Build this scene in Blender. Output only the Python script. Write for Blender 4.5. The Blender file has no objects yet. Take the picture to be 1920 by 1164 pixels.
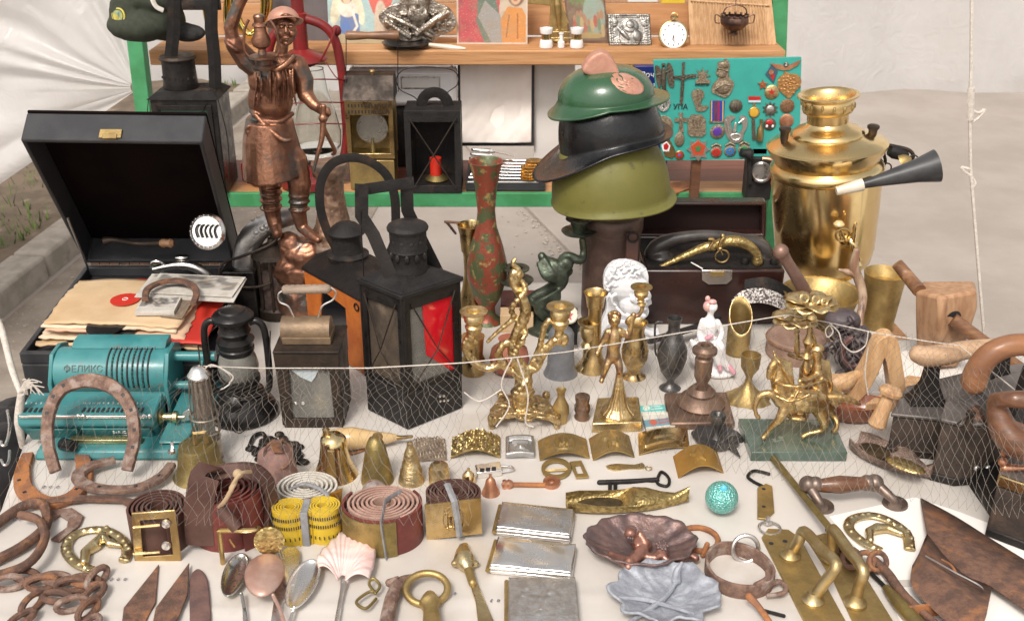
import bpy,math,random
import numpy as np
from mathutils import Vector,Matrix,noise as mnoise
random.seed(7)
rng=np.random.default_rng(7)
sc=bpy.context.scene
COL=sc.collection
R=math.radians
# --- camera, world, sun, exposure
PITCH,FPX,CH=R(25.0),2050.0,0.85
cam_d=bpy.data.cameras.new('camera');cam=bpy.data.objects.new('camera',cam_d);COL.objects.link(cam)
cam.location=(0,0,CH);cam.rotation_euler=(math.pi/2-PITCH,0,0)
cam_d.sensor_width=36;cam_d.lens=FPX/1920*36;cam_d.clip_start=.05;cam_d.clip_end=500
cam_d.dof.use_dof=True;cam_d.dof.focus_distance=1.6;cam_d.dof.aperture_fstop=14
sc.camera=cam
sc.view_settings.view_transform='Standard';sc.view_settings.look='None'
sc.view_settings.gamma=1;sc.view_settings.use_curve_mapping=False
sc.view_settings.exposure=0.68
w=bpy.data.worlds.new('World');sc.world=w;w.use_nodes=True
wn=w.node_tree.nodes;wl=w.node_tree.links;wn.clear()
sky=wn.new('ShaderNodeTexSky');sky.sky_type='NISHITA';sky.sun_disc=False
sky.sun_elevation=R(52);sky.sun_rotation=R(200);sky.air_density=1.0;sky.dust_density=3.0;sky.ozone_density=1.0
hs=wn.new('ShaderNodeHueSaturation');hs.inputs['Saturation'].default_value=.22
tint=wn.new('ShaderNodeMix');tint.data_type='RGBA';tint.blend_type='MULTIPLY';tint.inputs[0].default_value=1
tint.inputs[7].default_value=(1.0,.955,.90,1)
bg=wn.new('ShaderNodeBackground');bg.inputs['Strength'].default_value=.132
wo=wn.new('ShaderNodeOutputWorld')
wl.new(sky.outputs[0],hs.inputs['Color']);wl.new(hs.outputs[0],tint.inputs[6]);wl.new(tint.outputs[2],bg.inputs[0]);wl.new(bg.outputs[0],wo.inputs[0])
sun_d=bpy.data.lights.new('sun','SUN');sun=bpy.data.objects.new('sun',sun_d);COL.objects.link(sun)
sun_d.energy=1.5;sun_d.angle=R(15);sun_d.color=(1,.95,.88)
sd=Vector((math.sin(R(200))*math.cos(R(52)),math.cos(R(200))*math.cos(R(52)),math.sin(R(52))))
sun.rotation_euler=sd.to_track_quat('Z','Y').to_euler()
sc.cycles.max_bounces=8;sc.cycles.transparent_max_bounces=12
# --- from a point seen in the photo to a place on the table or on an upright plane
cp,sp=math.cos(PITCH),math.sin(PITCH)
def ray(px,py):
 u=(px-960)/FPX;v=(py-582)/FPX
 return Vector((u,cp-v*sp,-sp-v*cp))
def T(px,py,z=0.0):
 d=ray(px,py);t=(z-CH)/d.z
 return Vector((d.x*t,d.y*t,z))
def Vp(px,py,Y):
 d=ray(px,py);t=Y/d.y
 return Vector((d.x*t,Y,CH+d.z*t))
def S(Y,z=0.0):return(Y*cp-(z-CH)*sp)/FPX
def elev(py):return PITCH+math.atan((py-582)/FPX)
def base(px,ybot,rpx=0,z=0.0):
 yc=ybot
 for _ in range(4):yc=ybot-rpx*math.sin(elev(yc))
 return T(px,yc,z)
def YZ(Y,px,py):return Vp(px,py,Y)
# --- mesh builder
def frame(d):
 d=Vector(d).normalized();a=Vector((0,0,1))if abs(d.z)<.95 else Vector((1,0,0))
 x=d.cross(a).normalized();y=d.cross(x).normalized()
 return x,y
class MB:
 def __init__(s):s.v=[];s.f=[];s.m=[];s.cur=0
 def add(s,vs,fs):
  o=len(s.v);s.v.extend([tuple(a)for a in vs]);s.f.extend([tuple(i+o for i in f)for f in fs]);s.m.extend([s.cur]*len(fs));return s
 def tube(s,pts,r,n=8,closed=False,caps=True,up=None,asp=1.0):
  pts=[Vector(p)for p in pts];N=len(pts)
  if not isinstance(r,(list,tuple)):r=[r]*N
  if N!=len(r):r=[np.interp(i/(N-1),np.linspace(0,1,len(r)),r)for i in range(N)]
  vs,fs=[],[];X=None
  for i,p in enumerate(pts):
   if closed:d=pts[(i+1)%N]-pts[i-1]
   else:d=pts[min(i+1,N-1)]-pts[max(i-1,0)]
   if d.length<1e-9:d=Vector((0,0,1))
   d.normalize()
   if up is not None:
    X=d.cross(Vector(up));
    if X.length<1e-6:X=frame(d)[0]
    X.normalize()
   elif X is None:X=frame(d)[0]
   else:
    X=X-d*X.dot(d)
    X=X.normalized()if X.length>1e-6 else frame(d)[0]
   Yv=X.cross(d)
   for k in range(n):
    a=2*math.pi*k/n
    vs.append(p+X*math.cos(a)*r[i]+Yv*math.sin(a)*r[i]*asp)
  for i in range(N if closed else N-1):
   j=(i+1)%N
   for k in range(n):
    k2=(k+1)%n
    fs.append((i*n+k,i*n+k2,j*n+k2,j*n+k))
  if caps and not closed:
   fs.append(tuple(range(n-1,-1,-1)));fs.append(tuple((N-1)*n+k for k in range(n)))
  return s.add(vs,fs)
 def lathe(s,o,prof,n=32,axis=(0,0,1),sx=1.0,caps=True,xdir=None,wob=None):
  o=Vector(o);A=Vector(axis).normalized()
  if xdir is None:
   X=Vector((1,0,0))if abs(A.x)<.9 else Vector((0,1,0))
  else:X=Vector(xdir)
  X=(X-A*X.dot(A)).normalized();Yv=A.cross(X)
  vs,fs=[],[];m=len(prof)
  for(r,z)in prof:
   for k in range(n):
    a=2*math.pi*k/n;rr=max(r,1e-5)
    if wob:rr*=wob(a,z)
    vs.append(o+A*z+X*math.cos(a)*rr*sx+Yv*math.sin(a)*rr)
  for i in range(m-1):
   for k in range(n):
    k2=(k+1)%n
    fs.append((i*n+k,i*n+k2,(i+1)*n+k2,(i+1)*n+k))
  if caps:
   if prof[0][0]>1e-4:fs.append(tuple(range(n-1,-1,-1)))
   if prof[-1][0]>1e-4:fs.append(tuple((m-1)*n+k for k in range(n)))
  return s.add(vs,fs)
 def ell(s,c,r,n=14,m=9,rot=None):
  if not isinstance(r,(list,tuple)):r=(r,r,r)
  c=Vector(c);vs,fs=[],[]
  for i in range(m+1):
   t=math.pi*i/m
   for k in range(n):
    a=2*math.pi*k/n
    p=Vector((r[0]*math.sin(t)*math.cos(a),r[1]*math.sin(t)*math.sin(a),r[2]*math.cos(t)))
    if rot is not None:p=rot@p
    vs.append(c+p)
  for i in range(m):
   for k in range(n):
    k2=(k+1)%n
    fs.append((i*n+k,(i+1)*n+k,(i+1)*n+k2,i*n+k2))
  return s.add(vs,fs)
 def box(s,c,d,rot=None):
  c=Vector(c);h=[x/2 for x in d]
  vs=[Vector((sx*h[0],sy*h[1],sz*h[2]))for sx in(-1,1)for sy in(-1,1)for sz in(-1,1)]
  if rot is not None:vs=[rot@p for p in vs]
  return s.add([c+p for p in vs],[(0,1,3,2),(4,6,7,5),(0,4,5,1),(2,3,7,6),(0,2,6,4),(1,5,7,3)])
 def bx(s,x0,x1,y0,y1,z0,z1):return s.box(((x0+x1)/2,(y0+y1)/2,(z0+z1)/2),(x1-x0,y1-y0,z1-z0))
 def hexa(s,b,t):
  return s.add(list(b)+list(t),[(3,2,1,0),(4,5,6,7),(0,1,5,4),(1,2,6,5),(2,3,7,6),(3,0,4,7)])
 def prism(s,poly,vec):
  n=len(poly);vec=Vector(vec);a=[Vector(p)for p in poly];b=[p+vec for p in a]
  return s.add(a+b,[tuple(range(n-1,-1,-1)),tuple(range(n,2*n))]+[(i,(i+1)%n,n+(i+1)%n,n+i)for i in range(n)])
 def ring(s,outer,inner,vec):
  n=len(outer);vec=Vector(vec);o=[Vector(p)for p in outer];i_=[Vector(p)for p in inner]
  vs=o+i_+[p+vec for p in o]+[p+vec for p in i_];fs=[]
  for k in range(n):
   j=(k+1)%n
   fs+=[(k,n+k,n+j,j),(2*n+k,2*n+j,3*n+j,3*n+k),(k,j,2*n+j,2*n+k),(n+j,n+k,3*n+k,3*n+j)]
  return s.add(vs,fs)
 def flat(s,px,z0,z1,sm=0):
  if sm:px=smooth2(px,sm)
  return s.prism([T(a,b,(z0+z1)/2).xy.to_3d()+Vector((0,0,z0))for a,b in px],(0,0,z1-z0))
 def grid(s,P,closed_u=False):
  m,n=len(P),len(P[0]);vs=[q for row in P for q in row];fs=[]
  for i in range(m-1):
   for j in range(n if closed_u else n-1):
    k=(j+1)%n
    fs.append((i*n+j,i*n+k,(i+1)*n+k,(i+1)*n+j))
  return s.add(vs,fs)
 def ribbon(s,path,up,wd,th):
  path=[Vector(p)for p in path];up=Vector(up);N=len(path);vs,fs=[],[]
  for i,p in enumerate(path):
   d=(path[min(i+1,N-1)]-path[max(i-1,0)]).normalized();n_=d.cross(up.normalized())*(th/2)
   vs+=[p-n_,p+n_,p+n_+up*wd,p-n_+up*wd]
  for i in range(N-1):
   for k in range(4):fs.append((i*4+k,i*4+(k+1)%4,(i+1)*4+(k+1)%4,(i+1)*4+k))
  fs+=[(3,2,1,0),tuple((N-1)*4+k for k in range(4))]
  return s.add(vs,fs)
 def chain(s,pr,n=10):
  for i,(p,r)in enumerate(pr):
   s.ell(p,r,n,7)
  if len(pr)>1:s.tube([p for p,r in pr],[r for p,r in pr],n)
  return s
def smooth2(pts,k=4,closed=True):
 P=[np.array(p,float)for p in pts];n=len(P);out=[]
 rg=range(n)if closed else range(n-1)
 for i in rg:
  if closed:a,b,c,d=P[i-1],P[i],P[(i+1)%n],P[(i+2)%n]
  else:a,b,c,d=P[max(i-1,0)],P[i],P[i+1],P[min(i+2,n-1)]
  for t in range(k):
   u=t/k
   out.append(tuple(.5*((2*b)+(c-a)*u+(2*a-5*b+4*c-d)*u*u+(3*b-a-3*c+d)*u**3)))
 if not closed:out.append(tuple(P[-1]))
 return out
def spl(pts,k=5):return[Vector(p)for p in smooth2([tuple(p)for p in pts],k,closed=False)]
def circ(c,r,X,Y,n=24,a0=0,a1=360,closed=True):
 c=Vector(c);X=Vector(X);Y=Vector(Y)
 if closed:return[c+X*math.cos(2*math.pi*i/n)*r+Y*math.sin(2*math.pi*i/n)*r for i in range(n)]
 return[c+X*math.cos(R(a0+(a1-a0)*i/n))*r+Y*math.sin(R(a0+(a1-a0)*i/n))*r for i in range(n+1)]
# --- objects
def obj(name,mb,mats,parent=None,L=None,label=None,cat=None,group=None,kind=None,bevel=0,smooth=38,sub=0,vox=0,soft=0,disp=None,col=None,solid=0):
 """links ONE mesh object; builder points are world points, L (or the parent's place) is subtracted"""
 me=bpy.data.meshes.new(name)
 if L is None:
  if parent is not None:
   L=Vector(parent.get('_L',(0,0,0)))
  else:
   a=np.array(mb.v);L=Vector((a[:,0].mean(),a[:,1].mean(),a[:,2].min()))
 L=Vector(L)
 v=np.array(mb.v,float)-np.array(L)
 me.from_pydata(v.tolist(),[],mb.f)
 if not isinstance(mats,(list,tuple)):mats=[mats]
 for m in mats:me.materials.append(m)
 if len(mats)>1:me.polygons.foreach_set('material_index',mb.m)
 if col is not None:
  ca=me.color_attributes.new('Col','FLOAT_COLOR','POINT');c4=np.ones((len(mb.v),4));c4[:,:3]=col;ca.data.foreach_set('color',c4.ravel())
 if smooth:
  me.shade_smooth()
  if smooth<180 and not vox:me.set_sharp_from_angle(angle=R(smooth))
 me.update();me.validate()
 o=bpy.data.objects.new(name,me);COL.objects.link(o)
 if parent is not None:
  o.parent=parent
  PL=Vector(parent.get('_L',(0,0,0)))
  o.location=L-PL
 else:o.location=L
 o['_L']=tuple(L)
 if bevel:
  b=o.modifiers.new('bevel','BEVEL');b.width=bevel;b.segments=2;b.limit_method='ANGLE';b.angle_limit=R(40)
 if vox:
  r=o.modifiers.new('remesh','REMESH');r.mode='VOXEL';r.voxel_size=vox;r.use_smooth_shade=True
  if soft:
   q=o.modifiers.new('soft','SMOOTH');q.factor=.5;q.iterations=soft
 if sub:
  q=o.modifiers.new('sub','SUBSURF');q.levels=sub;q.render_levels=sub
 if solid:
  q=o.modifiers.new('solid','SOLIDIFY');q.thickness=solid;q.offset=0
 if disp:
  for(kind_,size,st)in disp:
   tx=bpy.data.textures.new('relief',kind_)
   if hasattr(tx,'noise_scale'):tx.noise_scale=size
   q=o.modifiers.new('relief','DISPLACE');q.texture=tx;q.strength=st;q.texture_coords='LOCAL';q.mid_level=.5
 if label:o['label']=label
 if cat:o['category']=cat
 if group:o['group']=group
 if kind:o['kind']=kind
 return o
def thing(name,label,cat,L,group=None):
 o=bpy.data.objects.new(name,None);COL.objects.link(o);o.location=L;o['_L']=tuple(L)
 o['label']=label;o['category']=cat;o.empty_display_size=.02
 if group:o['group']=group
 return o
def text(s,size,M4,mat,parent,name='lettering',depth=.0004,align='CENTER',bold=0):
 cu=bpy.data.curves.new(name,'FONT');cu.body=s;cu.size=size;cu.extrude=depth;cu.align_x=align;cu.align_y='CENTER';cu.resolution_u=3;cu.offset=bold
 to=bpy.data.objects.new('tmp',cu)
 dg=bpy.context.evaluated_depsgraph_get();COL.objects.link(to);dg.update()
 me=bpy.data.meshes.new_from_object(to.evaluated_get(dg));COL.objects.unlink(to);bpy.data.objects.remove(to)
 me.name=name;me.transform(M4);L=Vector(parent.get('_L',(0,0,0)))
 me.transform(Matrix.Translation(-L));me.materials.clear();me.materials.append(mat)
 o=bpy.data.objects.new(name,me);COL.objects.link(o);o.parent=parent;o['_L']=tuple(L)
 return o
def mframe(o,X,Y):
 X=Vector(X).normalized();Y=Vector(Y);Y=(Y-X*Y.dot(X)).normalized();Z=X.cross(Y)
 return Matrix(((X.x,Y.x,Z.x,o[0]),(X.y,Y.y,Z.y,o[1]),(X.z,Y.z,Z.z,o[2]),(0,0,0,1)))
def copy_thing(root,d,label=None,rotz=0):
 c=root.copy();COL.objects.link(c);c.location=root.location+Vector(d);c.rotation_euler.z+=rotz
 if label:c['label']=label
 for ch in[o for o in COL.objects if o.parent==root]:
  k=ch.copy();COL.objects.link(k);k.parent=c
  for g in[o for o in COL.objects if o.parent==ch]:
   q=g.copy();COL.objects.link(q);q.parent=k
 return c
# --- sheets painted or embossed point by point (icons, buckles, badges)
def sheet(name,O,U,V,mat,parent=None,nx=60,ny=60,height=None,colour=None,th=.002,warp=None,**kw):
 """a plate with corner O and edge vectors U, V; height(u,v) metres of relief, colour(u,v)->(n,3), warp(u,v) extra vector"""
 O=Vector(O);U=Vector(U);V=Vector(V);N=U.cross(V).normalized()
 u,v=np.meshgrid(np.linspace(0,1,nx),np.linspace(0,1,ny));u=u.ravel();v=v.ravel()
 h=height(u,v)if height else np.zeros_like(u)
 P=np.array(O)[None]+u[:,None]*np.array(U)+v[:,None]*np.array(V)+h[:,None]*np.array(N)
 B=np.array(O)[None]+u[:,None]*np.array(U)+v[:,None]*np.array(V)-th*np.array(N)
 if warp is not None:
  wv=warp(u,v);P=P+wv;B=B+wv
 mb=MB();fs=[(j*nx+i,j*nx+i+1,(j+1)*nx+i+1,(j+1)*nx+i)for j in range(ny-1)for i in range(nx-1)]
 mb.add(P.tolist(),fs)
 bd=[i for i in range(nx)]+[j*nx+nx-1 for j in range(1,ny)]+[(ny-1)*nx+i for i in range(nx-2,-1,-1)]+[j*nx for j in range(ny-2,0,-1)]
 n0=len(mb.v);mb.v+=[tuple(B[i])for i in bd];m=len(bd)
 for k in range(m):
  j=(k+1)%m;mb.f.append((bd[j],bd[k],n0+k,n0+j));mb.m.append(0)
 if warp is None:mb.f.append(tuple(n0+k for k in range(m-1,-1,-1)));mb.m.append(0)
 else:
  n1=len(mb.v);mb.v+=[tuple(b)for b in B]
  mb.f+=[tuple(n1+i for i in reversed(f))for f in fs];mb.m+=[0]*len(fs)
 c=None
 if colour is not None:
  c0=colour(u,v);c=np.ones((len(mb.v),3))*c0.mean(0);c[:nx*ny]=c0
 return obj(name,mb,mat,parent,col=c,**kw)
def E(u,v,cu,cv,ru,rv,rot=0):
 a=R(rot);x=(u-cu)*math.cos(a)+(v-cv)*math.sin(a);y=-(u-cu)*math.sin(a)+(v-cv)*math.cos(a)
 d=np.sqrt((x/ru)**2+(y/rv)**2);return np.clip((1.0-d)*8+.5,0,1)
def dome(u,v,cu,cv,ru,rv,rot=0):
 a=R(rot);x=(u-cu)*math.cos(a)+(v-cv)*math.sin(a);y=-(u-cu)*math.sin(a)+(v-cv)*math.cos(a)
 return np.sqrt(np.clip(1-(x/ru)**2-(y/rv)**2,0,1))
def PG(u,v,poly):
 ins=np.zeros(len(u),bool);n=len(poly)
 for i in range(n):
  x1,y1=poly[i];x2,y2=poly[(i+1)%n]
  if y1==y2:continue
  c=((y1>v)!=(y2>v))&(u<(x2-x1)*(v-y1)/(y2-y1)+x1);ins^=c
 return ins.astype(float)
def LN(u,v,pts,w_):
 d=np.full(len(u),9.)
 for(x1,y1),(x2,y2)in zip(pts[:-1],pts[1:]):
  l2=(x2-x1)**2+(y2-y1)**2+1e-9;t=np.clip(((u-x1)*(x2-x1)+(v-y1)*(y2-y1))/l2,0,1)
  d=np.minimum(d,np.hypot(u-x1-t*(x2-x1),v-y1-t*(y2-y1)))
 return np.clip((w_-d)/w_*2+.2,0,1)
def nz(u,v,s,seed=0):
 o=np.zeros_like(u);r_=np.random.default_rng(seed)
 for k in range(7):
  a=r_.uniform(0,6.28);f=s*r_.uniform(.6,1.6);o+=np.sin((u*math.cos(a)+v*math.sin(a))*f*6.28+r_.uniform(0,6.28))
 return o/3.5
class Paint:
 def __init__(s,c):s.c0=np.array(c,float);s.l=[]
 def put(s,f,c):s.l.append((f,np.array(c,float)));return s
 def __call__(s,u,v):
  C=np.tile(s.c0,(len(u),1))
  for f,c in s.l:
   m=np.clip(f(u,v),0,1)[:,None];C=C*(1-m)+c*m
  return C
# --- materials
MATS={}
def mat(name,c1,c2=None,c3=None,metal=0,rough=.5,r2=None,scale=30,bump=0,bscale=200,coat=0,spec=.5,mix=(.4,.6),mix3=(.6,.7),scale3=8,stretch=(1,1,1),trans=0,emis=None,sheen=0,bkind='noise',ior=1.45,alpha=1,detail=6,attr=False,sss=0,btype='NOISE'):
 m=bpy.data.materials.new(name);m.use_nodes=True;nt=m.node_tree;n=nt.nodes;l=nt.links
 b=n['Principled BSDF'];b.inputs['Metallic'].default_value=metal;b.inputs['Roughness'].default_value=rough
 b.inputs['Coat Weight'].default_value=coat;b.inputs['Coat Roughness'].default_value=.15;b.inputs['Specular IOR Level'].default_value=spec
 b.inputs['Transmission Weight'].default_value=trans;b.inputs['IOR'].default_value=ior;b.inputs['Alpha'].default_value=alpha
 b.inputs['Sheen Weight'].default_value=sheen
 if sss:b.inputs['Subsurface Weight'].default_value=sss;b.inputs['Subsurface Radius'].default_value=(.01,.006,.004);b.inputs['Subsurface Scale'].default_value=.5
 tc=n.new('ShaderNodeTexCoord');mp=n.new('ShaderNodeMapping');mp.inputs['Scale'].default_value=stretch
 l.new(tc.outputs['Object'],mp.inputs[0])
 oi=n.new('ShaderNodeObjectInfo');va=n.new('ShaderNodeVectorMath');va.operation='ADD'
 sc_=n.new('ShaderNodeVectorMath');sc_.operation='SCALE';sc_.inputs['Scale'].default_value=7.3
 cx=n.new('ShaderNodeCombineXYZ');l.new(oi.outputs['Random'],cx.inputs[0]);l.new(oi.outputs['Random'],cx.inputs[1])
 l.new(cx.outputs[0],sc_.inputs[0]);l.new(mp.outputs[0],va.inputs[0]);l.new(sc_.outputs[0],va.inputs[1]);vec=va.outputs[0]
 def nzn(s_,d=detail):
  t=n.new('ShaderNodeTexNoise');t.inputs['Scale'].default_value=s_;t.inputs['Detail'].default_value=d;t.inputs['Roughness'].default_value=.62;l.new(vec,t.inputs['Vector']);return t
 def rmp(src,a,b_):
  r=n.new('ShaderNodeMapRange');r.inputs[1].default_value=a;r.inputs[2].default_value=b_;l.new(src,r.inputs[0]);return r.outputs[0]
 def mx(f,A,B):
  q=n.new('ShaderNodeMix');q.data_type='RGBA';l.new(f,q.inputs[0])
  for s_,i in((A,6),(B,7)):
   if isinstance(s_,tuple):q.inputs[i].default_value=s_+(1,)
   else:l.new(s_,q.inputs[i])
  return q.outputs[2]
 base_=tuple(c1)
 if attr:
  a=n.new('ShaderNodeAttribute');a.attribute_name='Col';base_=a.outputs['Color']
 n1=nzn(scale);f1=rmp(n1.outputs[0],*mix)
 out=base_
 if c2 is not None:out=mx(f1,base_,tuple(c2))
 if c3 is not None:n3=nzn(scale3);out=mx(rmp(n3.outputs[0],*mix3),out,tuple(c3))
 if isinstance(out,tuple):b.inputs['Base Color'].default_value=out+(1,)
 else:l.new(out,b.inputs['Base Color'])
 if r2 is not None:
  rr=n.new('ShaderNodeMapRange');rr.inputs[1].default_value=mix[0];rr.inputs[2].default_value=mix[1];rr.inputs[3].default_value=rough;rr.inputs[4].default_value=r2
  l.new(n1.outputs[0],rr.inputs[0]);l.new(rr.outputs[0],b.inputs['Roughness'])
 if emis:b.inputs['Emission Color'].default_value=tuple(emis)+(1,);b.inputs['Emission Strength'].default_value=1
 if bump:
  if btype=='VORONOI':
   t=n.new('ShaderNodeTexVoronoi');t.inputs['Scale'].default_value=bscale;t.feature='SMOOTH_F1';l.new(vec,t.inputs['Vector']);src=t.outputs['Distance']
  elif btype=='WAVE':
   t=n.new('ShaderNodeTexWave');t.inputs['Scale'].default_value=bscale;t.inputs['Distortion'].default_value=6;t.inputs['Detail'].default_value=2;l.new(vec,t.inputs['Vector']);src=t.outputs[0]
  else:src=nzn(bscale,4).outputs[0]
  bp=n.new('ShaderNodeBump');bp.inputs['Strength'].default_value=bump;bp.inputs['Distance'].default_value=.002;l.new(src,bp.inputs['Height']);l.new(bp.outputs[0],b.inputs['Normal'])
 MATS[name]=m;return m
m_=mat
brass=m_('brass',(.64,.47,.23),(.43,.29,.12),(.24,.15,.06),metal=1,rough=.2,r2=.42,scale=22,bump=.12,bscale=260,mix3=(.52,.68),scale3=18)
brass_shiny=m_('brass_polished',(.85,.66,.34),(.74,.52,.23),(.56,.34,.14),metal=1,rough=.15,r2=.3,scale=9,bump=.06,bscale=60,mix3=(.62,.8),scale3=7)
brass_pale=m_('brass_pale',(.66,.54,.31),(.46,.35,.18),metal=1,rough=.24,r2=.4,scale=30,bump=.25,bscale=320)
brass_dull=m_('brass_dull',(.50,.36,.15),(.34,.24,.10),(.2,.15,.08),metal=.9,rough=.42,r2=.6,scale=28,bump=.3,bscale=300,mix3=(.55,.7))
brass_ornate=m_('brass_engraved',(.56,.42,.18),(.28,.2,.08),metal=.95,rough=.34,r2=.5,scale=160,bump=.5,bscale=300,btype='VORONOI')
brass_satin=m_('brass_satin',(.54,.43,.24),(.38,.28,.13),(.24,.17,.08),metal=.95,rough=.34,r2=.5,scale=26,bump=.25,bscale=240,mix3=(.6,.75))
brass_olive=m_('brass_olive',(.38,.29,.11),(.25,.19,.08),(.14,.1,.05),metal=.9,rough=.38,r2=.6,scale=40,bump=.3,bscale=300)
gold=m_('gold_gilt',(.74,.54,.26),(.48,.31,.12),(.26,.16,.06),mix3=(.58,.7),scale3=40,metal=1,rough=.25,r2=.42,scale=70,bump=.35,bscale=380)
gold_pale=m_('gold_pale',(.78,.62,.34),(.50,.36,.17),(.3,.2,.09),metal=1,rough=.28,r2=.42,scale=60,bump=.5,bscale=260,mix3=(.56,.68),scale3=35)
copper=m_('copper',(.72,.38,.24),(.48,.22,.13),metal=.95,rough=.33,r2=.5,scale=40,bump=.3,bscale=250)
bronze=m_('bronze_statue',(.34,.165,.10),(.18,.085,.055),(.13,.125,.115),metal=.85,rough=.3,r2=.48,scale=26,bump=.5,bscale=170,mix=(.42,.62),mix3=(.53,.64),scale3=16)
bronze_dk=m_('bronze_dark',(.18,.10,.075),(.07,.045,.04),(.22,.16,.1),metal=.8,rough=.38,r2=.5,scale=40,bump=.4,bscale=200)
bronze_tray=m_('bronze_tray',(.20,.125,.11),(.12,.085,.085),(.27,.2,.18),metal=.45,rough=.36,r2=.5,scale=40,bump=.6,bscale=200)
verdi=m_('verdigris_bronze',(.10,.125,.09),(.055,.06,.045),(.22,.2,.12),metal=.75,rough=.36,r2=.5,scale=50,bump=.4,bscale=260)
rust=m_('rust_brown',(.20,.105,.07),(.11,.065,.05),(.30,.14,.07),metal=.15,rough=.75,r2=.9,scale=60,bump=1,bscale=300,mix3=(.54,.66),scale3=34)
rust_o=m_('rust_orange',(.42,.17,.06),(.26,.11,.055),(.16,.09,.07),metal=.1,rough=.8,r2=.9,scale=40,bump=.6,bscale=330)
rust_g=m_('rust_grey',(.27,.165,.12),(.16,.095,.075),(.34,.26,.22),metal=.25,rough=.62,r2=.82,scale=85,bump=1,bscale=320,mix3=(.52,.64),scale3=40)
iron=m_('iron_dark',(.035,.03,.028),(.02,.018,.017),(.08,.05,.035),metal=.6,rough=.42,r2=.62,scale=30,bump=.35,bscale=300,mix3=(.58,.7))
iron_br=m_('iron_brown',(.055,.038,.028),(.03,.022,.017),(.10,.068,.045),metal=.45,rough=.45,r2=.65,scale=30,bump=.4,bscale=260)
blackp=m_('black_paint',(.009,.008,.008),(.016,.014,.013),(.075,.048,.035),metal=0,rough=.26,r2=.45,scale=40,bump=.25,bscale=260,coat=.12,spec=.35,mix3=(.6,.75))
black_m=m_('black_matte',(.012,.011,.011),(.02,.018,.017),(.085,.05,.034),rough=.45,r2=.68,scale=30,bump=.5,bscale=260,spec=.35,mix3=(.58,.78),scale3=16)
black_le=m_('black_leatherette',(.038,.038,.041),(.026,.026,.029),rough=.5,scale=20,bump=.5,bscale=900)
steel=m_('steel',(.74,.71,.68),(.58,.55,.53),metal=1,rough=.22,r2=.4,scale=40,bump=.15,bscale=260)
silver=m_('silver',(.93,.91,.88),(.82,.79,.75),(.6,.54,.48),metal=1,rough=.2,r2=.34,scale=14,bump=.12,bscale=50,mix3=(.6,.75))
silver_r=m_('silver_embossed',(.74,.72,.69),(.52,.49,.46),metal=1,rough=.3,r2=.45,scale=90,bump=.5,bscale=300)
alu=m_('aluminium',(.52,.51,.50),(.38,.37,.36),metal=.95,rough=.34,r2=.5,scale=35,bump=.3,bscale=220)
lead=m_('lead_grey',(.40,.42,.46),(.28,.29,.33),metal=.35,rough=.55,r2=.7,scale=60,bump=.6,bscale=240)
pewter=m_('pewter',(.15,.145,.14),(.09,.085,.085),metal=.85,rough=.38,r2=.5,scale=60,bump=.3,bscale=260)
plastic_g=m_('grey_cast',(.20,.205,.22),(.16,.165,.18),metal=.1,rough=.5,scale=40,bump=.15,bscale=200)
teal=m_('teal_enamel',(.035,.18,.19),(.055,.225,.23),(.13,.12,.085),rough=.3,r2=.55,scale=18,bump=.12,bscale=150,coat=.2,mix3=(.6,.74),scale3=48)
teal_d=m_('teal_enamel_deep',(.014,.125,.125),(.018,.15,.148),rough=.3,r2=.42,scale=18,coat=.3)
tealb=m_('teal_board',(.035,.30,.255),(.04,.34,.29),rough=.7,scale=12,bump=.15,bscale=500)
green_p=m_('green_paint',(.04,.21,.075),(.06,.28,.12),(.3,.36,.2),rough=.5,r2=.7,scale=14,bump=.25,bscale=120,mix3=(.68,.74),scale3=30)
wood_s=m_('shelf_wood',(.50,.265,.12),(.40,.19,.075),(.27,.12,.05),rough=.55,r2=.65,scale=10,stretch=(.7,9,14),bump=.25,bscale=30,mix3=(.6,.72),scale3=5)
wood_o=m_('orange_wood',(.52,.27,.12),(.42,.20,.08),rough=.55,scale=9,stretch=(.6,8,8),bump=.15,bscale=30)
wood_l=m_('light_wood',(.58,.36,.19),(.44,.25,.12),(.33,.17,.08),rough=.5,r2=.62,scale=22,stretch=(6,6,1),bump=.2,bscale=60)
wood_m=m_('mallet_wood',(.46,.27,.15),(.34,.18,.095),(.22,.12,.07),rough=.65,scale=16,stretch=(5,5,1.2),bump=.35,bscale=50)
wood_d=m_('dark_wood',(.16,.07,.035),(.10,.042,.022),rough=.32,r2=.45,scale=18,stretch=(1,5,5),bump=.2,bscale=60,coat=.3)
wood_h=m_('handle_wood',(.25,.12,.055),(.15,.07,.035),(.38,.22,.12),rough=.42,r2=.6,scale=14,stretch=(1,6,6),bump=.25,bscale=60,coat=.15,mix3=(.58,.75),scale3=6)
wood_g=m_('weathered_wood',(.33,.25,.19),(.22,.165,.125),rough=.7,scale=16,stretch=(1,6,6),bump=.5,bscale=80)
leath=m_('brown_leather',(.115,.055,.042),(.075,.035,.027),rough=.42,r2=.55,scale=20,bump=.4,bscale=600)
leath_r=m_('oxblood_leather',(.20,.045,.035),(.13,.03,.025),rough=.38,r2=.5,scale=20,bump=.3,bscale=600)
leath_p=m_('pink_leather',(.48,.30,.24),(.38,.22,.17),rough=.6,scale=40,bump=.3,bscale=500)
strap_w=m_('white_strap',(.66,.62,.56),(.55,.5,.43),rough=.6,scale=30,bump=.2,bscale=500)
bakel=m_('brown_bakelite',(.034,.012,.009),(.02,.007,.006),(.06,.028,.02),rough=.25,r2=.42,scale=20,bump=.1,bscale=200,coat=.3,mix3=(.62,.75))
paper_k=m_('manila_paper',(.60,.43,.26),(.50,.34,.19),rough=.8,scale=8,bump=.3,bscale=60)
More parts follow.
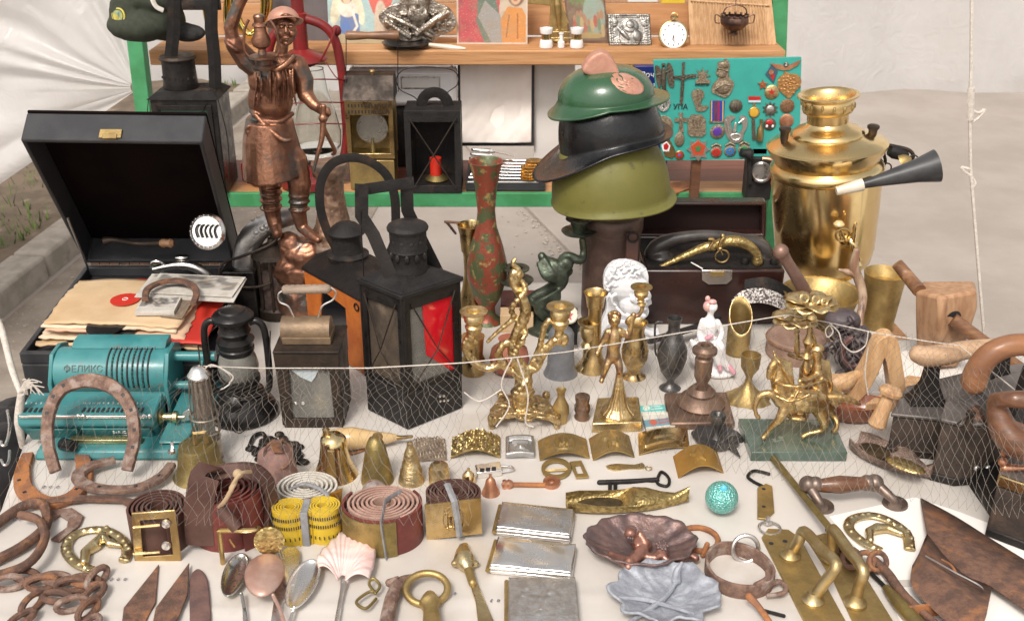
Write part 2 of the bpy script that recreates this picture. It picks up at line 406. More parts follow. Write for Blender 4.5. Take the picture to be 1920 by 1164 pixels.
paper_c=m_('cream_paper',(.66,.55,.40),(.55,.43,.29),rough=.8,scale=10,bump=.2,bscale=60)
paper_r=m_('red_paper',(.55,.035,.02),(.46,.03,.02),rough=.55,scale=10,bump=.15,bscale=50)
paper_w=m_('white_paper',(.78,.75,.71),(.72,.68,.63),rough=.75,scale=6,bump=.2,bscale=30)
vinyl=m_('vinyl',(.018,.017,.017),rough=.22,coat=.3)
porc=m_('porcelain',(.80,.78,.78),(.76,.74,.74),rough=.16,scale=10,coat=.5)
porc_p=m_('pink_glaze',(.68,.32,.38),rough=.25,coat=.4)
skin_p=m_('porcelain_skin',(.78,.62,.55),rough=.2,coat=.4)
plaster=m_('plaster',(.80,.80,.81),(.74,.74,.76),rough=.42,r2=.5,scale=14,bump=.25,bscale=140)
enamel_w=m_('cream_enamel',(.68,.63,.54),(.6,.52,.4),rough=.28,scale=20,coat=.3)
ivory=m_('yellow_ivory',(.62,.48,.24),(.5,.36,.16),rough=.28,scale=20,coat=.3)
redp=m_('red_paint',(.21,.014,.014),(.14,.012,.012),(.1,.03,.025),rough=.35,r2=.5,scale=22,bump=.2,bscale=200,coat=.2)
redpl=m_('red_plastic',(.60,.03,.015),rough=.3,coat=.2)
orange_p=m_('orange_paint',(.50,.14,.02),(.38,.095,.018),(.2,.07,.03),rough=.5,r2=.65,scale=24,bump=.3,bscale=200,mix3=(.6,.7))
olive_h=m_('olive_helmet',(.15,.14,.032),(.13,.12,.025),(.085,.075,.03),rough=.46,r2=.58,scale=14,bump=.2,bscale=200,mix3=(.63,.7),scale3=55)
green_h=m_('green_helmet',(.028,.09,.04),(.02,.07,.03),(.09,.13,.07),rough=.22,r2=.36,scale=14,bump=.15,bscale=90,coat=.4,mix3=(.6,.75))
black_h=m_('black_helmet',(.006,.006,.007),(.010,.010,.011),rough=.2,r2=.38,scale=30,bump=.5,bscale=70,coat=.3,spec=.35)
copper_p=m_('pink_copper',(.58,.31,.23),(.48,.24,.17),metal=.35,rough=.42,r2=.55,scale=40,bump=.4,bscale=160)
marble=m_('green_marble',(.10,.145,.12),(.055,.085,.065),(.26,.31,.27),rough=.2,scale=18,coat=.4,mix3=(.6,.66),scale3=22)
hair_d=m_('dark_shaggy',(.055,.042,.045),(.09,.07,.075),rough=.5,scale=50,bump=.8,bscale=90)
cap_g=m_('cap_cloth',(.045,.052,.035),(.035,.04,.028),rough=.9,scale=80,bump=.5,bscale=900)
satin=m_('white_satin',(.84,.77,.72),(.78,.7,.64),rough=.6,scale=6,bump=.4,bscale=7,sheen=.3)
card_w=m_('white_card',(.66,.63,.60),(.6,.57,.54),rough=.6,scale=8)
glass=m_('clear_glass',(.95,.97,.95),trans=1,rough=.05,ior=1.3)
glass_d=m_('dusty_glass',(.62,.60,.55),(.4,.39,.36),trans=.75,rough=.25,scale=14,ior=1.2)
glass_r=m_('red_glass',(.85,.01,.025),trans=.55,rough=.12,ior=1.3)
white_l=m_('white_marking',(.72,.72,.68),rough=.6)
dark_l=m_('dark_marking',(.02,.02,.022),rough=.6)
yellow_t=m_('yellow_tape',(.66,.46,.035),(.58,.38,.03),rough=.5,scale=20,bump=.2,bscale=300)
grey_t=m_('grey_band',(.30,.30,.31),(.22,.22,.23),rough=.6,scale=60)
cord_m=m_('white_cord',(.66,.60,.54),(.54,.48,.42),rough=.85,scale=200,bump=.6,bscale=900)
net_m=m_('net_thread',(.24,.205,.175),(.17,.145,.12),rough=.7,scale=60)
shell_m=m_('shell',(.76,.66,.62),(.74,.50,.47),(.68,.42,.32),rough=.28,scale=9,stretch=(1,4,1),bump=.2,bscale=90,coat=.3)
glitter=m_('turquoise_glitter',(.10,.42,.38),(.30,.62,.56),(.03,.2,.2),metal=.5,rough=.3,scale=420,bump=1,bscale=500,btype='VORONOI',mix=(.45,.55))
painted=m_('painted_panel',(.5,.5,.5),(.30,.22,.14),(.14,.1,.07),attr=True,rough=.5,r2=.65,bump=.5,bscale=160,scale=45,mix=(.45,1.0),mix3=(.58,.95),scale3=14)
painted_g=m_('enamelled_badge',(.5,.5,.5),attr=True,rough=.28,coat=.3,bump=.15,bscale=500)
badge_m=m_('badge_metal',(.45,.37,.27),(.24,.18,.12),metal=.9,rough=.32,r2=.5,scale=260,bump=.9,bscale=700)
badge_d=m_('badge_dark',(.2,.17,.13),(.1,.085,.065),metal=.85,rough=.36,r2=.5,scale=260,bump=.9,bscale=700)
enam_r=m_('enamel_red',(.45,.02,.02),rough=.2,coat=.5)
enam_b=m_('enamel_blue',(.03,.16,.42),rough=.2,coat=.5)
enam_g=m_('enamel_green',(.03,.22,.08),rough=.2,coat=.5)
vase_m=m_('enamelled_vase',(.25,.06,.035),(.085,.10,.045),(.32,.24,.09),metal=.3,rough=.3,r2=.42,scale=42,bump=.5,bscale=160,mix=(.47,.53),mix3=(.57,.63),scale3=75)
terra=m_('terracotta',(.36,.12,.07),(.28,.09,.055),rough=.6,scale=30)
antler_m=m_('antler',(.24,.13,.08),(.42,.30,.2),(.13,.07,.045),rough=.4,scale=14,stretch=(5,5,1),bump=.5,bscale=120,coat=.2)
tsheet=m_('table_sheet',(.60,.56,.52),(.52,.48,.44),(.42,.36,.30),rough=.42,r2=.58,scale=4,bump=.25,bscale=14,mix3=(.56,.8),scale3=5)
# === THE SETTING
GZ=-0.75
pave_m=m_('pavement_material',(.36,.315,.28),(.31,.27,.235),(.42,.375,.335),rough=.85,scale=2.2,bump=.35,bscale=60,mix3=(.55,.8),scale3=.7)
road_m=m_('road_grit',(.20,.165,.135),(.27,.23,.19),(.36,.32,.27),rough=.9,scale=6,bump=.8,bscale=90,mix3=(.6,.66),scale3=60)
soil_m=m_('soil',(.17,.125,.09),(.11,.085,.06),(.24,.19,.14),rough=.95,scale=9,bump=.8,bscale=80)
grass_m=m_('grass_blade',(.12,.19,.035),(.08,.13,.03),rough=.8,scale=12)
kerb_m=m_('kerb_concrete',(.36,.32,.275),(.27,.24,.2),(.2,.17,.14),rough=.85,scale=14,bump=.6,bscale=120)
grit_m=m_('grit',(.5,.45,.4),(.36,.31,.26),rough=.9,scale=80)
def rect(name,x0,x1,y0,y1,z,m,**kw):
 mb=MB();nx=max(2,int((x1-x0)/2));ny=max(2,int((y1-y0)/2))
 return obj(name,mb.grid([[Vector((x0+(x1-x0)*i/nx,y0+(y1-y0)*j/ny,z))for i in range(nx+1)]for j in range(ny+1)]),m,smooth=0,**kw)
rect('pavement',-60,60,-40,90,GZ,pave_m,kind='structure')
ka,kb=T(-330,800,GZ+.1),T(175,405,GZ+.1)
kd=(kb-ka).normalized();kn=Vector((kd.y,-kd.x,0))
def kp(t,s,z):return ka+kd*t+kn*s+Vector((0,0,z-ka.z))
mb=MB();q=[kp(-6,.02,GZ+.004),kp(-6,1.1,GZ+.004),kp(9,1.0,GZ+.004),kp(9,.02,GZ+.004)]
mb.add(q,[(0,1,2,3)]);obj('road',mb,road_m,kind='structure',smooth=0)
mb=MB();rows=[]
for i in range(40):
 rows.append([kp(-5+i*.42,-.14-j*.3,GZ+.055+.03*mnoise.noise(Vector((i*.5,j*.6,0)))+(.02 if j else 0))for j in range(14)])
mb.grid(rows);obj('soil',mb,soil_m,kind='structure')
L_k=.62
for i in range(-2,9):
 mb=MB();a,b=i*L_k+.006,(i+1)*L_k-.008;dz=random.uniform(-.012,.008);sh=random.uniform(-.012,.012)
 mb.hexa([kp(a,-.15+sh,GZ-.05),kp(a,sh,GZ-.05),kp(b,sh,GZ-.05),kp(b,-.15+sh,GZ-.05)],[kp(a,-.14+sh,GZ+.1+dz),kp(a,-.01+sh,GZ+.1+dz),kp(b,-.01+sh,GZ+.1+dz),kp(b,-.14+sh,GZ+.1+dz)])
 obj('kerb_stone',mb,kerb_m,bevel=.012,label='worn concrete kerb stone, %s from the near end of the line at the left'%['first','second','third','fourth','fifth','sixth','seventh','eighth','ninth','tenth','eleventh','twelfth'][i+2],cat='kerb stone',group='kerb stones at the left')
mb=MB()
for i in range(5200):
 t=random.uniform(.2,6);s=-.2-random.random()**1.2*1.7
 if mnoise.noise(Vector((t*1.6,s*2.2,3)))<.02:continue
 p=kp(t,s,GZ+.06);h=random.uniform(.02,.07);a=random.uniform(0,6.28);d=Vector((math.cos(a),math.sin(a),0));e=Vector((-d.y,d.x,0))*.004
 mb.add([p-e,p+e,p+d*h*.5+Vector((0,0,h))],[(0,1,2)])
obj('grass',mb,grass_m,kind='stuff',label='thin short grass growing on the soil beyond the kerb',cat='grass',smooth=0)
mb=MB()
for i in range(900):
 if i<450:p=kp(random.uniform(0,5),random.uniform(-1.2,.9),GZ+.012)
 else:t=random.random();c=T(990+t*110,390+t*110,GZ);p=c+Vector((random.gauss(.1,.12),random.gauss(0,.1),.004))
 r=random.uniform(.003,.009);mb.ell(p,(r,r*random.uniform(.6,1),r*.5),5,3)
obj('grit',mb,grit_m,kind='stuff',label='loose grit and crumbs scattered over the pavement',cat='grit')
a,b=T(985,392,GZ),T(1110,520,GZ);d=(b-a).normalized();a=a-d*1.5;b=b+d*1.0;n_=Vector((-d.y,d.x,0))
if n_.x<0:n_=-n_
mb=MB();mb.hexa([a+Vector((0,0,-.02)),b+Vector((0,0,-.02)),b+n_*1.1+Vector((0,0,-.02)),a+n_*1.1+Vector((0,0,-.02))],[a+Vector((0,0,.02)),b+Vector((0,0,.02)),b+n_*1.1+Vector((0,0,.02)),a+n_*1.1+Vector((0,0,.02))])
obj('paving_strip',mb,pave_m,kind='structure',bevel=.006,smooth=30)
# --- plastic sheeting
film=bpy.data.materials.new('plastic_film');film.use_nodes=True;nt=film.node_tree;n=nt.nodes;l=nt.links;n.clear()
o_=n.new('ShaderNodeOutputMaterial');tr=n.new('ShaderNodeBsdfTransparent');tr.inputs[0].default_value=(.97,.96,.95,1)
pb=n.new('ShaderNodeBsdfPrincipled');pb.inputs['Base Color'].default_value=(.74,.72,.71,1);pb.inputs['Roughness'].default_value=.28
tl=n.new('ShaderNodeBsdfTranslucent');tl.inputs[0].default_value=(.80,.77,.75,1)
m1=n.new('ShaderNodeMixShader');m1.inputs[0].default_value=.45;m2=n.new('ShaderNodeMixShader')
no=n.new('ShaderNodeTexNoise');no.inputs['Scale'].default_value=2.2;no.inputs['Detail'].default_value=5;tcx=n.new('ShaderNodeTexCoord');l.new(tcx.outputs['Object'],no.inputs['Vector'])
mr=n.new('ShaderNodeMapRange');mr.inputs[1].default_value=.3;mr.inputs[2].default_value=.7;mr.inputs[3].default_value=.68;mr.inputs[4].default_value=.97
l.new(no.outputs[0],mr.inputs[0]);l.new(mr.outputs[0],m2.inputs[0])
n2_=n.new('ShaderNodeTexNoise');n2_.inputs['Scale'].default_value=9;n2_.inputs['Detail'].default_value=3;n2_.inputs['Distortion'].default_value=1.5;l.new(tcx.outputs['Object'],n2_.inputs['Vector'])
bp_=n.new('ShaderNodeBump');bp_.inputs['Strength'].default_value=.35;bp_.inputs['Distance'].default_value=.02;l.new(n2_.outputs[0],bp_.inputs['Height']);l.new(bp_.outputs[0],pb.inputs['Normal']);l.new(bp_.outputs[0],tl.inputs['Normal'])
l.new(pb.outputs[0],m1.inputs[1]);l.new(tl.outputs[0],m1.inputs[2]);l.new(tr.outputs[0],m2.inputs[1]);l.new(m1.outputs[0],m2.inputs[2]);l.new(m2.outputs[0],o_.inputs[0])
mb=MB();knot=Vp(262,165,2.72);rows=[]
NA,NR=150,60
for i in range(NA):
 t=i/(NA-1);ang=R(104+t*112)
 row=[]
 for j in range(NR):
  s=j/(NR-1);rr=.02+s*(1.6+.2*math.sin(t*9))
  fold=math.sin(t*37+3*math.sin(t*11)+s*2)*.02*min(s*8,1)*math.exp(-s*7)+.11*(1-abs(mnoise.noise(Vector((t*3.1-s*1.5,s*1.8+t,21))))*2.4)*s+.05*(1-abs(mnoise.noise(Vector((t*7+s*3,s*4-t*2,33))))*2.4)*s**.7+.20*mnoise.noise(Vector((t*2.6+s,s*2.2,1)))*s+.07*mnoise.noise(Vector((t*6,s*5+t*3,5)))*s+.05*abs(mnoise.noise(Vector((t*4-s*2,s*4,8))))*s
  x=knot.x+math.cos(ang)*rr*1.15;z=knot.z+math.sin(ang)*rr
  z=max(z,-.33+.25*t*0-.0)
  row.append(Vector((x,knot.y+fold+.25*s-.1*t*s,z)))
 rows.append(row)
mb.grid(rows)
obj('plastic_sheet',mb,film,label='crumpled translucent plastic sheet gathered to a knot at the left of the rack',cat='plastic sheet')
mb=MB();rows=[]
for i in range(160):
 x=-7+i*.1;row=[]
 for j in range(24):
  z=GZ+j*.2;d_=.10*(1-2.2*abs(mnoise.noise(Vector((x*.9+z*.25,z*.3,4)))))+.03*(1-2.2*abs(mnoise.noise(Vector((x*2.3-z*.5,z*.6,14)))))+.12*mnoise.noise(Vector((x*.5,z*.4,7)))+.015*math.sin(x*11+z)
  row.append(Vector((x,6.5+d_+.02*j,z)))
 rows.append(row)
mb.grid(rows)
obj('plastic_backdrop',mb,film,label='wide hanging translucent plastic sheet closing the stall far behind',cat='plastic sheet')
mb=MB();rows=[]
for i in range(160):
 x=-7+i*.1;rows.append([Vector((x,6.85+.06*mnoise.noise(Vector((x,z_,3))),GZ+z_*.4))for z_ in range(13)])
mb.grid(rows)
obj('canvas_wall',mb,m_('canvas',(.62,.6,.58),(.55,.53,.52),rough=.8,scale=1.5,bump=.3,bscale=4),label='pale grey canvas side of the neighbouring stall behind the plastic',cat='canvas')
# --- the table and its white sheet
ta=[T(-45,1015,0),T(40,850,0)];xl0=-.70
tt=thing('market_table','long market table covered with a pale grey sheet and crowded with antiques','table',(0,1.3,GZ))
tpoly=[(-.56,.55),(1.6,.55),(1.6,1.68),(.70,1.68),(.68,1.93),(-.79,1.93),(-.775,1.7),(-.66,1.2)]
mb=MB();mb.prism([Vector((x,y,-.03))for x,y in tpoly],(0,0,.024));obj('table_top',mb,wood_s,tt,smooth=0)
for x,y in((-.5,.65),(1.45,.65),(-.75,1.85),(1.45,1.6)):
 mb=MB();mb.bx(x-.025,x+.025,y-.025,y+.025,GZ,-.032);obj('leg',mb,green_p,tt,smooth=0)
mb=MB();rows=[]
def inpoly(y):return np.interp(y,[.52,1.2,1.7,1.96],[-.57,-.675,-.785,-.80])
for j in range(180):
 y=.52+j*1.43/179;row=[];xl=inpoly(y)
 for i in range(220):
  x=xl+i*(1.64-xl)/219
  if x>.66:yy=.52+(y-.52)*(1.18/1.43)
  elif x>.64:yy=.52+(y-.52)*(1.18+(.66-x)/.02*.25)/1.43
  else:yy=y
  cr=.0012*mnoise.noise(Vector((x*3,y*3,0)))+.0022*max(0,1-abs(x-.21+(y-1.2)*.5)/.012)+.0018*max(0,1-abs(y-1.02-.06*x)/.01)+.002*max(0,1-abs(x+.28-(y-1.2)*.08)/.012)+.0022*max(0,1-abs(y-1.47+.03*x)/.012)
  row.append(Vector((x,yy,-.001+cr)))
 rows.append(row)
mb.grid(rows);obj('white_sheet',mb,tsheet,label='pale greyish white sheet spread over the table top',cat='table cover',solid=.004)
mb=MB()
def scribble(px,py,w_,n_,seed):
 r_=random.Random(seed);c=T(px,py,.0036);k=w_*S(c.y)
 for q in range(n_):
  x0=(q/max(1,n_-1)-.5)*k;pts=[c+Vector((x0+math.cos(a*.9)*k*.10*r_.uniform(.5,1.1),math.sin(a)*k*.16*r_.uniform(.6,1.1),0))for a in np.linspace(r_.uniform(0,2),r_.uniform(5,8),12)]
  mb.tube(pts,.0005,4)
for a in((95,912,26,3,1),(22,972,34,4,2),(222,1085,26,3,3),(935,1125,26,3,4),(842,1112,22,2,5)):scribble(*a)
obj('pen_marks',mb,m_('ink',(.16,.14,.17),rough=.7),parent=None,label='small pen scribbles on the pale sheet between the wares',cat='pen marks',kind='stuff')
# --- the display rack
YL,YU=2.38,2.50
ZL=Vp(0,363,YL).z;ZU=Vp(0,95,YU).z
rk=thing('display_rack','two-tier green painted wooden display rack standing behind the table','display rack',(0,2.6,GZ))
xl_,xr_=Vp(255,375,YL).x,Vp(1442,375,YL).x
mb=MB();mb.bx(xl_,xr_,YL,YL+.012,ZL-.033,ZL+.001);obj('shelf_edge',mb,green_p,rk,bevel=.002)
wood_r=m_('shaded_red_brown_wood',(.24,.085,.05),(.17,.06,.035),rough=.55,scale=9,stretch=(.7,8,8),bump=.2,bscale=40)  # red-brown of the rear boards, with the shelf's shade put into the colour
for k in range(3):mb=MB();mb.bx(xl_,xr_,YL+.013+k*.085,YL+.013+.083+k*.085,ZL-.022,ZL-.001-k*.0008);obj('shelf_board',mb,wood_r if k else wood_s,rk,bevel=.0015)
ux0,ux1=Vp(280,110,YU).x,Vp(1472,110,YU).x
zb=Vp(0,123,YU).z
mb=MB();mb.bx(ux0,ux1,YU,YU+.16,zb,ZU);obj('shelf_board',mb,wood_s,rk,bevel=.003)
for k in range(6):
 z0=ZU+.002+k*.075;y0=YU+.165+k*.02
 mb=MB();mb.hexa([(ux0+.1,y0,z0),(ux1-.0,y0,z0),(ux1,y0+.012,z0),(ux0+.1,y0+.012,z0)],[(ux0+.1,y0+.018,z0+.073),(ux1,y0+.018,z0+.073),(ux1,y0+.03,z0+.073),(ux0+.1,y0+.03,z0+.073)])
 obj('back_plank',mb,wood_o,rk,bevel=.0015)
for a,b in(((250,20),(262,215)),((1462,-60),(1490,400))):
 p0=Vp(*a,YU+.22);p1=Vp(*b,YU+.10);d=(p0-p1);p1=Vector((p1.x-.01,p1.y,GZ));d=p0-p1
 mb=MB();h=.019;mb.hexa([p1+Vector(v)for v in((-h,-h,0),(h,-h,0),(h,h,0),(-h,h,0))],[p0+d*.4+Vector(v)for v in((-h,-h,0),(h,-h,0),(h,h,0),(-h,h,0))])
 obj('post',mb,green_p,rk,bevel=.002)
YI=YU+.06
zL=lambda:ZL
def up(px,Y,z):p=Vp(px,0,Y);k=(Y*cp-(z-CH)*sp)/FPX;return Vector(((px-960)*k,Y,z))
def panel(name,x0,x1,ytop,Y,z,m,th=.008,lean=.18,shift=0,parent=None,w2=None,**kw):
 """an upright board standing at height z, leaning back; x in photo columns"""
 O=up(x0,Y,z);U=up(x1,Y,z)-O;tp=Vp(x0,ytop,Y);h=tp.z-z;V=Vector((shift*h,h*lean,h))
 return sheet(name,O,U,V,m,parent,th=th,**kw)
# === UPPER SHELF
def icon1(u,v):
 P=Paint((.36,.50,.50));n1=nz(u,v,5,1)
 P.put(lambda u,v:n1*.3+.1,(.55,.6,.5));P.put(lambda u,v:PG(u,v,[(.45,1),(.62,.45),(.7,.35),(.85,.5),(.97,.8),(.95,1)]),(.60,.13,.10))
 P.put(lambda u,v:E(u,v,.73,.3,.09,.32),(.62,.5,.38));P.put(lambda u,v:PG(u,v,[(.55,.98),(.62,.75),(.8,.72),(.86,1)]),(.7,.18,.14))
 for x in(.12,.42):P.put(lambda u,v,x=x:E(u,v,x,.52,.07,.25,-12 if x<.2 else 12),(.72,.68,.5))
 P.put(lambda u,v:PG(u,v,[(.14,.05),(.18,.45),(.3,.5),(.42,.42),(.44,.1),(.3,0)]),(.12,.2,.42));P.put(lambda u,v:E(u,v,.27,.5,.13,.12),(.74,.68,.58))
 P.put(lambda u,v:E(u,v,.26,.68,.085,.11),(.42,.24,.12));P.put(lambda u,v:E(u,v,.265,.655,.055,.085),(.72,.5,.36))
 P.put(lambda u,v:PG(u,v,[(0,0),(1,0),(1,.05),(.7,.12),(.4,.06),(.2,.14),(0,.1)]),(.4,.33,.2));P.put(lambda u,v:LN(u,v,[(.33,.5),(.4,.25),(.3,.1)],.02),(.75,.7,.6))
 return P(u,v)
panel('angel_picture',617,752,-45,YI+.02,ZU,painted,nx=120,ny=120,colour=icon1,label='old painted picture of an angel on pale blue with a red robed figure',cat='picture',smooth=30)
panel('slate_board',504,619,-45,YI+.05,ZU,m_('dark_slate',(.12,.10,.10),(.075,.065,.07),(.28,.15,.07),rough=.5,scale=6,bump=.2,bscale=90,mix3=(.68,.72),scale3=20),label='dark grey blackened board standing behind the bronze miner statue',cat='board',smooth=30)
def icon2(u,v):
 P=Paint((.50,.40,.30));n1=nz(u,v,4,4)
 P.put(lambda u,v:PG(u,v,[(0,0),(0,.6),(.15,.95),(.3,1.05),(.62,.9),(.6,.4),(.75,0)]),(.43,.075,.08));P.put(lambda u,v:(n1*.5)*PG(u,v,[(0,0),(0,.6),(.3,1),(.6,.4),(.7,0)]),(.25,.05,.06))
 P.put(lambda u,v:PG(u,v,[(.28,.3),(.3,.7),(.55,.65),(.62,.3),(.6,0),(.4,0)]),(.12,.16,.12));P.put(lambda u,v:PG(u,v,[(.3,.38),(.4,.6),(.62,.4),(.68,0),(.5,0)]),(.28,.26,.24))
 P.put(lambda u,v:E(u,v,.42,.93,.16,.22),(.15,.08,.06));P.put(lambda u,v:E(u,v,.43,.88,.115,.19),(.50,.30,.18));P.put(lambda u,v:E(u,v,.44,.72,.03,.012),(.35,.1,.07))
 P.put(lambda u,v:LN(u,v,[(.44,.86),(.45,.78),(.42,.775)],.012),(.3,.16,.09))
 for x in(.37,.49):P.put(lambda u,v,x=x:E(u,v,x,.89,.028,.014),(.08,.05,.04))
 P.put(lambda u,v:PG(u,v,[(.64,0),(.62,.35),(.72,.52),(.92,.5),(1,.35),(.98,0)]),(.55,.23,.06));P.put(lambda u,v:LN(u,v,[(.7,.1),(.74,.4)],.012)+LN(u,v,[(.86,.08),(.86,.42)],.012),(.33,.12,.04))
 P.put(lambda u,v:E(u,v,.84,.72,.13,.2),(.2,.1,.06));P.put(lambda u,v:E(u,v,.83,.7,.088,.155),(.56,.36,.22));P.put(lambda u,v:E(u,v,.83,.6,.03,.012),(.4,.12,.08))
 for x in(.79,.87):P.put(lambda u,v,x=x:E(u,v,x,.73,.02,.012),(.08,.05,.04))
 P.put(lambda u,v:(nz(u,v,34,9)>.98).astype(float)*.4,(.6,.5,.4));P.put(lambda u,v:(u<.02)+(u>.975)+(v<.02),(.55,.45,.36))
 return P(u,v)
panel('mother_child_picture',857,989,-50,YI+.01,ZU,painted,nx=110,ny=110,colour=icon2,label='faded painted icon of a woman in red holding a child',cat='picture',smooth=30)
def icon3(u,v):
 P=Paint((.17,.11,.075));P.put(lambda u,v:E(u,v,.4,.85,.42,.3)*(nz(u,v,8,2)*.6+.7),(.14,.19,.07));P.put(lambda u,v:E(u,v,.7,.45,.28,.3)*.7,(.28,.38,.32))
 for k in range(9):P.put(lambda u,v,k=k:E(u,v,.2+k*.085,.36+.08*math.sin(k),.045,.075),(.34,.18,.10));P.put(lambda u,v,k=k:E(u,v,.2+k*.085,.26+.08*math.sin(k*1.3),.05,.1),[(.36,.1,.07),(.16,.2,.12),(.4,.3,.16)][k%3])
 P.put(lambda u,v:(u<.05)+(u>.95)+(v<.05),(.11,.055,.035));P.put(lambda u,v:E(u,v,.5,.12,.4,.05)*.7,(.4,.3,.12))
 return P(u,v)
panel('brown_picture',1067,1142,-38,YI+.02,ZU,painted,shift=-.12,colour=icon3,label='small dark brown painted picture of figures under a tree behind the binoculars',cat='picture',smooth=30)
def ic4h(u,v):
 f=.0035*dome(u,v,.52,.62,.2,.22)+.003*dome(u,v,.52,.66,.1,.13)+.005*dome(u,v,.5,.25,.26,.36)+.003*dome(u,v,.68,.3,.12,.18)+.003*dome(u,v,.35,.38,.06,.25,30)
 f+=.0022*LN(u,v,[(.04,.04),(.96,.04),(.96,.96),(.04,.96),(.04,.04)],.035)+.0014*LN(u,v,[(.1,.1),(.9,.1),(.9,.9),(.1,.9),(.1,.1)],.012)
 bgm=1-np.clip(E(u,v,.52,.5,.33,.48),0,1);f+=bgm*.0012*np.abs(nz(u,v,15,3));f+=.002*dome(u,v,.14,.74,.1,.16)+.002*dome(u,v,.87,.74,.1,.16)
 return f
panel('silver_icon',1142,1222,30,YI-.005,ZU,m_('dark_silver',(.36,.34,.31),(.2,.185,.17),metal=.95,rough=.36,scale=90,bump=.3,bscale=300),height=ic4h,lean=.35,shift=-.08,nx=90,ny=90,colour=None,label='small square silver icon embossed with a haloed saint',cat='icon',smooth=180)
mb=MB();mb.box(Vp(1262,-6,YI+.03),(.055,.01,.03));
obj('yellow_booklet',mb,yellow_t,label='narrow yellow booklet at the very top above the silver icon',cat='booklet',bevel=.001)
mb=MB();mb.box(Vp(1205,-5,YI+.04),(.07,.01,.022));obj('white_booklet',mb,card_w,label='narrow white booklet at the very top left of the yellow one',cat='booklet',bevel=.001)
Y=YI-.005;P=lambda x,y,d=0:Vp(x,y,Y+d);s=S(Y,.4)
mb=MB();out=[(722,52),(710,30),(728,12),(752,2),(760,-25),(806,-25),(815,2),(842,14),(856,40),(848,58),(826,66),(812,80),(796,74),(760,78),(740,66)]
mb.prism([P(a,b,.012)for a,b in smooth2(out,3)],(0,-.008,0))
mb.ell(P(783,0,-.004),(24*s,.018,34*s));mb.ell(P(783,22,-.010),(17*s,.014,22*s));mb.ell(P(783,6,-.018),(5*s,.01,9*s));mb.ell(P(769,-2,-.012),(8*s,.006,5*s));mb.ell(P(797,-2,-.012),(8*s,.006,5*s))
for k in range(9):a=k/8;mb.tube(spl([P(770+a*26,14,-.012),P(766+a*34,30,-.02),P(774+a*16,46,-.01)]),2.4*s,6)
mb.tube(spl([P(730,30,0),P(762,45,-.01),P(792,60,-.006),P(812,70,0)]),5*s,6);mb.tube(spl([P(842,22,0),P(812,40,-.012),P(780,66,-.008)]),7*s,6);mb.tube(spl([P(722,40,.0),P(745,55,-.004),P(770,72,0)]),5*s,6)
for k in range(60):
 a=random.random()*6.28;c=P(783+math.cos(a)*random.uniform(30,62),42+math.sin(a)*random.uniform(12,27),.002)
 mb.ell(c,(random.uniform(3,7)*s,.005,random.uniform(2,4)*s),7,5)
obj('bust_relief',mb,m_('warm_silver',(.50,.44,.37),(.22,.18,.145),(.62,.56,.5),metal=.8,rough=.36,scale=70,bump=.7,bscale=240,btype='VORONOI',scale3=30),vox=.0016,soft=2,smooth=180,label='silvered relief plaque of a bearded man in a ragged shawl',cat='plaque')
c=up(762,YI-.03,ZU+.001);mb=MB();mb.lathe(c,[(.03,0),(.052,.006),(.056,.012),(.05,.0125),(.028,.006),(0.0,.006)],36);obj('dark_dish',mb,blackp,label='shallow dark dish lying below the silver bust relief',cat='dish')
mb=MB();p=up(845,YI-.045,ZU+.004);mb.tube(spl([p+Vector((-.05,.0,.006)),p,p+Vector((.035,-.01,-.001))]),[.004,.006,.002],8);obj('ivory_blade',mb,enamel_w,label='pale blunt blade sticking out beside the dark dish',cat='letter opener')
Y=YI+.01;mb=MB();s=S(Y,.4)
mb.prism([P(a,b,.03)for a,b in((1034,-20),(1052,-20),(1054,10),(1070,50),(1066,66),(1080,70),(1078,92),(1022,92),(1020,60),(1030,45),(1032,10),(988,6),(986,-6),(1034,-6))],(0,-.012,0))
mb.chain([(P(1043,-8,.01),5*s),(P(1045,10,.008),7*s),(P(1046,26,.008),5.5*s),(P(1048,48,.01),3.5*s),(P(1050,62,.01),3*s)]);mb.ell(P(1044,-18,.008),5*s)
mb.ell(P(1049,77,.01),(14*s,.008,5*s));mb.ell(P(1049,60,.012),(8*s,.006,3*s))
obj('brass_crucifix',mb,brass_dull,vox=.0014,soft=1,smooth=180,label='old brass crucifix standing behind the white binoculars',cat='crucifix')
t=thing('opera_glasses','white enamelled opera glasses with brass bands on the upper shelf','binoculars',up(1052,YI-.03,ZU))
s=S(YI-.03,.36)
for cx in(1024,1081):
 b=up(cx,YI-.03,ZU+.001);mb=MB();mb.lathe(b,[(12.5*s,0),(13*s,2*s),(12*s,12*s),(10.5*s,15*s)],28);obj('objective_barrel',mb,porc,t)
 mb=MB();mb.lathe(b,[(9*s,15*s),(8.8*s,24*s),(9*s,25*s)],24);obj('focus_tube',mb,brass,t)
 mb=MB();mb.lathe(b,[(9*s,25*s),(11*s,26*s),(12.5*s,33*s),(12.3*s,36*s),(8*s,36.3*s),(7.5*s,34*s),(0,34*s)],28);obj('eyepiece',mb,porc,t)
b=up(1052,YI-.03,ZU+.001);mb=MB();mb.lathe(b,[(6.5*s,0),(7*s,10*s),(4*s,12*s),(3.5*s,24*s),(5*s,25*s),(5*s,28*s),(0,28*s)],20);obj('focus_wheel',mb,porc,t)
mb=MB()
for z in(17,28):mb.box(b+Vector((0,0,z*s)),(50*s,.006,2.6*s))
obj('bridge',mb,gold_pale,t,bevel=.0005)
t=thing('pocket_watch','brass rimmed pocket watch with a white dial leaning on the upper shelf','watch',up(1263,YI-.03,ZU));s=S(YI-.03,.36)
c=Vp(1263,66,YI-.02);A=Vector((0,-1,.32)).normalized();X=Vector((1,0,0));Yv=A.cross(X)
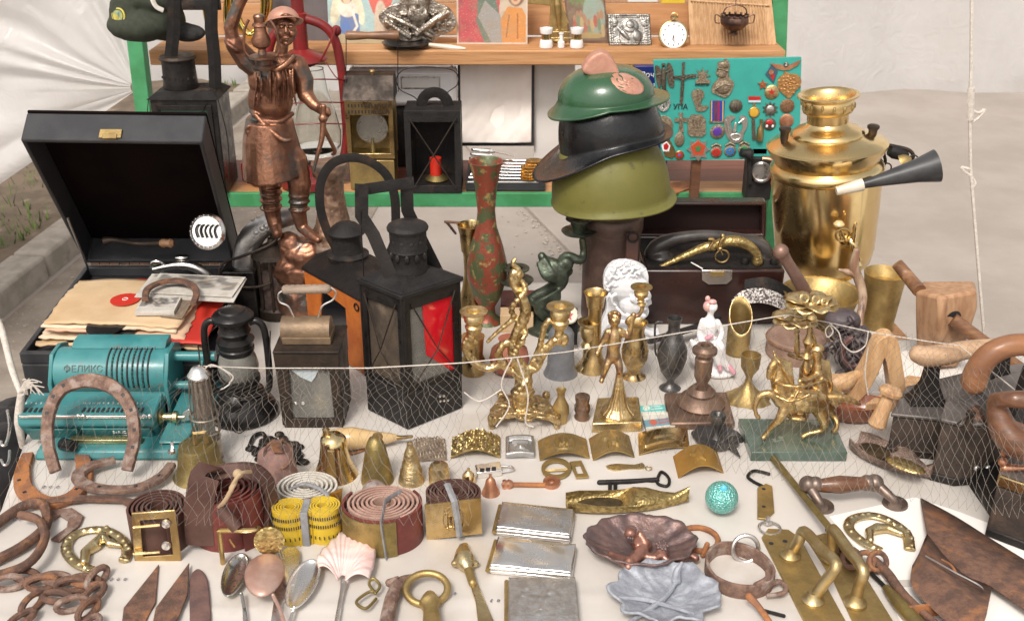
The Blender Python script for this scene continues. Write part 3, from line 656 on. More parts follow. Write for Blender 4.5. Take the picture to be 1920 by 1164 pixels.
mb=MB();mb.lathe(c-A*.010,[(24*s,0),(27.5*s,.003),(28*s,.007),(27*s,.011),(24.5*s,.0125),(24*s,.011),(0,.011)],48,axis=A);obj('case',mb,brass_pale,t)
mb=MB();mb.lathe(c-A*.010,[(24.2*s,.0112),(0,.0114)],48,axis=A);obj('dial',mb,porc,t)
mb=MB()
for k in range(12):
 a=k*math.pi/6;mb.box(c+A*.002+(X*math.cos(a)+Yv*math.sin(a))*19*s,(1.4*s,.0006,3.4*s),rot=Matrix.Rotation(0,3,'X'))
mb.tube([c+A*.003,c+A*.003+Yv*-15*s+X*1*s],.0005,5);mb.tube([c+A*.003,c+A*.003+Yv*-9*s+X*-2*s],.0007,5);mb.ell(c+A*.003-Yv*10*s,(.001,.0004,.001),6,4)
obj('hands',mb,dark_l,t)
mb=MB();mb.lathe(c+Vector((0,.005,28*s)),[(3*s,-1*s),(4*s,2*s),(6*s,4*s),(6*s,7*s),(3*s,8*s)],14);mb.tube(circ(c+Vector((0,.005,33*s)),7*s,(1,0,0),(0,0,1),18),.0009,6,closed=True);obj('crown',mb,brass_pale,t)
t=thing('ribbed_wooden_board','light wooden board with thin upright slats leaning at the right of the upper shelf','board',up(1368,YI,ZU))
Y=YI+.0
O=up(1294,Y,ZU);hh=Vp(0,-60,Y).z-ZU;dV=Vector((-.08*hh,hh*.25,hh))
mb=MB();w_=up(1456,Y,ZU)-O;mb.hexa([O,O+w_,O+w_+Vector((0,.008,0)),O+Vector((0,.008,0))],[O+dV,O+dV+w_*.93,O+dV+w_*.93+Vector((0,.008,0)),O+dV+Vector((0,.008,0))]);obj('board',mb,wood_l,t,bevel=.001)
for k in range(26):
 f=.06+.84*k/25;p=O+w_*f+Vector((0,-.002,.001));q=O+w_*f*.93+dV+Vector((0,-.002,0))
 mb=MB();mb.tube([p,q],.0017,6);obj('slat',mb,wood_l,t)
mb=MB();p=O+w_*.03+Vector((0,-.002,.0));mb.tube([p+dV*.56,p+w_*.9+dV*.5],.0028,6);obj('crossbar',mb,wood_l,t)
t=thing('censer','small dark pierced metal censer hanging in front of the slatted board','censer',Vp(1377,60,YI-.03));Y=YI-.03;s=S(Y,.45)
c=Vp(1377,40,Y);mb=MB();mb.lathe(c,[(6*s,-26*s),(9*s,-24*s),(5*s,-19*s),(16*s,-14*s),(26*s,-4*s),(27*s,2*s),(25*s,8*s),(20*s,10*s),(22*s,4*s),(12*s,-8*s),(0,-10*s)],24,wob=lambda a,z:1+.05*math.sin(a*8));obj('bowl',mb,bronze_dk,t)
mb=MB();mb.tube(spl([c+Vector((-24*s,0,8*s)),c+Vector((-18*s,0,24*s)),c+Vector((0,0,30*s)),c+Vector((18*s,0,24*s)),c+Vector((24*s,0,8*s))]),.0016,6)
for sx in(-1,1):
 mb.tube(spl([c+Vector((sx*24*s,0,6*s)),c+Vector((sx*36*s,0,12*s)),c+Vector((sx*36*s,0,-2*s)),c+Vector((sx*27*s,0,-4*s))]),.0014,6)
mb.tube([c+Vector((0,0,28*s)),c+Vector((0,.01,75*s))],.0012,6)
for k in range(14):mb.ell(c+Vector((math.cos(k*.45)*25*s,math.sin(k*.45)*25*s,11*s)),2.6*s,6,4)
obj('chain',mb,bronze_dk,t)
t=thing('cloth_hat','dark olive cloth cap with a round yellow badge at the left end of the rack','cap',Vp(290,80,2.44));Y=2.44;s=S(Y,.4);P=lambda x,y,d=0:Vp(x,y,Y+d)
mb=MB();mb.chain([(P(240,30),34*s),(P(285,28,.03),46*s),(P(310,38,.02),40*s)]);mb.ell(P(262,46,-.0),(62*s,48*s,32*s));mb.ell(P(228,22,-.012),(24*s,22*s,34*s));mb.ell(P(290,-5,.02),(70*s,50*s,30*s))
obj('crown',mb,cap_g,t,vox=.005,soft=5,smooth=180,disp=[('CLOUDS',.03,.006)])
mb=MB();mb.chain([(P(350,58,.02),16*s),(P(376,62,.02),10*s)]);mb.ell(P(352,62,.01),(34*s,20*s,17*s));obj('earflap',mb,m_('grey_wool',(.05,.047,.045),(.03,.03,.03),rough=.95,scale=60,bump=.6,bscale=500),t,vox=.004,soft=4,smooth=180)
mb=MB();mb.tube(spl([P(284,-5,-.05),P(292,12,-.055),P(306,20,-.05)]),.006,8,asp=.5);obj('strap',mb,strap_w,t)
def bdg(u,v):
 P_=Paint((.55,.46,.07));P_.put(lambda u,v:E(u,v,.5,.5,.4,.4),(.08,.12,.06));P_.put(lambda u,v:E(u,v,.5,.5,.34,.34),(.55,.45,.07));P_.put(lambda u,v:E(u,v,.5,.5,.16,.22),(.18,.3,.25));return P_(u,v)
c=P(223,30,-.035);N=Vector((-.35,-1,.15)).normalized();X=Vector((1,-.35,0)).normalized();Zv=X.cross(-N)
Zv=N.cross(X)*-1 if(N.cross(X)).z<0 else N.cross(X)
mb=MB();mb.lathe(c,[(14.5*s,0),(14.5*s,.0025),(12.6*s,.0035)],32,axis=N,sx=1.0,xdir=X);obj('badge',mb,m_('badge_yellow',(.55,.46,.08),rough=.5),t)
mb=MB();mb.lathe(c+N*.0026,[(12.3*s,0),(12.3*s,.001)],32,axis=N);obj('badge_ring',mb,cap_g,t)
mb=MB();mb.lathe(c+N*.0032,[(10.6*s,0),(10.6*s,.0012)],32,axis=N);mb.ell(c+N*.005,(4*s,.002,7*s));obj('badge_centre',mb,m_('badge_inner',(.50,.43,.10),(.12,.24,.2),rough=.4,scale=60),t)
mb=MB();Y=YI;P=lambda x,y,d=0:Vp(x,y,Y+d);s=S(Y,.42)
mb.tube(spl([P(452,-40),P(440,0),P(448,42),P(470,66),P(492,44),P(500,4),P(496,-40)],8),[11*s,9*s,8*s,8*s,9*s,12*s,16*s],16)
mb.tube(spl([P(378,-30,.02),P(384,20,.02),P(392,60,.02),P(396,92,.02)],6),4.5*s,10);mb.tube(spl([P(404,-30,.03),P(400,40,.03),P(404,92,.03)],6),7*s,10)
mb.tube(spl([P(430,-30,.02),P(425,30,.02),P(432,70,.02),P(446,92,.02)],6),7*s,12)
obj('brass_horn',mb,m_('brass_lacquered',(.86,.72,.28),(.75,.55,.15),metal=1,rough=.12,scale=14),label='shiny yellow brass horn with curved tubes behind the bronze miner',cat='horn',smooth=60)
# === LOWER SHELF
def lant_wire(mb,a,b,r=.0014):mb.tube([a,b],r,6)
t=thing('tall_black_lantern','tall black box lantern with a strap handle at the left end of the lower shelf','lantern',up(368,2.5,ZL+.002));Y=2.44
c0=up(374,Y,ZL+.002);s=S(Y,.25);zt=Vp(0,172,Y).z;w0=60*s
mb=MB();X0,X1=c0.x-54*s,c0.x+68*s
mb.bx(X0,X1,Y-w0,Y+w0*.6,ZL+.003,zt);obj('body',mb,blackp,t,bevel=.003)
mb=MB();mb.hexa([(X0-.006,Y-w0-.006,zt),(X1+.006,Y-w0-.006,zt),(X1+.006,Y+w0*.6+.006,zt),(X0-.006,Y+w0*.6+.006,zt)],[(X0+.01,Y-w0+.02,zt+.012),(X1-.01,Y-w0+.02,zt+.012),(X1-.01,Y+w0*.6-.01,zt+.012),(X0+.01,Y+w0*.6-.01,zt+.012)]);obj('roof',mb,black_m,t,bevel=.001)
mb=MB();fr=[(X0+.012,zt-.012),(X1-.012,zt-.012),(X1-.012,zt-.16),(X0+.012,zt-.16)]
mb.ring([Vector((x,Y-w0-.001,z))for x,z in fr],[Vector((x*.86+c0.x*.14+(0.0),Y-w0-.001,(z-zt+.086)*.86+zt-.086))for x,z in fr],(0,-.003,0));obj('door_frame',mb,iron,t,bevel=.0006)
mb=MB();mb.bx(X0+.02,X1-.02,Y-w0-.0022,Y-w0-.001,zt-.15,zt-.022);obj('pane',mb,m_('dark_green_glass',(.01,.03,.02),rough=.08,coat=.5),t)
mb=MB();mb.tube([(X0+.012,Y-w0-.005,zt-.01),(c0.x,Y-w0-.007,zt-.12)],.0012,5);mb.tube([(X1-.02,Y-w0-.005,zt-.005),(c0.x-.01,Y-w0-.007,zt-.12)],.0012,5)
mb.tube(spl([(X0-.002,Y-w0,zt-.0),(X0-.008,Y-w0-.003,zt-.04),(X0-.006,Y-w0,zt-.1)]),.001,5);mb.tube(spl([(X1+.004,Y-w0,zt),(X1+.016,Y-w0-.002,zt-.09),(X1+.008,Y-w0,zt-.2)]),.0012,5);obj('guard_wire',mb,iron,t)
cc=Vector((c0.x-8*s,Y-.012,zt+.010));mb=MB();mb.lathe(cc,[(31*s,0),(32*s,.004),(31*s,.02),(30*s,.055),(30*s,.066)],32);obj('chimney',mb,iron,t)
mb=MB()
for k in range(7):
 a=R(200+k*23);mb.box(cc+Vector((math.cos(a)*30.5*s,math.sin(a)*30.5*s,.028)),(.004,.004,.005))
obj('vent_teeth',mb,black_m,t)
mb=MB();mb.lathe(cc+Vector((0,0,.066)),[(33*s,0),(34*s,.003),(31*s,.008),(0,.011)],32);obj('chimney_cap',mb,iron_br,t)
mb=MB();ya=Y-.03
for x0,x1,side in((318,326,-1),(404,396,1)):
 pth=[Vp(x0,166,ya),Vp(x0+side*-2,110,ya),Vp(x1,55,ya-.005),Vp(x1,2,ya-.005),Vp(x1,-30,ya-.005)]
 mb.tube(pth,12*s,4,up=(0,1,0),asp=.2)
obj('handle_strap',mb,iron,t,smooth=20,bevel=.0006)
mb=MB();mb.tube([Vp(308,8,ya),Vp(414,8,ya)],11*s,4,up=(0,1,0),asp=.25);obj('handle_bar',mb,black_m,t,bevel=.0005)
t=thing('red_storm_lantern','large red hurricane lantern with wire guard behind the bronze miner','lantern',up(580,2.43,ZL));Y=2.44;P=lambda x,y,d=0:Vp(x,y,Y+d);s=S(Y,.25)
mb=MB();mb.tube(spl([P(572,35),P(606,48),P(628,75),P(640,130),P(647,200),P(650,260),P(640,310),P(622,340)],6),8.5*s,10);mb.tube(spl([P(572,35),P(530,48),P(508,80),P(500,140),P(496,260),P(515,335)],6),8.5*s,10);obj('side_tube',mb,redp,t)
mb=MB();b=up(582,Y,ZL+.001);mb.lathe(b,[(50*s,0),(56*s,.004),(56*s,.022),(46*s,.034),(22*s,.040),(20*s,.05)],36);obj('tank',mb,redp,t)
mb=MB();c=P(565,100);mb.lathe(c,[(30*s,-18*s),(48*s,-11*s),(46*s,-8*s),(22*s,4*s),(14*s,8*s),(14*s,60*s),(16*s,62*s),(16*s,72*s),(12*s,74*s),(12*s,120*s)],28);obj('chimney',mb,redp,t)
mb=MB();c=P(590,200);mb.lathe(c,[(30*s,-96*s),(44*s,-75*s),(46*s,-50*s),(38*s,-10*s),(26*s,30*s),(22*s,62*s),(21*s,70*s),(21.5*s,72*s)],32,caps=False);obj('glass_globe',mb,glass,t,solid=.0015)
mb=MB()
for k,y in enumerate((150,193,233)):mb.tube(spl([P(548,y+1,-.05),P(600,y-1,-.055),P(650,y,-.01)]),.0016,6)
mb.tube(spl([P(612,118,-.03),P(630,145,-.05),P(648,152,-.01)]),.0013,6);mb.tube(spl([P(630,52,-.01),P(614,90,-.03),P(596,118,-.03),P(570,128,-.03)]),.0022,6);obj('guard_wire',mb,redp,t)
mb=MB();mb.ell(P(631,58),(9*s,9*s,10*s));obj('handle_lug',mb,redp,t)
mb=MB();mb.lathe(P(590,330),[(24*s,0),(26*s,10*s),(14*s,20*s),(12*s,28*s),(4*s,30*s)],24);obj('burner',mb,iron_br,t)
mb=MB();c=up(488,2.44,ZL+.024);mb.ell(c,(26*s,26*s,.023),28,14);obj('cream_enamel_bowl',mb,ivory,label='rounded cream enamel bowl turned over behind the statue legs',cat='bowl')
mb=MB();mb.bx(up(458,2.47,0).x,up(530,2.47,0).x,2.465,2.49,ZL+.001,ZL+.045);obj('red_tin',mb,redpl,label='flat red tin behind the cream bowl on the lower shelf',cat='tin',bevel=.003)
t=thing('brass_carriage_lantern','square brass lantern with a round reflector and a wooden handle on the lower shelf','lantern',up(702,2.44,ZL));Y=2.44
x0,x1=up(657,Y,.1).x,up(744,Y,.1).x;D=.075;zA=Vp(0,190,Y-D/2).z;zm=Vp(0,298,Y-D/2).z
yf=Y-D/2
mb=MB();mb.bx(x0+.002,x1-.002,yf+.002,Y+D/2,ZL+.001,zm-.004);obj('lower_box',mb,brass_dull,t,bevel=.002)
mb=MB();O=[Vector((x0,yf,zm)),Vector((x1,yf,zm)),Vector((x1,yf,zA)),Vector((x0,yf,zA))];I=[Vector((x0+.010,yf,zm+.012)),Vector((x1-.010,yf,zm+.012)),Vector((x1-.010,yf,zA-.032)),Vector((x0+.010,yf,zA-.032))]
mb.ring(O,I,(0,.004,0));obj('front_frame',mb,brass,t,bevel=.001)
mb=MB();mb.bx(x0,x0+.003,yf+.004,Y+D/2,zm,zA);mb.bx(x1-.003,x1,yf+.004,Y+D/2,zm,zA);mb.bx(x0+.003,x1-.003,Y+D/2-.003,Y+D/2,zm,zA);mb.bx(x0+.003,x1-.003,yf+.004,Y+D/2-.003,zm,zm+.003);obj('case',mb,brass_dull,t)
mb=MB()
for k in range(13):
 xx=x0+.009+k*(x1-x0-.018)/12
 for zz in(zA-.010,zA-.024):mb.box((xx,yf-.0006,zz),(.0028,.002,.0075))
obj('vent_slots',mb,dark_l,t)
mb=MB();zc=(zm+zA-.02)/2+.004;mb.lathe((x0*.5+x1*.5,Y+.028,zc),[(.036,-.024),(.034,-.012),(.02,-.004),(0,0)],36,axis=(0,1,0));obj('reflector',mb,steel,t)
mb=MB();mb.lathe((x0*.5+x1*.5,Y,zm+.004),[(.006,0),(.005,.015),(.003,.02),(.003,.032),(0,.034)],16);obj('burner',mb,brass_dull,t)
mb=MB();mb.bx(x0+.008,x1-.008,yf+.005,yf+.007,zm+.010,zA-.030);obj('pane',mb,glass,t)
mb=MB();zt=Vp(0,140,Y).z;mb.hexa([(x0-.004,yf-.004,zA+.001),(x1+.004,yf-.004,zA+.001),(x1+.004,Y+D/2,zA+.001),(x0-.004,Y+D/2,zA+.001)],[(x0-.002,yf+.03,zt),(x1+.002,yf+.03,zt),(x1+.002,Y+D/2,zt),(x0-.002,Y+D/2,zt)]);obj('hood',mb,iron_br,t,bevel=.001)
mb=MB();mb.lathe((x0*.5+x1*.5+.008,yf+.035,zt),[(.003,0),(.003,.006),(.007,.008),(.006,.011),(0,.012)],14);obj('knob',mb,brass,t)
mb=MB();s=S(Y,.3)
for px in(649,746):mb.tube(spl([Vp(px+1,172,yf+.02),Vp(px,150,yf+.02),Vp(px,100,yf+.02),Vp(px,68,yf+.02)]),.0011,6)
obj('bail_wire',mb,iron,t)
mb=MB();mb.lathe(Vp(648,67,yf+.02),[(7*s,0),(8.5*s,6*s),(8*s,24*s),(6.5*s,40*s),(7.5*s,60*s),(9*s,84*s),(9.5*s,92*s),(8*s,98*s)],16,axis=(1,0,0));obj('wooden_grip',mb,wood_h,t)
mb=MB();mb.lathe((x0*.5+x1*.5,yf-.001,zm-.002),[(.006,0),(.006,.004),(0,.005)],14,axis=(0,-1,0));obj('catch',mb,brass,t)
t=thing('white_radio','white rounded enamel box with a chrome framed window under the upper shelf','box',up(770,2.56,ZL));Y=2.58
a,b=Vp(656,200,Y),Vp(856,126,Y);mb=MB();mb.bx(a.x,b.x,Y,Y+.06,ZL+.001,a.z);obj('stand',mb,black_m,t,bevel=.003)
mb=MB();mb.bx(a.x,b.x,Y-.012,Y+.07,a.z+.001,b.z);obj('body',mb,porc,t,bevel=.014)
a,b=Vp(752,167,Y-.013),Vp(825,144,Y-.013);mb=MB();mb.bx(a.x,b.x,Y-.0145,Y-.0122,a.z,b.z);obj('window',mb,steel,t,bevel=.001)
mb=MB();mb.bx(a.x+.003,b.x-.003,Y-.0158,Y-.0146,a.z+.003,b.z-.003);obj('label_plate',mb,card_w,t,bevel=.0004)
t=thing('black_candle_lantern','black box lantern with crossed guard wires and a red candle inside on the lower shelf','lantern',up(812,2.42,ZL));Y=2.42
x0,x1=up(764,Y,.1).x,up(866,Y,.1).x;yf=Y-.042;yb=Y+.05;zt=Vp(0,208,yf).z;z0=ZL+.001
mb=MB()
for xx in(x0,x1-.014):
 for yy in(yf,yb-.006):mb.bx(xx,xx+.014,yy,yy+.006,z0+.018,zt-.026)
mb.bx(x0,x1,yf,yb,z0,z0+.018);mb.bx(x0,x1,yf-.001,yb,zt-.026,zt);mb.bx(x0+.014,x1-.014,yb-.003,yb-.001,z0+.018,zt-.026);mb.bx(x0,x0+.002,yf+.006,yb-.006,z0+.018,zt-.026);mb.bx(x1-.002,x1,yf+.006,yb-.006,z0+.018,zt-.026)
obj('case',mb,black_m,t,bevel=.001)
mb=MB();cz=(z0+zt)/2-.02;cX=(x0+x1)/2+.004
mb.tube([(x0+.01,yf-.003,zt-.014),(x1-.012,yf-.003,z0+.012)],.0016,6);mb.tube([(x1-.008,yf-.0065,zt-.014),(x0+.02,yf-.0065,z0+.02)],.0016,6);obj('guard_wire',mb,iron_br,t)
mb=MB();mb.lathe((cX-.002,Y,z0+.032),[(.0135,0),(.0135,.04),(.006,.042),(0,.041)],24);obj('red_candle',mb,redpl,t)
mb=MB();mb.lathe((cX,Y,z0+.018),[(.024,0),(.027,.004),(.02,.01),(.016,.014),(0,.014)],28);obj('candle_holder',mb,brass_olive,t)
mb=MB();mb.tube(circ(Vector((cX,Y,zt+.001)),.030,(1,0,0),(0,0,1),20,0,180,False),.012,4,up=(0,1,0),asp=.15);obj('vent_arch',mb,iron,t,smooth=30)
mb=MB();mb.tube(spl([Vp(782,206,Y),Vp(780,185,Y),Vp(750,168,Y),Vp(744,145,Y),Vp(765,128,Y),Vp(812,126,Y),Vp(852,134,Y),Vp(858,158,Y),Vp(836,178,Y),Vp(842,206,Y)],6),.0012,6);obj('bail_wire',mb,iron,t)
t=thing('spoon_case','opened black case lined with white satin holding knives and gilt spoons','cutlery case',up(948,2.47,ZL));Y=2.44
mb=MB();a,b=up(874,2.40,ZL),up(1022,2.40,ZL);y0,y1=2.395,2.56;z0=ZL+.001
mb.bx(a.x,b.x,y0,y1,z0,z0+.006);mb.bx(a.x,b.x,y0,y0+.004,z0+.006,z0+.02);mb.bx(a.x,a.x+.004,y0+.004,y1,z0+.006,z0+.02);mb.bx(b.x-.004,b.x,y0+.004,y1,z0+.006,z0+.02);obj('tray',mb,black_le,t,bevel=.0008)
mb=MB();mb.bx(a.x+.004,b.x-.004,y0-.0006,y0+.0045,z0+.0203,z0+.022);obj('trim',mb,card_w,t)
zt=Vp(0,108,2.60).z
O=up(862,2.58,Vp(0,268,2.58).z);U=up(1000,2.58,O.z)-O;h=zt-O.z
def sat(u,v):return .0022*np.sin((v*3+.8*np.sin(u*2.2+1))*3.1)+.0018*nz(u,v,2.2,5)+.001*nz(u,v,5,6)
sheet('satin_lining',O+Vector((.003,0,0)),U-Vector((.008,0,0)),Vector((0,h*.14,h)),satin,t,nx=70,ny=70,height=sat,th=.003,smooth=180)
mb=MB();mb.hexa([O+Vector((-.003,.006,-.01)),O+U+Vector((.002,.006,-.01)),O+U+Vector((.002,.02,-.01)),O+Vector((-.003,.02,-.01))],[O+Vector((-.003,.006+h*.14,h+.002)),O+U+Vector((.002,.006+h*.14,h+.002)),O+U+Vector((.002,.02+h*.14,h+.002)),O+Vector((-.003,.02+h*.14,h+.002))]);obj('lid',mb,black_le,t,bevel=.001)
z0=ZL+.0245
for k in range(7):
 Yk=2.405+k*.018;s=S(Yk,z0)
 x1=up(992+(1.6*k if k>4 else 0),Yk,0).x;x0=up(880+k*3,Yk,0).x
 c=Vector((x1,Yk,z0+.003+k*.0016));tl=Vector((x0,Yk+.006,z0+.0045+k*.0016))
 mb=MB()
 if k!=9:
  t_=thing('gilt_spoon','%s gilt-bowled silver spoon of the row in the satin lined case'%['nearest','second nearest','third nearest','middle','third farthest','second farthest','farthest'][k],'spoon',c,'spoons in the satin lined case')
  mb.lathe(c,[(.002,-.0045),(.010,-.003),(.0155,.0),(.0162,.0015),(.0145,.0008),(.009,-.002),(.0,-.003)],20,sx=1.35);obj('bowl',mb,gold,t_)
  mb=MB();mb.tube([c+Vector((-.02,0,.0005)),c.lerp(tl,.5),tl],[.0028,.0022,.0045],8,asp=.5,up=(0,0,1));obj('handle',mb,silver,t_)
for k in range(3):
 mb=MB();a=up(884+k*2,2.50+k*.016,0);a=Vector((a.x,2.50+k*.016,z0+.022+k*.006));mb.chain([(a,.0045),(a+Vector((.045,-.002,-.003)),.0058),(a+Vector((.05,-.002,-.004)),.004)],8);mb.tube([a+Vector((.045,-.002,-.003)),a+Vector((.1,-.01,-.014))],[.004,.0025],8,asp=.3,up=(0,0,1))
 obj('table_knife',mb,silver,label=['silver knife handle lying nearest at the back of the spoon case','middle silver knife handle at the back of the spoon case','farthest silver knife handle at the back of the spoon case'][k],cat='knife',group='knives in the spoon case')
panel('white_board',1001,1075,118,2.60,ZL+.001,card_w,lean=.1,label='plain white board standing right of the satin lined case',cat='board',smooth=30)
panel('speckled_board',1150,1192,124,2.47,ZL+.001,brass_ornate,lean=.05,label='narrow engraved brass panel between the green helmet and the blue book',cat='panel',smooth=30)
t=thing('blue_book','dark blue book with white lettering beside the badge board','book',up(1210,2.44,ZL));Y=2.44
a,b=Vp(1186,215,Y),Vp(1262,125,Y);mb=MB();mb.bx(a.x,b.x,Y,Y+.022,ZL+.001,b.z);obj('cover',mb,m_('blue_cover',(.012,.02,.13),rough=.35),t,bevel=.001)
M0=lambda x,y:mframe(Vp(x,y,Y-.0008),(1,0,0),(0,0,1))
text('Почетные',.017,M0(1200,141),white_l,t,align='LEFT',depth=.0003);text('Звания',.017,M0(1200,160),white_l,t,align='LEFT',depth=.0003);text('Военные',.017,M0(1200,179),white_l,t,align='LEFT',depth=.0003)
mb=MB()
for y in(136,152,168):mb.box(Vp(1192,y,Y-.0004),(.006,.0006,.011))
obj('white_squares',mb,white_l,t);mb=MB();mb.box(Vp(1222,196,Y-.0004),(.03,.0006,.006));obj('yellow_line',mb,yellow_t,t)
mb=MB();Y=2.33;mb.flat([(1180,372),(1250,345),(1292,340),(1297,352),(1255,368)],ZL+.001,ZL+.005);obj('orange_strap',mb,rust_o,label='orange leather strap end sticking out to the right of the olive helmet',cat='strap',bevel=.001)
# --- fluted canister and the three helmets
YC=1.80;cc=up(1141,YC,0);s=S(YC,.1)
t=thing('fluted_canister','tall brown fluted metal canister with a lidded top standing behind the plaster head','canister',cc)
zt=Vp(0,400,YC).z
mb=MB();mb.lathe(cc,[(52*s,0),(53*s,.004),(53*s,zt*.84),(55*s,zt*.845),(55*s,zt*.86)],96,wob=lambda a,z:1-.05*(1 if .006<z<zt*.80 and math.sin(a*34)>.2 else 0));obj('body',mb,m_('canister_paint',(.13,.082,.065),(.09,.055,.045),(.19,.14,.11),metal=.3,rough=.42,scale=40,bump=.3,bscale=220),t)
mb=MB();mb.lathe(cc,[(56*s,zt*.862),(57*s,zt*.87),(57*s,zt*.97),(54*s,zt*.995),(0,zt)],48);obj('lid',mb,MATS['canister_paint'],t)
mb=MB();p=Vp(1186,440,YC-.055);mb.bx(p.x-.011,p.x+.011,YC-.062,YC-.054,zt*.62,zt*.93);obj('hasp',mb,leath,t,bevel=.002)
mb=MB();mb.tube(circ(Vector((p.x,YC-.064,zt*.9)),.009,(1,0,0),(0,0,1),14),.0018,6,closed=True);obj('buckle',mb,iron,t)
def helmet(name,c,rx,ry,h,brim,zed,tilt,m,label,pw=.85,mats2=None):
 t=thing(name,label,'helmet',c);Rm=Matrix.Rotation(R(tilt),3,'Y')
 mb=MB();rows=[]
 NT,NA=26,72
 for j in range(NT+8):
  row=[]
  for k in range(NA):
   a=2*math.pi*k/NA;ca,sa=math.cos(a),math.sin(a)
   if j<=NT:
    u=max(.002,j/NT);ph=u*math.pi/2;r=math.sin(ph)**pw;z=h*math.cos(ph);z+=zed(a)*u**3
    p=Vector((rx*ca*r,ry*sa*r,z))
   else:
    u=(j-NT)/7;bw,bd=brim(a);r0=Vector((rx*ca,ry*sa,zed(a)));nn=Vector((ca,sa,0))
    p=r0+nn*bw*u+Vector((0,0,-bd*math.sin(u*math.pi/2)))
   row.append(Vector(c)+Rm@p)
  rows.append(row)
 mb.grid(rows,closed_u=True);mb.f.append(tuple(range(NA-1,-1,-1)));mb.m.append(0)
 o=obj('shell',mb,m,t,smooth=180,solid=.003);return t,Rm
YC2=YC;s=S(YC2,.25)
c=Vp(1145,352,YC2-.01)
t1,_=helmet('olive_helmet',c,109*s,112*s,108*s,lambda a:(8*s*(1+.6*math.cos(a)),10*s),lambda a:-8*s-5*s*math.cos(2*a)-6*s*math.sin(a)*-1,-4,olive_h,'olive green steel helmet at the bottom of the stack of three',pw=.66)
mb=MB()
for px,py in((1052,352),(1247,330)):
 pass
c=Vp(1146,258,YC2)
def bb(a):
 L=max(0,math.cos(a-math.pi));Rr=max(0,math.cos(a));F=max(0,-math.sin(a))
 return(8*s+52*s*L**1.5+8*s*Rr+8*s*F,6*s+26*s*L**1.5-8*s*Rr+4*s*F)
t2,_=helmet('black_helmet',c,96*s,98*s,96*s,bb,lambda a:-10*s*math.cos(2*a),-12,black_h,'glossy black helmet with a long neck guard in the middle of the stack',pw=.6)
c=Vp(1136,183,YC2)
def bg_(a):
 L=max(0,math.cos(a-math.pi));Rr=max(0,math.cos(a));F=max(0,-math.sin(a))
 return(7*s+14*s*L+22*s*Rr**2+6*s*F,3*s+22*s*L)
t3,Rg=helmet('green_helmet',c,86*s,80*s,55*s,bg_,lambda a:0,-4,green_h,'green fire helmet with a copper comb on top of the stack',pw=.72)
mb=MB();rows=[]
for j in range(18):
 a=R(28+j*5.2*1.35);row=[]
 for k in range(9):
  v=k/8-.5;hgt=(1-(2*v)**2)*13*s*math.sin((j+.5)/18*math.pi)**.5
  x=math.cos(a)*84*s;z=math.sin(a)**.9*74*s+hgt+.5*s
  row.append(c+Rg@Vector((x*.95,v*22*s,z)))
 rows.append(row)
mb.grid(rows);
comb=[(1092,136),(1102,114),(1120,100),(1138,101),(1153,118),(1163,146),(1142,150),(1118,146)]
mb=MB();mb.prism([Vp(a,b,YC2-.034)for a,b in smooth2(comb,4)],(0,.034,0));obj('comb',mb,copper_p,t3,vox=.003,soft=6,smooth=180)
cx_,cy_=1176,158;mb=MB();rows=[]
ang=24
for j in range(9):
 row=[]
 for k in range(28):
  r_=j/8;al=2*math.pi*k/28;ex,ey=math.cos(al)*33*r_,math.sin(al)*17*r_
  px=cx_+ex*math.cos(R(ang))-ey*math.sin(R(ang));py=cy_+ex*math.sin(R(ang))+ey*math.cos(R(ang))
  best=Vp(px,py,YC2-.075)
  for q in range(40):
   Yq=YC2-.11+q*.0028;p=Vp(px,py,Yq);l_=Rg.transposed()@(p-c);zz=max(0,l_.z/(55*s));rr=math.hypot(l_.x/(86*s),l_.y/(80*s))
   u_=math.acos(min(1,zz));
   if rr<math.sin(u_)**.72+.03:best=p;break
  row.append(best)
 rows.append(row)
mb.grid(rows,closed_u=True);obj('copper_plate',mb,copper_p,t3,smooth=180,solid=.003)
# --- badge board
YB=2.34
t=thing('badge_board','turquoise felt board covered with badges and medals leaning at the right end of the rack','badge board',Vp(1360,302,YB))
O=Vp(1241,302,YB);U_=Vp(1499,297,YB)-O;V_=Vp(1225,113,YB)-O
mb=MB();mb.hexa([Vp(1241,302,YB),Vp(1499,297,YB),Vp(1499,297,YB)+Vector((0,.008,0)),Vp(1241,302,YB)+Vector((0,.008,0))],[Vp(1225,113,YB),Vp(1503,108,YB),Vp(1503,108,YB)+Vector((0,.008,0)),Vp(1225,113,YB)+Vector((0,.008,0))]);obj('board',mb,tealb,t,bevel=.001)
for q_ in(1300,1430):mb=MB();p=Vp(q_,300,YB);mb.bx(p.x,p.x+.02,YB+.0085,YB+.03,ZL-.02,p.z+.1);obj('stay',mb,wood_d,t,bevel=.001)
text('УПА',.0155,mframe(Vp(1276,201,YB-.0012),(1,0,0),(0,0,1)),dark_l,t,bold=.0003)
text('МАЗЕПА',.0072,mframe(Vp(1316,160,YB-.0012),(1,0,0),(0,0,1)),dark_l,t,bold=.0001)
bs=S(YB,.25);BP=lambda x,y,d=0:Vp(x,y,YB-d)
def bprism(mb,out,d0=.0006,d1=.003,sm=0):
 if sm:out=smooth2(out,sm)
 mb.prism([BP(a,b,d0)for a,b in out],(0,-(d1-d0),0));return mb
def bdisc(mb,x,y,rx,ry=None,d0=.0006,d1=.003,n=24,dome_=0):
 ry=ry or rx;c=BP(x,y,d0);mb.lathe(c,[(rx*bs,0),(rx*bs,(d1-d0)*.6),(rx*.9*bs,d1-d0)]+([(rx*.5*bs,d1-d0+dome_*.8),(0,d1-d0+dome_)]if dome_ else[(0,d1-d0)]),n,axis=(0,-1,0),xdir=(1,0,0),sx=1.0)
 return mb
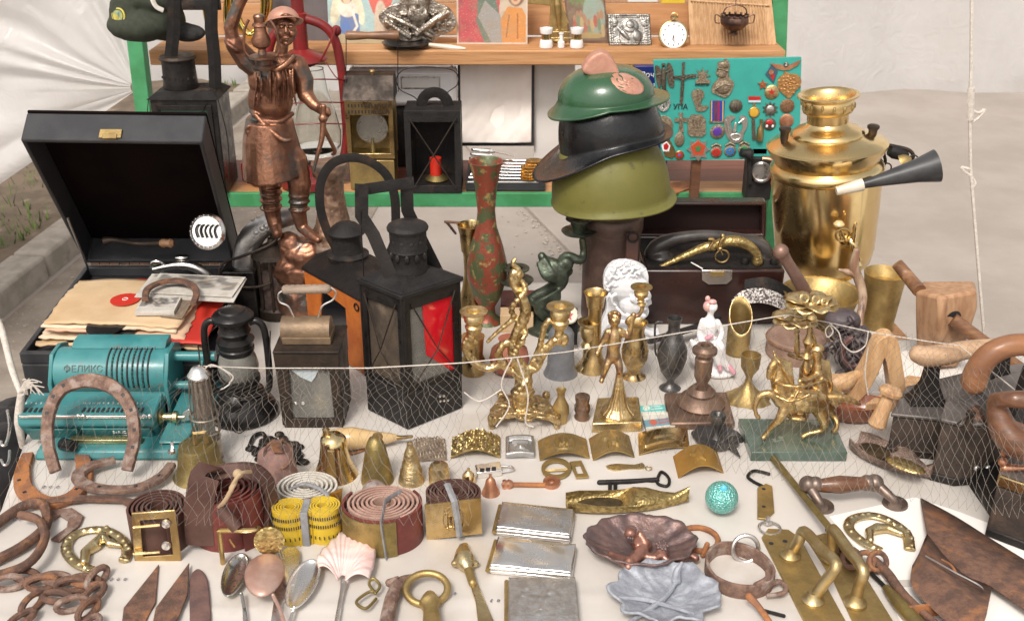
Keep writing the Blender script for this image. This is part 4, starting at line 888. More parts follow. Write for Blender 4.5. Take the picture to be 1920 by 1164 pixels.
def star_pts(x,y,r1,r2,n,a0=-90):return[(x+(r1 if k%2==0 else r2)*math.cos(R(a0+k*180/n)),y+(r1 if k%2==0 else r2)*math.sin(R(a0+k*180/n)))for k in range(2*n)]
def btube(mb,pts,r,d=.0035,n=6):mb.tube([BP(x,y,d)for x,y in pts],r*bs,n)
def badge(name,label,parts,cat='badge'):
 t_=thing(name,label,cat,BP(*parts[0][3])if len(parts[0])>3 else Vector(parts[0][1].v[0]))
 if len(parts)==1:
  COL.objects.unlink(t_);bpy.data.objects.remove(t_);return obj(name,parts[0][1],parts[0][2],label=label,cat=cat,bevel=0)
 for p in parts:obj(p[0],p[1],p[2],t_)
 return t_
tri=lambda x,y,k:[[(x-7*k,y+8*k),(x-7*k,y-6*k),(x-4*k,y-2*k),(x-4*k,y+5*k),(x,y+9*k)],[(x+7*k,y+8*k),(x+7*k,y-6*k),(x+4*k,y-2*k),(x+4*k,y+5*k),(x,y+9*k)],[(x,y-9*k),(x,y+11*k)],[(x-7*k,y+8*k),(x+7*k,y+8*k)]]
mb=MB();bprism(mb,[(1228,124),(1238,128),(1240,150),(1236,166),(1230,150)],sm=3);bprism(mb,[(1250,120),(1260,124),(1264,150),(1262,164),(1252,156)],sm=3);mb.chain([(BP(1244,130,.004),4*bs),(BP(1244,148,.005),5*bs),(BP(1245,168,.003),3.5*bs)]);mb.ell(BP(1244,122,.004),3.6*bs);mb.ell(BP(1245,171,.002),(7*bs,.002,2.5*bs));btube(mb,[(1244,138),(1230,142)],1.5);btube(mb,[(1246,138),(1256,132)],1.5)
badge('angel_badge','dark bronze winged figure badge at the top left of the turquoise board',[('b',mb,badge_d)])
mb=MB();bprism(mb,[(1279,117),(1284,117),(1283,141),(1304,139),(1304,146),(1283,148),(1280,196),(1274,196),(1277,148),(1262,148),(1262,143),(1278,142)]);mb.chain([(BP(1280,149,.004),2.6*bs),(BP(1279,166,.004),2*bs),(BP(1278,180,.004),1.4*bs)]);btube(mb,[(1267,144),(1280,150),(1297,142)],1.3);mb.ell(BP(1281,145,.005),2.2*bs)
badge('crucifix_badge','dark bronze crucifix beside the winged figure on the turquoise board',[('b',mb,badge_d)],'crucifix')
mb=MB();bprism(mb,star_pts(1317,142,15,7,8));bprism(mb,[(1304,150),(1331,150),(1331,156),(1304,156)],.0006,.004);bprism(mb,star_pts(1317,139,8,4,4),.003,.005)
badge('crossed_badge','pointed bronze badge with a small bar under it above the dark lettering',[('b',mb,badge_m)])
mb=MB();bprism(mb,[(1345,121),(1348,116),(1358,114),(1358,111),(1364,112),(1368,122),(1366,136),(1369,148),(1376,155),(1371,172),(1360,183),(1345,178),(1334,172),(1336,160),(1344,150),(1347,144),(1342,138),(1345,128)],sm=3);mb.ell(BP(1354,138,.004),(8*bs,.003,9*bs));mb.ell(BP(1357,123,.004),(9*bs,.003,7*bs));mb.ell(BP(1356,164,.003),(15*bs,.004,13*bs));btube(mb,[(1340,168),(1358,158),(1370,160)],1.6,.007);btube(mb,[(1345,128),(1366,134)],1.5,.006)
badge('bust_badge','large bronze badge of a bust in a tall plumed cap',[('b',mb,badge_m)])
A_=MB();bprism(A_,[(1447,121),(1458,133),(1450,156),(1435,139)]);B_=MB();bprism(B_,[(1444,142),(1453,140),(1450,152)],.0031,.0038);C_=MB();bdisc(C_,1446,136,5,d0=.003,d1=.005)
badge('diamond_badge','small blue diamond shaped enamel badge under the winged pin',[('plate',A_,m_('slate_blue',(.05,.09,.14),rough=.3,coat=.3)),('red_field',B_,enam_r),('emblem',C_,copper)])
A_=MB();bprism(A_,[(1444,119),(1465,121),(1474,126),(1484,120),(1501,113),(1496,122),(1480,131),(1468,132),(1452,128)]);B_=MB();bdisc(B_,1474,122,5,d0=.003,d1=.0045)
tq=badge('winged_pin','winged copper pin bearing the number 2 at the top right corner of the board',[('wings',A_,copper),('disc',B_,badge_d)])
text('2',.0105,mframe(BP(1474,121,.0055),(1,0,0),(0,0,1)),white_l,tq)
mb=MB();bprism(mb,[(1472,134),(1480,138),(1494,139),(1502,150),(1500,162),(1492,170),(1486,178),(1479,184),(1470,178),(1462,170),(1457,158),(1460,146),(1468,140)],sm=2)
for k in range(26):a=k*2.4;r_=3+k*.62;mb.ell(BP(1479+math.cos(a)*r_,158+math.sin(a)*r_*1.05,.0035),(3*bs,.002,2.4*bs),7,4)
badge('eagle_badge','large gilt spread eagle badge at the right edge of the board',[('b',mb,m_('gilt_badge',(.72,.44,.2),(.5,.26,.1),metal=.9,rough=.3,scale=200,bump=.5,bscale=600))])
A_=MB();bprism(A_,star_pts(1430,159,10,4.4,5));B_=MB();bprism(B_,star_pts(1430,159,7.6,3.2,5),.0031,.004);C_=MB();bdisc(C_,1430,159,2.6,d0=.004,d1=.005)
badge('small_star_badge','small red enamel star badge left of the round gold star badge',[('rim',A_,brass),('enamel',B_,enam_r),('centre',C_,gold)])
A_=MB();bdisc(A_,1447,173,13.5);B_=MB();bprism(B_,star_pts(1447,173,7,3,5),.0031,.004)
badge('gold_round_badge','round pale gold badge with a red star in its middle',[('disc',A_,gold_pale),('star',B_,enam_r)])
mb=MB()
for k in range(10):a=k*.63;mb.tube([BP(1244+math.cos(a+q*.5)*(11+3*math.sin(q*3)),193+math.sin(a+q*.5)*(13+3*math.cos(q*3)),.003)for q in range(4)],1.8*bs,6)
mb.tube([BP(1244+math.cos(q*.52)*8,193+math.sin(q*1.04)*11,.003)for q in range(13)],2.2*bs,6);bdisc(mb,1244,193,5)
badge('wreath_badge','pierced silver wreath badge below the winged figure',[('b',mb,silver_r)])
mb=MB();bprism(mb,[(1296,176),(1306,167),(1318,170),(1320,180),(1314,190),(1316,198),(1328,199),(1320,208),(1306,208),(1303,198)],sm=3);btube(mb,[(1308,170),(1309,196)],1.6,.004);btube(mb,[(1315,172),(1312,198)],1.6,.004)
badge('hand_badge','bronze badge shaped like a bent hand under the crossed badge',[('b',mb,badge_m)])
mb=MB();bdisc(mb,1379.5,199,12.5,dome_=.004)
badge('dome_button','plain dull domed brown button beside the ribbon medal',[('b',mb,badge_d)],'button')
A_=MB();bprism(A_,[(1403,181),(1426,181),(1426,187.5),(1403,187.5)]);B_=MB();bprism(B_,[(1403,188),(1426,188),(1426,192),(1403,192)]);C_=MB();bdisc(C_,1414,211,10.5);bprism(C_,[(1412,192),(1416,192),(1416,203),(1412,203)],.0006,.002);D_=MB();bdisc(D_,1414,211,8,d0=.003,d1=.0036)
badge('bar_medal','gilt round medal hanging from a small red and white bar',[('red_bar',A_,enam_r),('white_bar',B_,m_('pale_blue_bar',(.5,.62,.68),rough=.3)),('rim',C_,gold),('disc',D_,m_('amber',(.62,.36,.04),rough=.25,coat=.4))],'medal')
A_=MB();bprism(A_,star_pts(1444,205,15,9,10));B_=MB();bdisc(B_,1444,205,7,d0=.003,d1=.0045,dome_=.001)
badge('sunburst_badge','dark many-pointed star badge above the mushroom badge',[('rays',A_,badge_d),('centre',B_,silver_r)])
for k,(x,y)in enumerate(((1476,199),(1474.5,227))):
 mb=MB();bdisc(mb,x,y,13.5);bdisc(mb,x,y,10,d0=.003,d1=.0036);badge('bronze_coin',['upper of two brown bronze coins at the right edge of the board','lower of two brown bronze coins at the right edge of the board'][k],[('b',mb,copper if k else m_('coin',(.34,.19,.10),(.2,.11,.06),metal=.7,rough=.45,scale=220,bump=.7,bscale=500))],'coin')
A_=MB();bprism(A_,[(1332,189),(1359,189),(1357,228),(1331,228)],.0006,.0018)
t_=thing('ribbon_medal','medal with a blue and red striped ribbon and purple centre','medal',BP(1345,240));obj('ribbon',A_,m_('ribbon_blue',(.03,.045,.3),rough=.7),t_)
for x,w_,mm in((1342.5,4.5,leath_r),(1347.5,2.5,enam_r),(1334.4,2,yellow_t),(1355.6,2,yellow_t)):mb=MB();bprism(mb,[(x-w_/2,189.5),(x+w_/2,189.5),(x+w_/2-.5,227.5),(x-w_/2-.5,227.5)],.0019,.0023);obj('stripe',mb,mm,t_)
mb=MB();bprism(mb,[(1330,227),(1357,227),(1357,230),(1330,230)]);bdisc(mb,1345,247,14);obj('disc',mb,badge_m,t_);mb=MB();bdisc(mb,1345,247,8.5,d0=.003,d1=.0042);obj('centre',mb,m_('enamel_purple',(.1,.04,.3),rough=.2,coat=.5),t_)
A_=MB();bdisc(A_,1242,236,20);B_=MB();[btube(B_,p,1.2,.0036)for p in tri(1242,236,1.15)];B_.tube([BP(1242+math.cos(k*.26)*17.5,236+math.sin(k*.26)*17.5,.0032)for k in range(24)],.8*bs,5,closed=True)
badge('trident_disc','large round bronze badge with a trident at the left edge of the board',[('disc',A_,badge_m),('trident',B_,badge_m)])
mb=MB();bprism(mb,[(1272,212),(1281,212),(1279,222),(1288,220),(1288,229),(1280,228),(1282,248),(1272,248),(1274,228),(1265,229),(1265,221),(1274,222)]);mb.chain([(BP(1277,222,.004),2.2*bs),(BP(1277,240,.003),1.6*bs)])
badge('small_cross_badge','small silver grey cross badge right of the trident disc',[('b',mb,badge_m)],'cross')
A_=MB();bprism(A_,[(1289,250),(1289,224),(1297,215),(1315,215),(1323,224),(1323,250),(1317,256),(1295,256)]);B_=MB();[btube(B_,p,1.2,.0036)for p in tri(1306,230,1.05)];bprism(B_,[(1292,243),(1320,243),(1320,246),(1292,246)],.003,.004)
badge('trident_plaque','arched bronze badge with a trident and a bar at its foot',[('plate',A_,badge_m),('trident',B_,badge_m)])
mb=MB();bprism(mb,[(1358,224),(1365,217),(1376,217),(1378,222),(1370,228),(1372,244),(1378,250),(1384,250),(1392,240),(1390,228),(1386,222),(1388,217),(1398,218),(1402,228),(1398,244),(1394,250),(1392,262),(1382,268),(1370,266),(1362,254),(1358,240)],sm=2);mb.chain([(BP(1379,232,.004),3*bs),(BP(1377,246,.004),4*bs)]);mb.tube([BP(1379+math.cos(k*.5)*9,257+math.sin(k*.5)*6,.003)for k in range(13)],2*bs,6);btube(mb,[(1362,226),(1366,248)],1.4);btube(mb,[(1397,226),(1392,248)],1.4);btube(mb,[(1385,231),(1396,222)],1.6)
badge('winged_wreath_badge','silver grey bird with raised wings on a wreath beside the purple centred medal',[('b',mb,silver_r)])
A_=MB();bprism(A_,[(1409,222),(1415,224),(1417,262),(1410,262)]);B_=MB();B_.lathe(BP(1424,264,.004),[(6*bs,0),(6.5*bs,2*bs),(6*bs,24*bs),(2.5*bs,30*bs),(2.5*bs,38*bs),(3.2*bs,41*bs),(0,42*bs)],16)
badge('bottle_badge','small brass bottle shaped pin beside a dark upright bar',[('bar',A_,badge_d),('bottle',B_,brass)])
A_=MB();bdisc(A_,1443,233,12);B_=MB();B_.ell(BP(1443,230,.004),(7*bs,.002,5*bs));C_=MB();C_.ell(BP(1438,237,.004),(2.4*bs,.0015,3*bs));C_.ell(BP(1449,237,.004),(2.4*bs,.0015,3*bs))
badge('mushroom_badge','round dark badge with a red cap shape below the many-pointed star',[('disc',A_,badge_d),('red_cap',B_,enam_r),('pale_spots',C_,porc)])
mb=MB();mb.ell(BP(1274,262,.002),(9.5*bs,.003,14*bs));badge('oval_badge','plain oval stone-coloured badge below the small cross',[('b',mb,badge_m)])
A_=MB();bprism(A_,star_pts(1309,280,22,15,8));B_=MB();bprism(B_,star_pts(1309,279,15,11.5,5),.003,.0045);C_=MB();bprism(C_,star_pts(1309,279,8,3.6,5),.0046,.0056)
badge('order_star','silver rayed order with red enamel and a green star at the bottom of the board',[('rays',A_,silver_r),('enamel',B_,m_('enamel_orange',(.5,.07,.03),rough=.25,coat=.4)),('star',C_,enam_g)],'order')
A_=MB();bprism(A_,[(1241,270),(1248,261),(1256,262),(1264,278),(1268,288),(1260,297),(1246,292)]);B_=MB();bprism(B_,[(1240,272),(1250,265),(1257,273),(1254,284),(1243,284)],.003,.004);C_=MB();bprism(C_,[(1244,272),(1250,268),(1254,274),(1251,281),(1245,280)],.0041,.005)
badge('flag_badge','white and red enamel badge with gilt leaves at the lower left corner of the board',[('leaves',A_,brass),('white_field',B_,porc),('red_field',C_,enam_r)])
A_=MB();bdisc(A_,1274,291,9);B_=MB();bdisc(B_,1274,291,6,d0=.003,d1=.004);C_=MB();bdisc(C_,1274,291,2.5,d0=.004,d1=.005)
badge('tiny_flower_badge','tiny round red and blue badge left of the rayed order',[('rim',A_,brass),('red_ring',B_,enam_r),('centre',C_,enam_b)])
for x,y,mm,nm in((1343,285,enam_r,'red'),(1369,283,enam_b,'blue'),(1395,281,enam_g,'green')):
 A_=MB();bdisc(A_,x,y,11.5);btube(A_,[(x-9,y-10),(x,y-15),(x+9,y-10)],2.2,.003);B_=MB();bdisc(B_,x,y+1,8,d0=.003,d1=.004);C_=MB();bdisc(C_,x,y,2.2,d0=.004,d1=.005)
 badge(nm+'_enamel_badge','round %s enamel badge with a wreath rim in the bottom row of three'%nm,[('wreath',A_,badge_m),('enamel',B_,mm),('emblem',C_,gold_pale)])
t=thing('old_camera','small black camera-like instrument with a copper ringed lens between badge board and samovar','camera',up(1430,2.30,ZL));Y=2.33;s=S(Y,.1);P=lambda x,y,d=0:Vp(x,y,Y+d)
mb=MB();mb.bx(P(1403,320).x,P(1450,320).x,Y,Y+.05,ZL+.001,P(0,296).z);obj('body',mb,black_m,t,bevel=.003)
mb=MB();mb.lathe(P(1410,290,-.01),[(9*s,0),(11*s,6*s),(8*s,14*s),(8*s,22*s),(0,22*s)],16,axis=(-1,-.1,.2));mb.tube([P(1404,300,-.005),P(1406,345,-.005)],4*s,8);obj('eyepiece',mb,black_m,t)
mb=MB();mb.lathe(P(1428,322,-.002),[(19*s,0),(20*s,.008),(16*s,.012),(15*s,.004),(0,.004)],28,axis=(-.3,-1,.1));obj('lens',mb,steel,t)
mb=MB();mb.tube(spl([P(1430,296,-.02),P(1448,300,-.025),P(1453,320,-.025),P(1448,345,-.02)]),6*s,10,asp=.6);obj('copper_hood',mb,copper,t)
mb=MB();mb.bx(P(1412,290).x,P(1440,290).x,Y+.01,Y+.03,P(0,292).z,P(0,281).z);obj('white_plate',mb,card_w,t,bevel=.001)
# === TABLE, LEFT HALF
# --- portable gramophone case
t=thing('gramophone_case','open black portable gramophone case with its lid raised at the left','gramophone',(-.62,1.66,0))
A1,A2,A3,A4=T(35,662,.085),T(412,662,.085),T(441,497,.085),T(160,497,.085)
def low(p,z=.002):return Vector((p.x,p.y,z))
mb=MB();mb.hexa([low(A1),low(A2),low(A3),low(A4)],[low(p,.066)for p in(A1,A2,A3,A4)]);obj('base',mb,black_le,t,bevel=.003)
mb=MB();cen=(A1+A2+A3+A4)/4;inn=[p+(cen-p)*.06 for p in(A1,A2,A3,A4)]
mb.ring([low(p,.0662)for p in(A1,A2,A3,A4)],[low(p,.0662)for p in inn],(0,0,.019));obj('rim',mb,black_le,t,bevel=.002)
mb=MB();mb.lathe(Vector((-.60,1.62,.072)),[(.12,0),(.126,.003),(.126,.012),(.122,.014),(0,.014)],64);obj('platter',mb,black_m,t)
mb=MB();mb.tube(circ(Vector((-.60,1.62,.080)),.127,(1,0,0),(0,1,0),64),.0025,8,closed=True);obj('platter_ring',mb,silver,t)
mb=MB();mb.lathe(Vector((-.60,1.60,.087)),[(.122,0),(.122,.002),(0,.002)],64);obj('record',mb,vinyl,t)
B1,B2=low(A4,.088),low(A3,.088)
def fit(px,py,z):
 return T(px,py,z)
C1,C2=Vector(((38-960)*.0008,1.594,.389)),Vector(((379-960)*.0008,1.594,.385))
e1=(B2-B1);nrm=e1.cross(C1-B1).normalized()
if nrm.y<0:nrm=-nrm
D=.05
mb=MB()
ins=lambda P,f=.045:[q+((P[0]+P[1]+P[2]+P[3])/4-q)*f for q in P]
F=[B1,B2,C2,C1];G=ins(F)
mb.ring(F,G,nrm*D);obj('lid_wall',mb,black_le,t,bevel=.004)
mb=MB();K=[q+nrm*(D+.0005)for q in F];mb.hexa([K[0],K[1],K[2],K[3]],[q+nrm*.005 for q in K]);obj('lid_panel',mb,m_('lid_lining',(.008,.004,.004),(.005,.003,.003),rough=.9,spec=.08,scale=10),t,bevel=.002)
upv=(C1-B1).normalized();ex=e1.normalized()
lc=C1.lerp(C2,.49)+nrm*.012+upv*.001;mb=MB();Rm=Matrix((ex,nrm,upv)).transposed();mb.box(lc,(.034,.016,.004),rot=Rm);mb.box(lc+nrm*-.006,(.022,.008,.007),rot=Rm);obj('latch',mb,brass_dull,t,bevel=.001)
mb=MB();
for k in range(14):a=B1.lerp(B2,.04+k*.066);mb.tube([a,a+ex*.016],.0028,8)
obj('hinge',mb,rust,t)
mb=MB();mb.tube([low(A4,.088)+Vector((.012,-.02,0)),B1.lerp(C1,.42)+ex*.012-nrm*.002],.0022,6);obj('lid_stay',mb,steel,t)
dc=Vp(389,434,1.70);dn=Vector((-.1,-1,.35)).normalized();s=S(1.70,.2)
t2=thing('sound_box','round chrome gramophone sound box with slots leaning in the lid','sound box',dc)
mb=MB();mb.lathe(dc,[(31*s,-.008),(34*s,-.004),(34.5*s,.002),(31*s,.006),(29*s,.004),(28*s,.003),(20*s,.003),(0,.005)],48,axis=dn);obj('housing',mb,silver,t2)
mb=MB();X_=Vector((1,-.1,0)).normalized();Y_=dn.cross(X_);Y_=Y_ if Y_.z>0 else-Y_
for k in range(5):
 o=dc+dn*.0065+X_*(k-2)*9*s;mb.tube(spl([o+Y_*-12*s+X_*2*s,o+X_*-2*s,o+Y_*9*s,o+Y_*13*s+X_*5*s]),1.7*s,6)
obj('slot',mb,dark_l,t2)
mb=MB()
for k in range(22):a=k*.2856;mb.ell(dc+dn*.006+(X_*math.cos(a)+Y_*math.sin(a))*30.5*s,1.6*s,6,4)
obj('beaded_rim',mb,steel,t2);mb=MB();mb.tube([dc+dn*-.006,dc+dn*-.04+Vector((0,.02,-.02))],.009,12);obj('stem',mb,steel,t2)
mb=MB();Y=1.79;P=lambda x,y,d=0:Vp(x,y,Y+d);s=S(Y,.1);mb.tube(spl([P(288,505),P(330,497),P(362,500),P(382,512),P(396,530)]),[6*s,9*s,10*s,8*s],14);mb.tube(circ(P(296,500),13*s,(1,0,0),(0,-.4,1),24),2.5*s,6,closed=True);mb.ell(P(340,482,.01),(14*s,8*s,5*s))
obj('tone_arm',mb,silver,t)
mb=MB();mb.tube(spl([P(196,452,.01),P(215,450,.01),P(260,457,.01),P(320,455,.01)]),[9*s,5*s,5*s,7*s],10);obj('crank_handle',mb,iron_br,t);mb=MB();mb.lathe(P(300,456,.006),[(6*s,0),(9*s,6*s),(7*s,14*s),(9*s,20*s),(5*s,26*s)],16,axis=(1,0,0));obj('crank_grip',mb,wood_h,t)
# ---- records in paper sleeves, photographs, horseshoe on the platter
def sleeve(label,m,quad,z,th=.0025,sag=.004,seed=1,hole=False,name='record_sleeve',cat='record sleeve',grp='record sleeves stacked on the gramophone',jag=.004):
 r_=random.Random(seed);a,b,c,d=[T(x,y,z)for x,y in quad];nx,ny=26,20;rows=[]
 for j in range(ny+1):
  v=j/ny;row=[]
  for i in range(nx+1):
   u=i/nx;p=a*(1-u)*(1-v)+b*u*(1-v)+c*u*v+d*(1-u)*v
   e=.0;
   if i in(0,nx)or j in(0,ny):p=p+Vector((mnoise.noise(Vector((i*.6,j*.6,seed)))*jag,mnoise.noise(Vector((i*.6,j*.6,seed+9)))*jag,0))
   p=p+Vector((0,0,sag*mnoise.noise(Vector((u*3,v*3,seed*3.1)))-sag*1.2*max(0,abs(u-.5)*2-.75)))
   row.append(p)
  rows.append(row)
 mb=MB();mb.grid(rows);return obj(name,mb,m,label=label,cat=cat,group=grp,solid=th,smooth=60)
sleeve('lowest torn manila record sleeve hanging over the front of the stack',paper_k,[(66,645),(378,655),(408,560),(150,560)],.088,seed=2,jag=.009)
sleeve('cream record sleeve with ragged front edge second from the bottom of the stack',paper_c,[(72,632),(372,645),(400,545),(150,540)],.094,seed=3,jag=.008)
sleeve('large glossy red envelope sticking out at the right of the record stack',paper_r,[(150,640),(384,645),(436,528),(235,524)],.0985,seed=11,name='red_envelope',cat='envelope',grp='papers in the record stack',jag=.002)
sleeve('pale salmon record sleeve below the top one',m_('salmon_paper',(.60,.36,.24),(.62,.42,.28),rough=.8,scale=8),[(84,620),(345,634),(385,540),(155,538)],.103,seed=4,jag=.006)
sleeve('cream record sleeve directly under the top manila one',paper_c,[(76,612),(330,622),(380,535),(152,532)],.1075,seed=5,jag=.005)
sleeve('topmost manila record sleeve with a round centre hole',paper_k,[(82,604),(332,612),(400,525),(148,524)],.1125,seed=6,jag=.004)
c=T(235,562,.1150);s=S(c.y,.11)
mb=MB();mb.lathe(c,[(.0235,0),(.0235,.0012),(0,.0012)],40);mb2=obj('record_label',mb,paper_r,label='round red record label showing in the hole of the top sleeve',cat='record label')
mb=MB();mb.tube(circ(c+Vector((0,0,.0016)),.0042,(1,0,0),(0,1,0),20),.0007,5,closed=True);obj('centre_ring',mb,paper_w,mb2)
c=T(204,606,.1095);mb=MB();mb.lathe(c,[(.05,0),(.05,.0016),(0,.0016)],40,sx=.62);obj('record_edge',mb,vinyl,label='black record edge peeping from under the top manila sleeve',cat='record')
c=T(212,620,.1035);mb=MB();mb.lathe(c,[(.05,0),(.05,.0016),(0,.0016)],40,sx=.75);obj('record_edge',mb,vinyl,label='black record edge peeping from the second cream sleeve',cat='record')
def phot(seed):
 def f(u,v):
  P_=Paint((.50,.47,.43));P_.put(lambda u,v:(nz(u,v,3,seed)>0).astype(float)*.8,(.16,.155,.15));P_.put(lambda u,v:PG(u,v,[(0,0),(1,0),(1,.3),(0,.35)]),(.56,.53,.48));P_.put(lambda u,v:E(u,v,.5,.7,.25,.25)*(nz(u,v,6,seed+2)*.5+.5),(.09,.09,.09));P_.put(lambda u,v:(u<.04)+(u>.96)+(v<.05)+(v>.95),(.6,.57,.52));return P_(u,v)
 return f
def photo(label,quad,z,seed,m=painted,colf=None,th=.0015):
 a,b,c,d=[T(x,y,z)for x,y in quad]
 return sheet('photograph',a,b-a,d-a,m,None,nx=40,ny=40,colour=(colf or phot(seed)),th=th,smooth=30,label=label,cat='photograph',group='old photographs on the record stack')
for k,(q,z,lb)in enumerate((([(252,556),(438,566),(450,520),(285,513)],.119,'lowest wide old photograph at the right of the record stack'),([(268,548),(435,556),(447,516),(300,512)],.1222,'uppermost wide old photograph under the horseshoe'))):photo(lb,q,z,3+k)
photo('dark brown sheet lying under the small photograph',[(300,592),(342,596),(396,556),(330,545)],.1172,9,colf=lambda u,v:Paint((.17,.13,.095)).put(lambda u,v:(nz(u,v,4,4)*.3+.2),(.3,.24,.18))(u,v))
photo('small pale photograph album lying in front of the horseshoe',[(252,584),(326,584),(338,556),(268,556)],.1235,21,th=.007)
def shoe(label,pts,wpx,th,m,Yof=None,zof=None,holes=(),name='horseshoe',grp=None,cat='horseshoe',groove=None,upn=(0,0,1),k=6,voxel=None):
 """flat iron bar bent along pts (px,py): lying (zof) or leaning (Yof)"""
 if Yof:pp=[Vp(x,y,Yof(x,y))for x,y in pts]
 else:pp=[T(x,y,zof)for x,y in pts]
 pp=spl(pp,k);sc_=S(pp[0].y,pp[0].z);t_=thing(name,label,cat,pp[len(pp)//2],grp);n_=Vector(upn).normalized()
 N=len(pp);wl=[np.interp(i/(N-1),np.linspace(0,1,len(wpx)),wpx)*sc_/2 for i in range(N)]
 mb=MB();vs=[];fs=[]
 for i,p in enumerate(pp):
  d=(pp[min(i+1,N-1)]-pp[max(i-1,0)]).normalized();x=d.cross(n_).normalized();nn=x.cross(d).normalized()
  if nn.dot(n_)<0:nn=-nn
  x=x*wl[i]*(1+.06*mnoise.noise(Vector((i*.5,0,wpx[0]))));h=nn*th/2
  vs+=[p-x*.92-h,p+x*.92-h,p+x-h*.3,p+x*.86+h,p-x*.86+h,p-x-h*.3]
 for i in range(N-1):
  for q in range(6):fs.append((i*6+q,i*6+(q+1)%6,(i+1)*6+(q+1)%6,(i+1)*6+q))
 fs+=[(5,4,3,2,1,0),tuple((N-1)*6+q for q in range(6))];mb.add(vs,fs);obj('iron_bar',mb,m,t_,smooth=50,bevel=.0006)
 for(f,off)in holes:
  i=int(f*(N-1));p=pp[i];d=(pp[min(i+1,N-1)]-pp[max(i-1,0)]).normalized();x=d.cross(n_).normalized()
  mb=MB();mb.box(p+x*wl[i]*off+n_*(th/2-.0002),(.0045,.0045,.0016),rot=Matrix((x,d,x.cross(d))).transposed());obj('nail_hole',mb,dark_l,t_)
 return t_
shoe('small brown horseshoe lying on the photographs of the record stack',[(272,562),(276,543),(300,530),(335,526),(362,536),(368,552),(362,570)],[13,13,15,13,12],.006,rust,zof=.1335)
# --- teal calculating machine
t=thing('calculating_machine','turquoise hand-cranked calculating machine with curved slotted drum','calculator',(-.56,1.38,0))
def xprof(mb,x0,x1,prof,x2=None,x3=None):
 n=len(prof);mb.add([(x0,y,z)for y,z in prof]+[(x1,y,z)for y,z in prof],[tuple(range(n)),tuple(range(2*n-1,n-1,-1))]+[(i,n+i,n+(i+1)%n,(i+1)%n)for i in range(n)]);return mb
X=lambda px,Y_,z:(px-960)*S(Y_,z)
cy,cz,cr=1.45,.074,.037
dx0,dx1=X(106,1.43,.08),X(314,1.43,.08)
mb=MB();prof=[(cy+cr,.055)]+[(cy+cr*math.cos(R(a)),cz+cr*math.sin(R(a)))for a in range(0,211,10)]+[(cy-cr*.88-.012,cz-cr*.62),(cy-cr*.88-.012,cz-cr*.62-.006),(cy,.05)];xprof(mb,dx0,dx1,prof);obj('drum_cover',mb,teal,t,bevel=.0015,smooth=40)
mb=MB();xprof(mb,dx0+.02,dx1-.005,[(cy+.0,cz+cr+.0005),(cy+cr*.9,cz+cr*.7),(cy+cr*.9,cz+cr+.008),(cy+.012,cz+cr+.008)]);obj('rear_ledge',mb,teal,t,bevel=.001)
for k in range(9):
 px=201+k*9.6;x=X(px,1.42,.09);mb=MB();mb.tube([(x,cy+(cr+.0004)*math.cos(R(a)),cz+(cr+.0004)*math.sin(R(a)))for a in range(80,196,8)],.0014,6);obj('slot',mb,dark_l,t)
for k in range(4):
 px=211+k*19.2;x=X(px,1.42,.09);mb=MB();mb.tube([(x,cy+(cr+.0006)*math.cos(R(a)),cz+(cr+.0006)*math.sin(R(a)))for a in range(84,190,8)],.0026,6,up=(1,0,0),asp=.3);obj('number_scale',mb,steel,t)
 mb=MB();
 for a in range(96,184,9):mb.box((x,cy+(cr+.0016)*math.cos(R(a)),cz+(cr+.0016)*math.sin(R(a))),(.0022,.0012,.0014))
 obj('scale_digits',mb,dark_l,t)
mb=MB()
for k in range(9):x=X(213+k*9.6,1.45,.11);mb.tube([(x,cy-.002,cz+cr+.001),(x+.004,cy+.014,cz+cr*.93+.006)],.0011,5)
obj('setting_lever',mb,steel,t)
a_=R(148);text('ФЕЛИКС',.0135,mframe((X(157,1.42,.09),cy+(cr+.0006)*math.cos(a_),cz+(cr+.0006)*math.sin(a_)),(1,0,0),(0,math.sin(a_)*1,-math.cos(a_))if False else(0,math.sin(a_),-math.cos(a_))),m_('faint_brown_print',(.09,.14,.13),rough=.5),t)
mb=MB();xprof(mb,dx0-.006,dx0,[(cy+cr*1.05,.03),(cy+cr*1.05,cz+cr*.8),(cy+cr*.4,cz+cr*1.06),(cy-cr*.5,cz+cr*1.0),(cy-cr*1.15,cz),(cy-cr*1.1,.03)]);obj('end_plate',mb,teal,t,bevel=.001);mb=MB();xprof(mb,dx1,dx1+.006,[(cy+cr*1.05,.02),(cy+cr*1.05,cz+cr*.8),(cy+cr*.4,cz+cr*1.1),(cy-cr*.5,cz+cr*1.05),(cy-cr*1.2,cz),(cy-cr*1.15,.02)]);obj('end_plate',mb,teal,t,bevel=.001)
mb=MB();x1_=X(366,1.45,.09);mb.tube([(dx1+.006,cy+.005,cz+.022),(x1_+.03,cy+.005,cz+.022)],.0075,16);mb.tube([(dx1+.006,cy-.015,cz-.016),(x1_+.02,cy-.015,cz-.016)],.0065,16);obj('shaft',mb,teal,t)
mb=MB();xprof(mb,dx1+.045,dx1+.05,[(cy+cr*.9,.03),(cy+cr*.9,cz+cr*.6),(cy+cr*.3,cz+cr*.7),(cy-cr*.9,cz-.0),(cy-cr*1.0,.03)]);obj('crank_plate',mb,teal,t,bevel=.001)
kx0,kx1=X(34,1.355,.05),X(290,1.355,.05)
mb=MB();xprof(mb,kx0,kx1,[(1.365,.014),(1.348,.040),(1.352,.055),(1.405,.063),(1.405,.014)]);obj('carriage',mb,teal,t,bevel=.003)
mb=MB();xprof(mb,kx0+.012,kx1-.11,[(1.362,.012),(1.3465,.036),(1.3435,.036),(1.355,.012)]);obj('front_flap',mb,teal_d,t,bevel=.002)
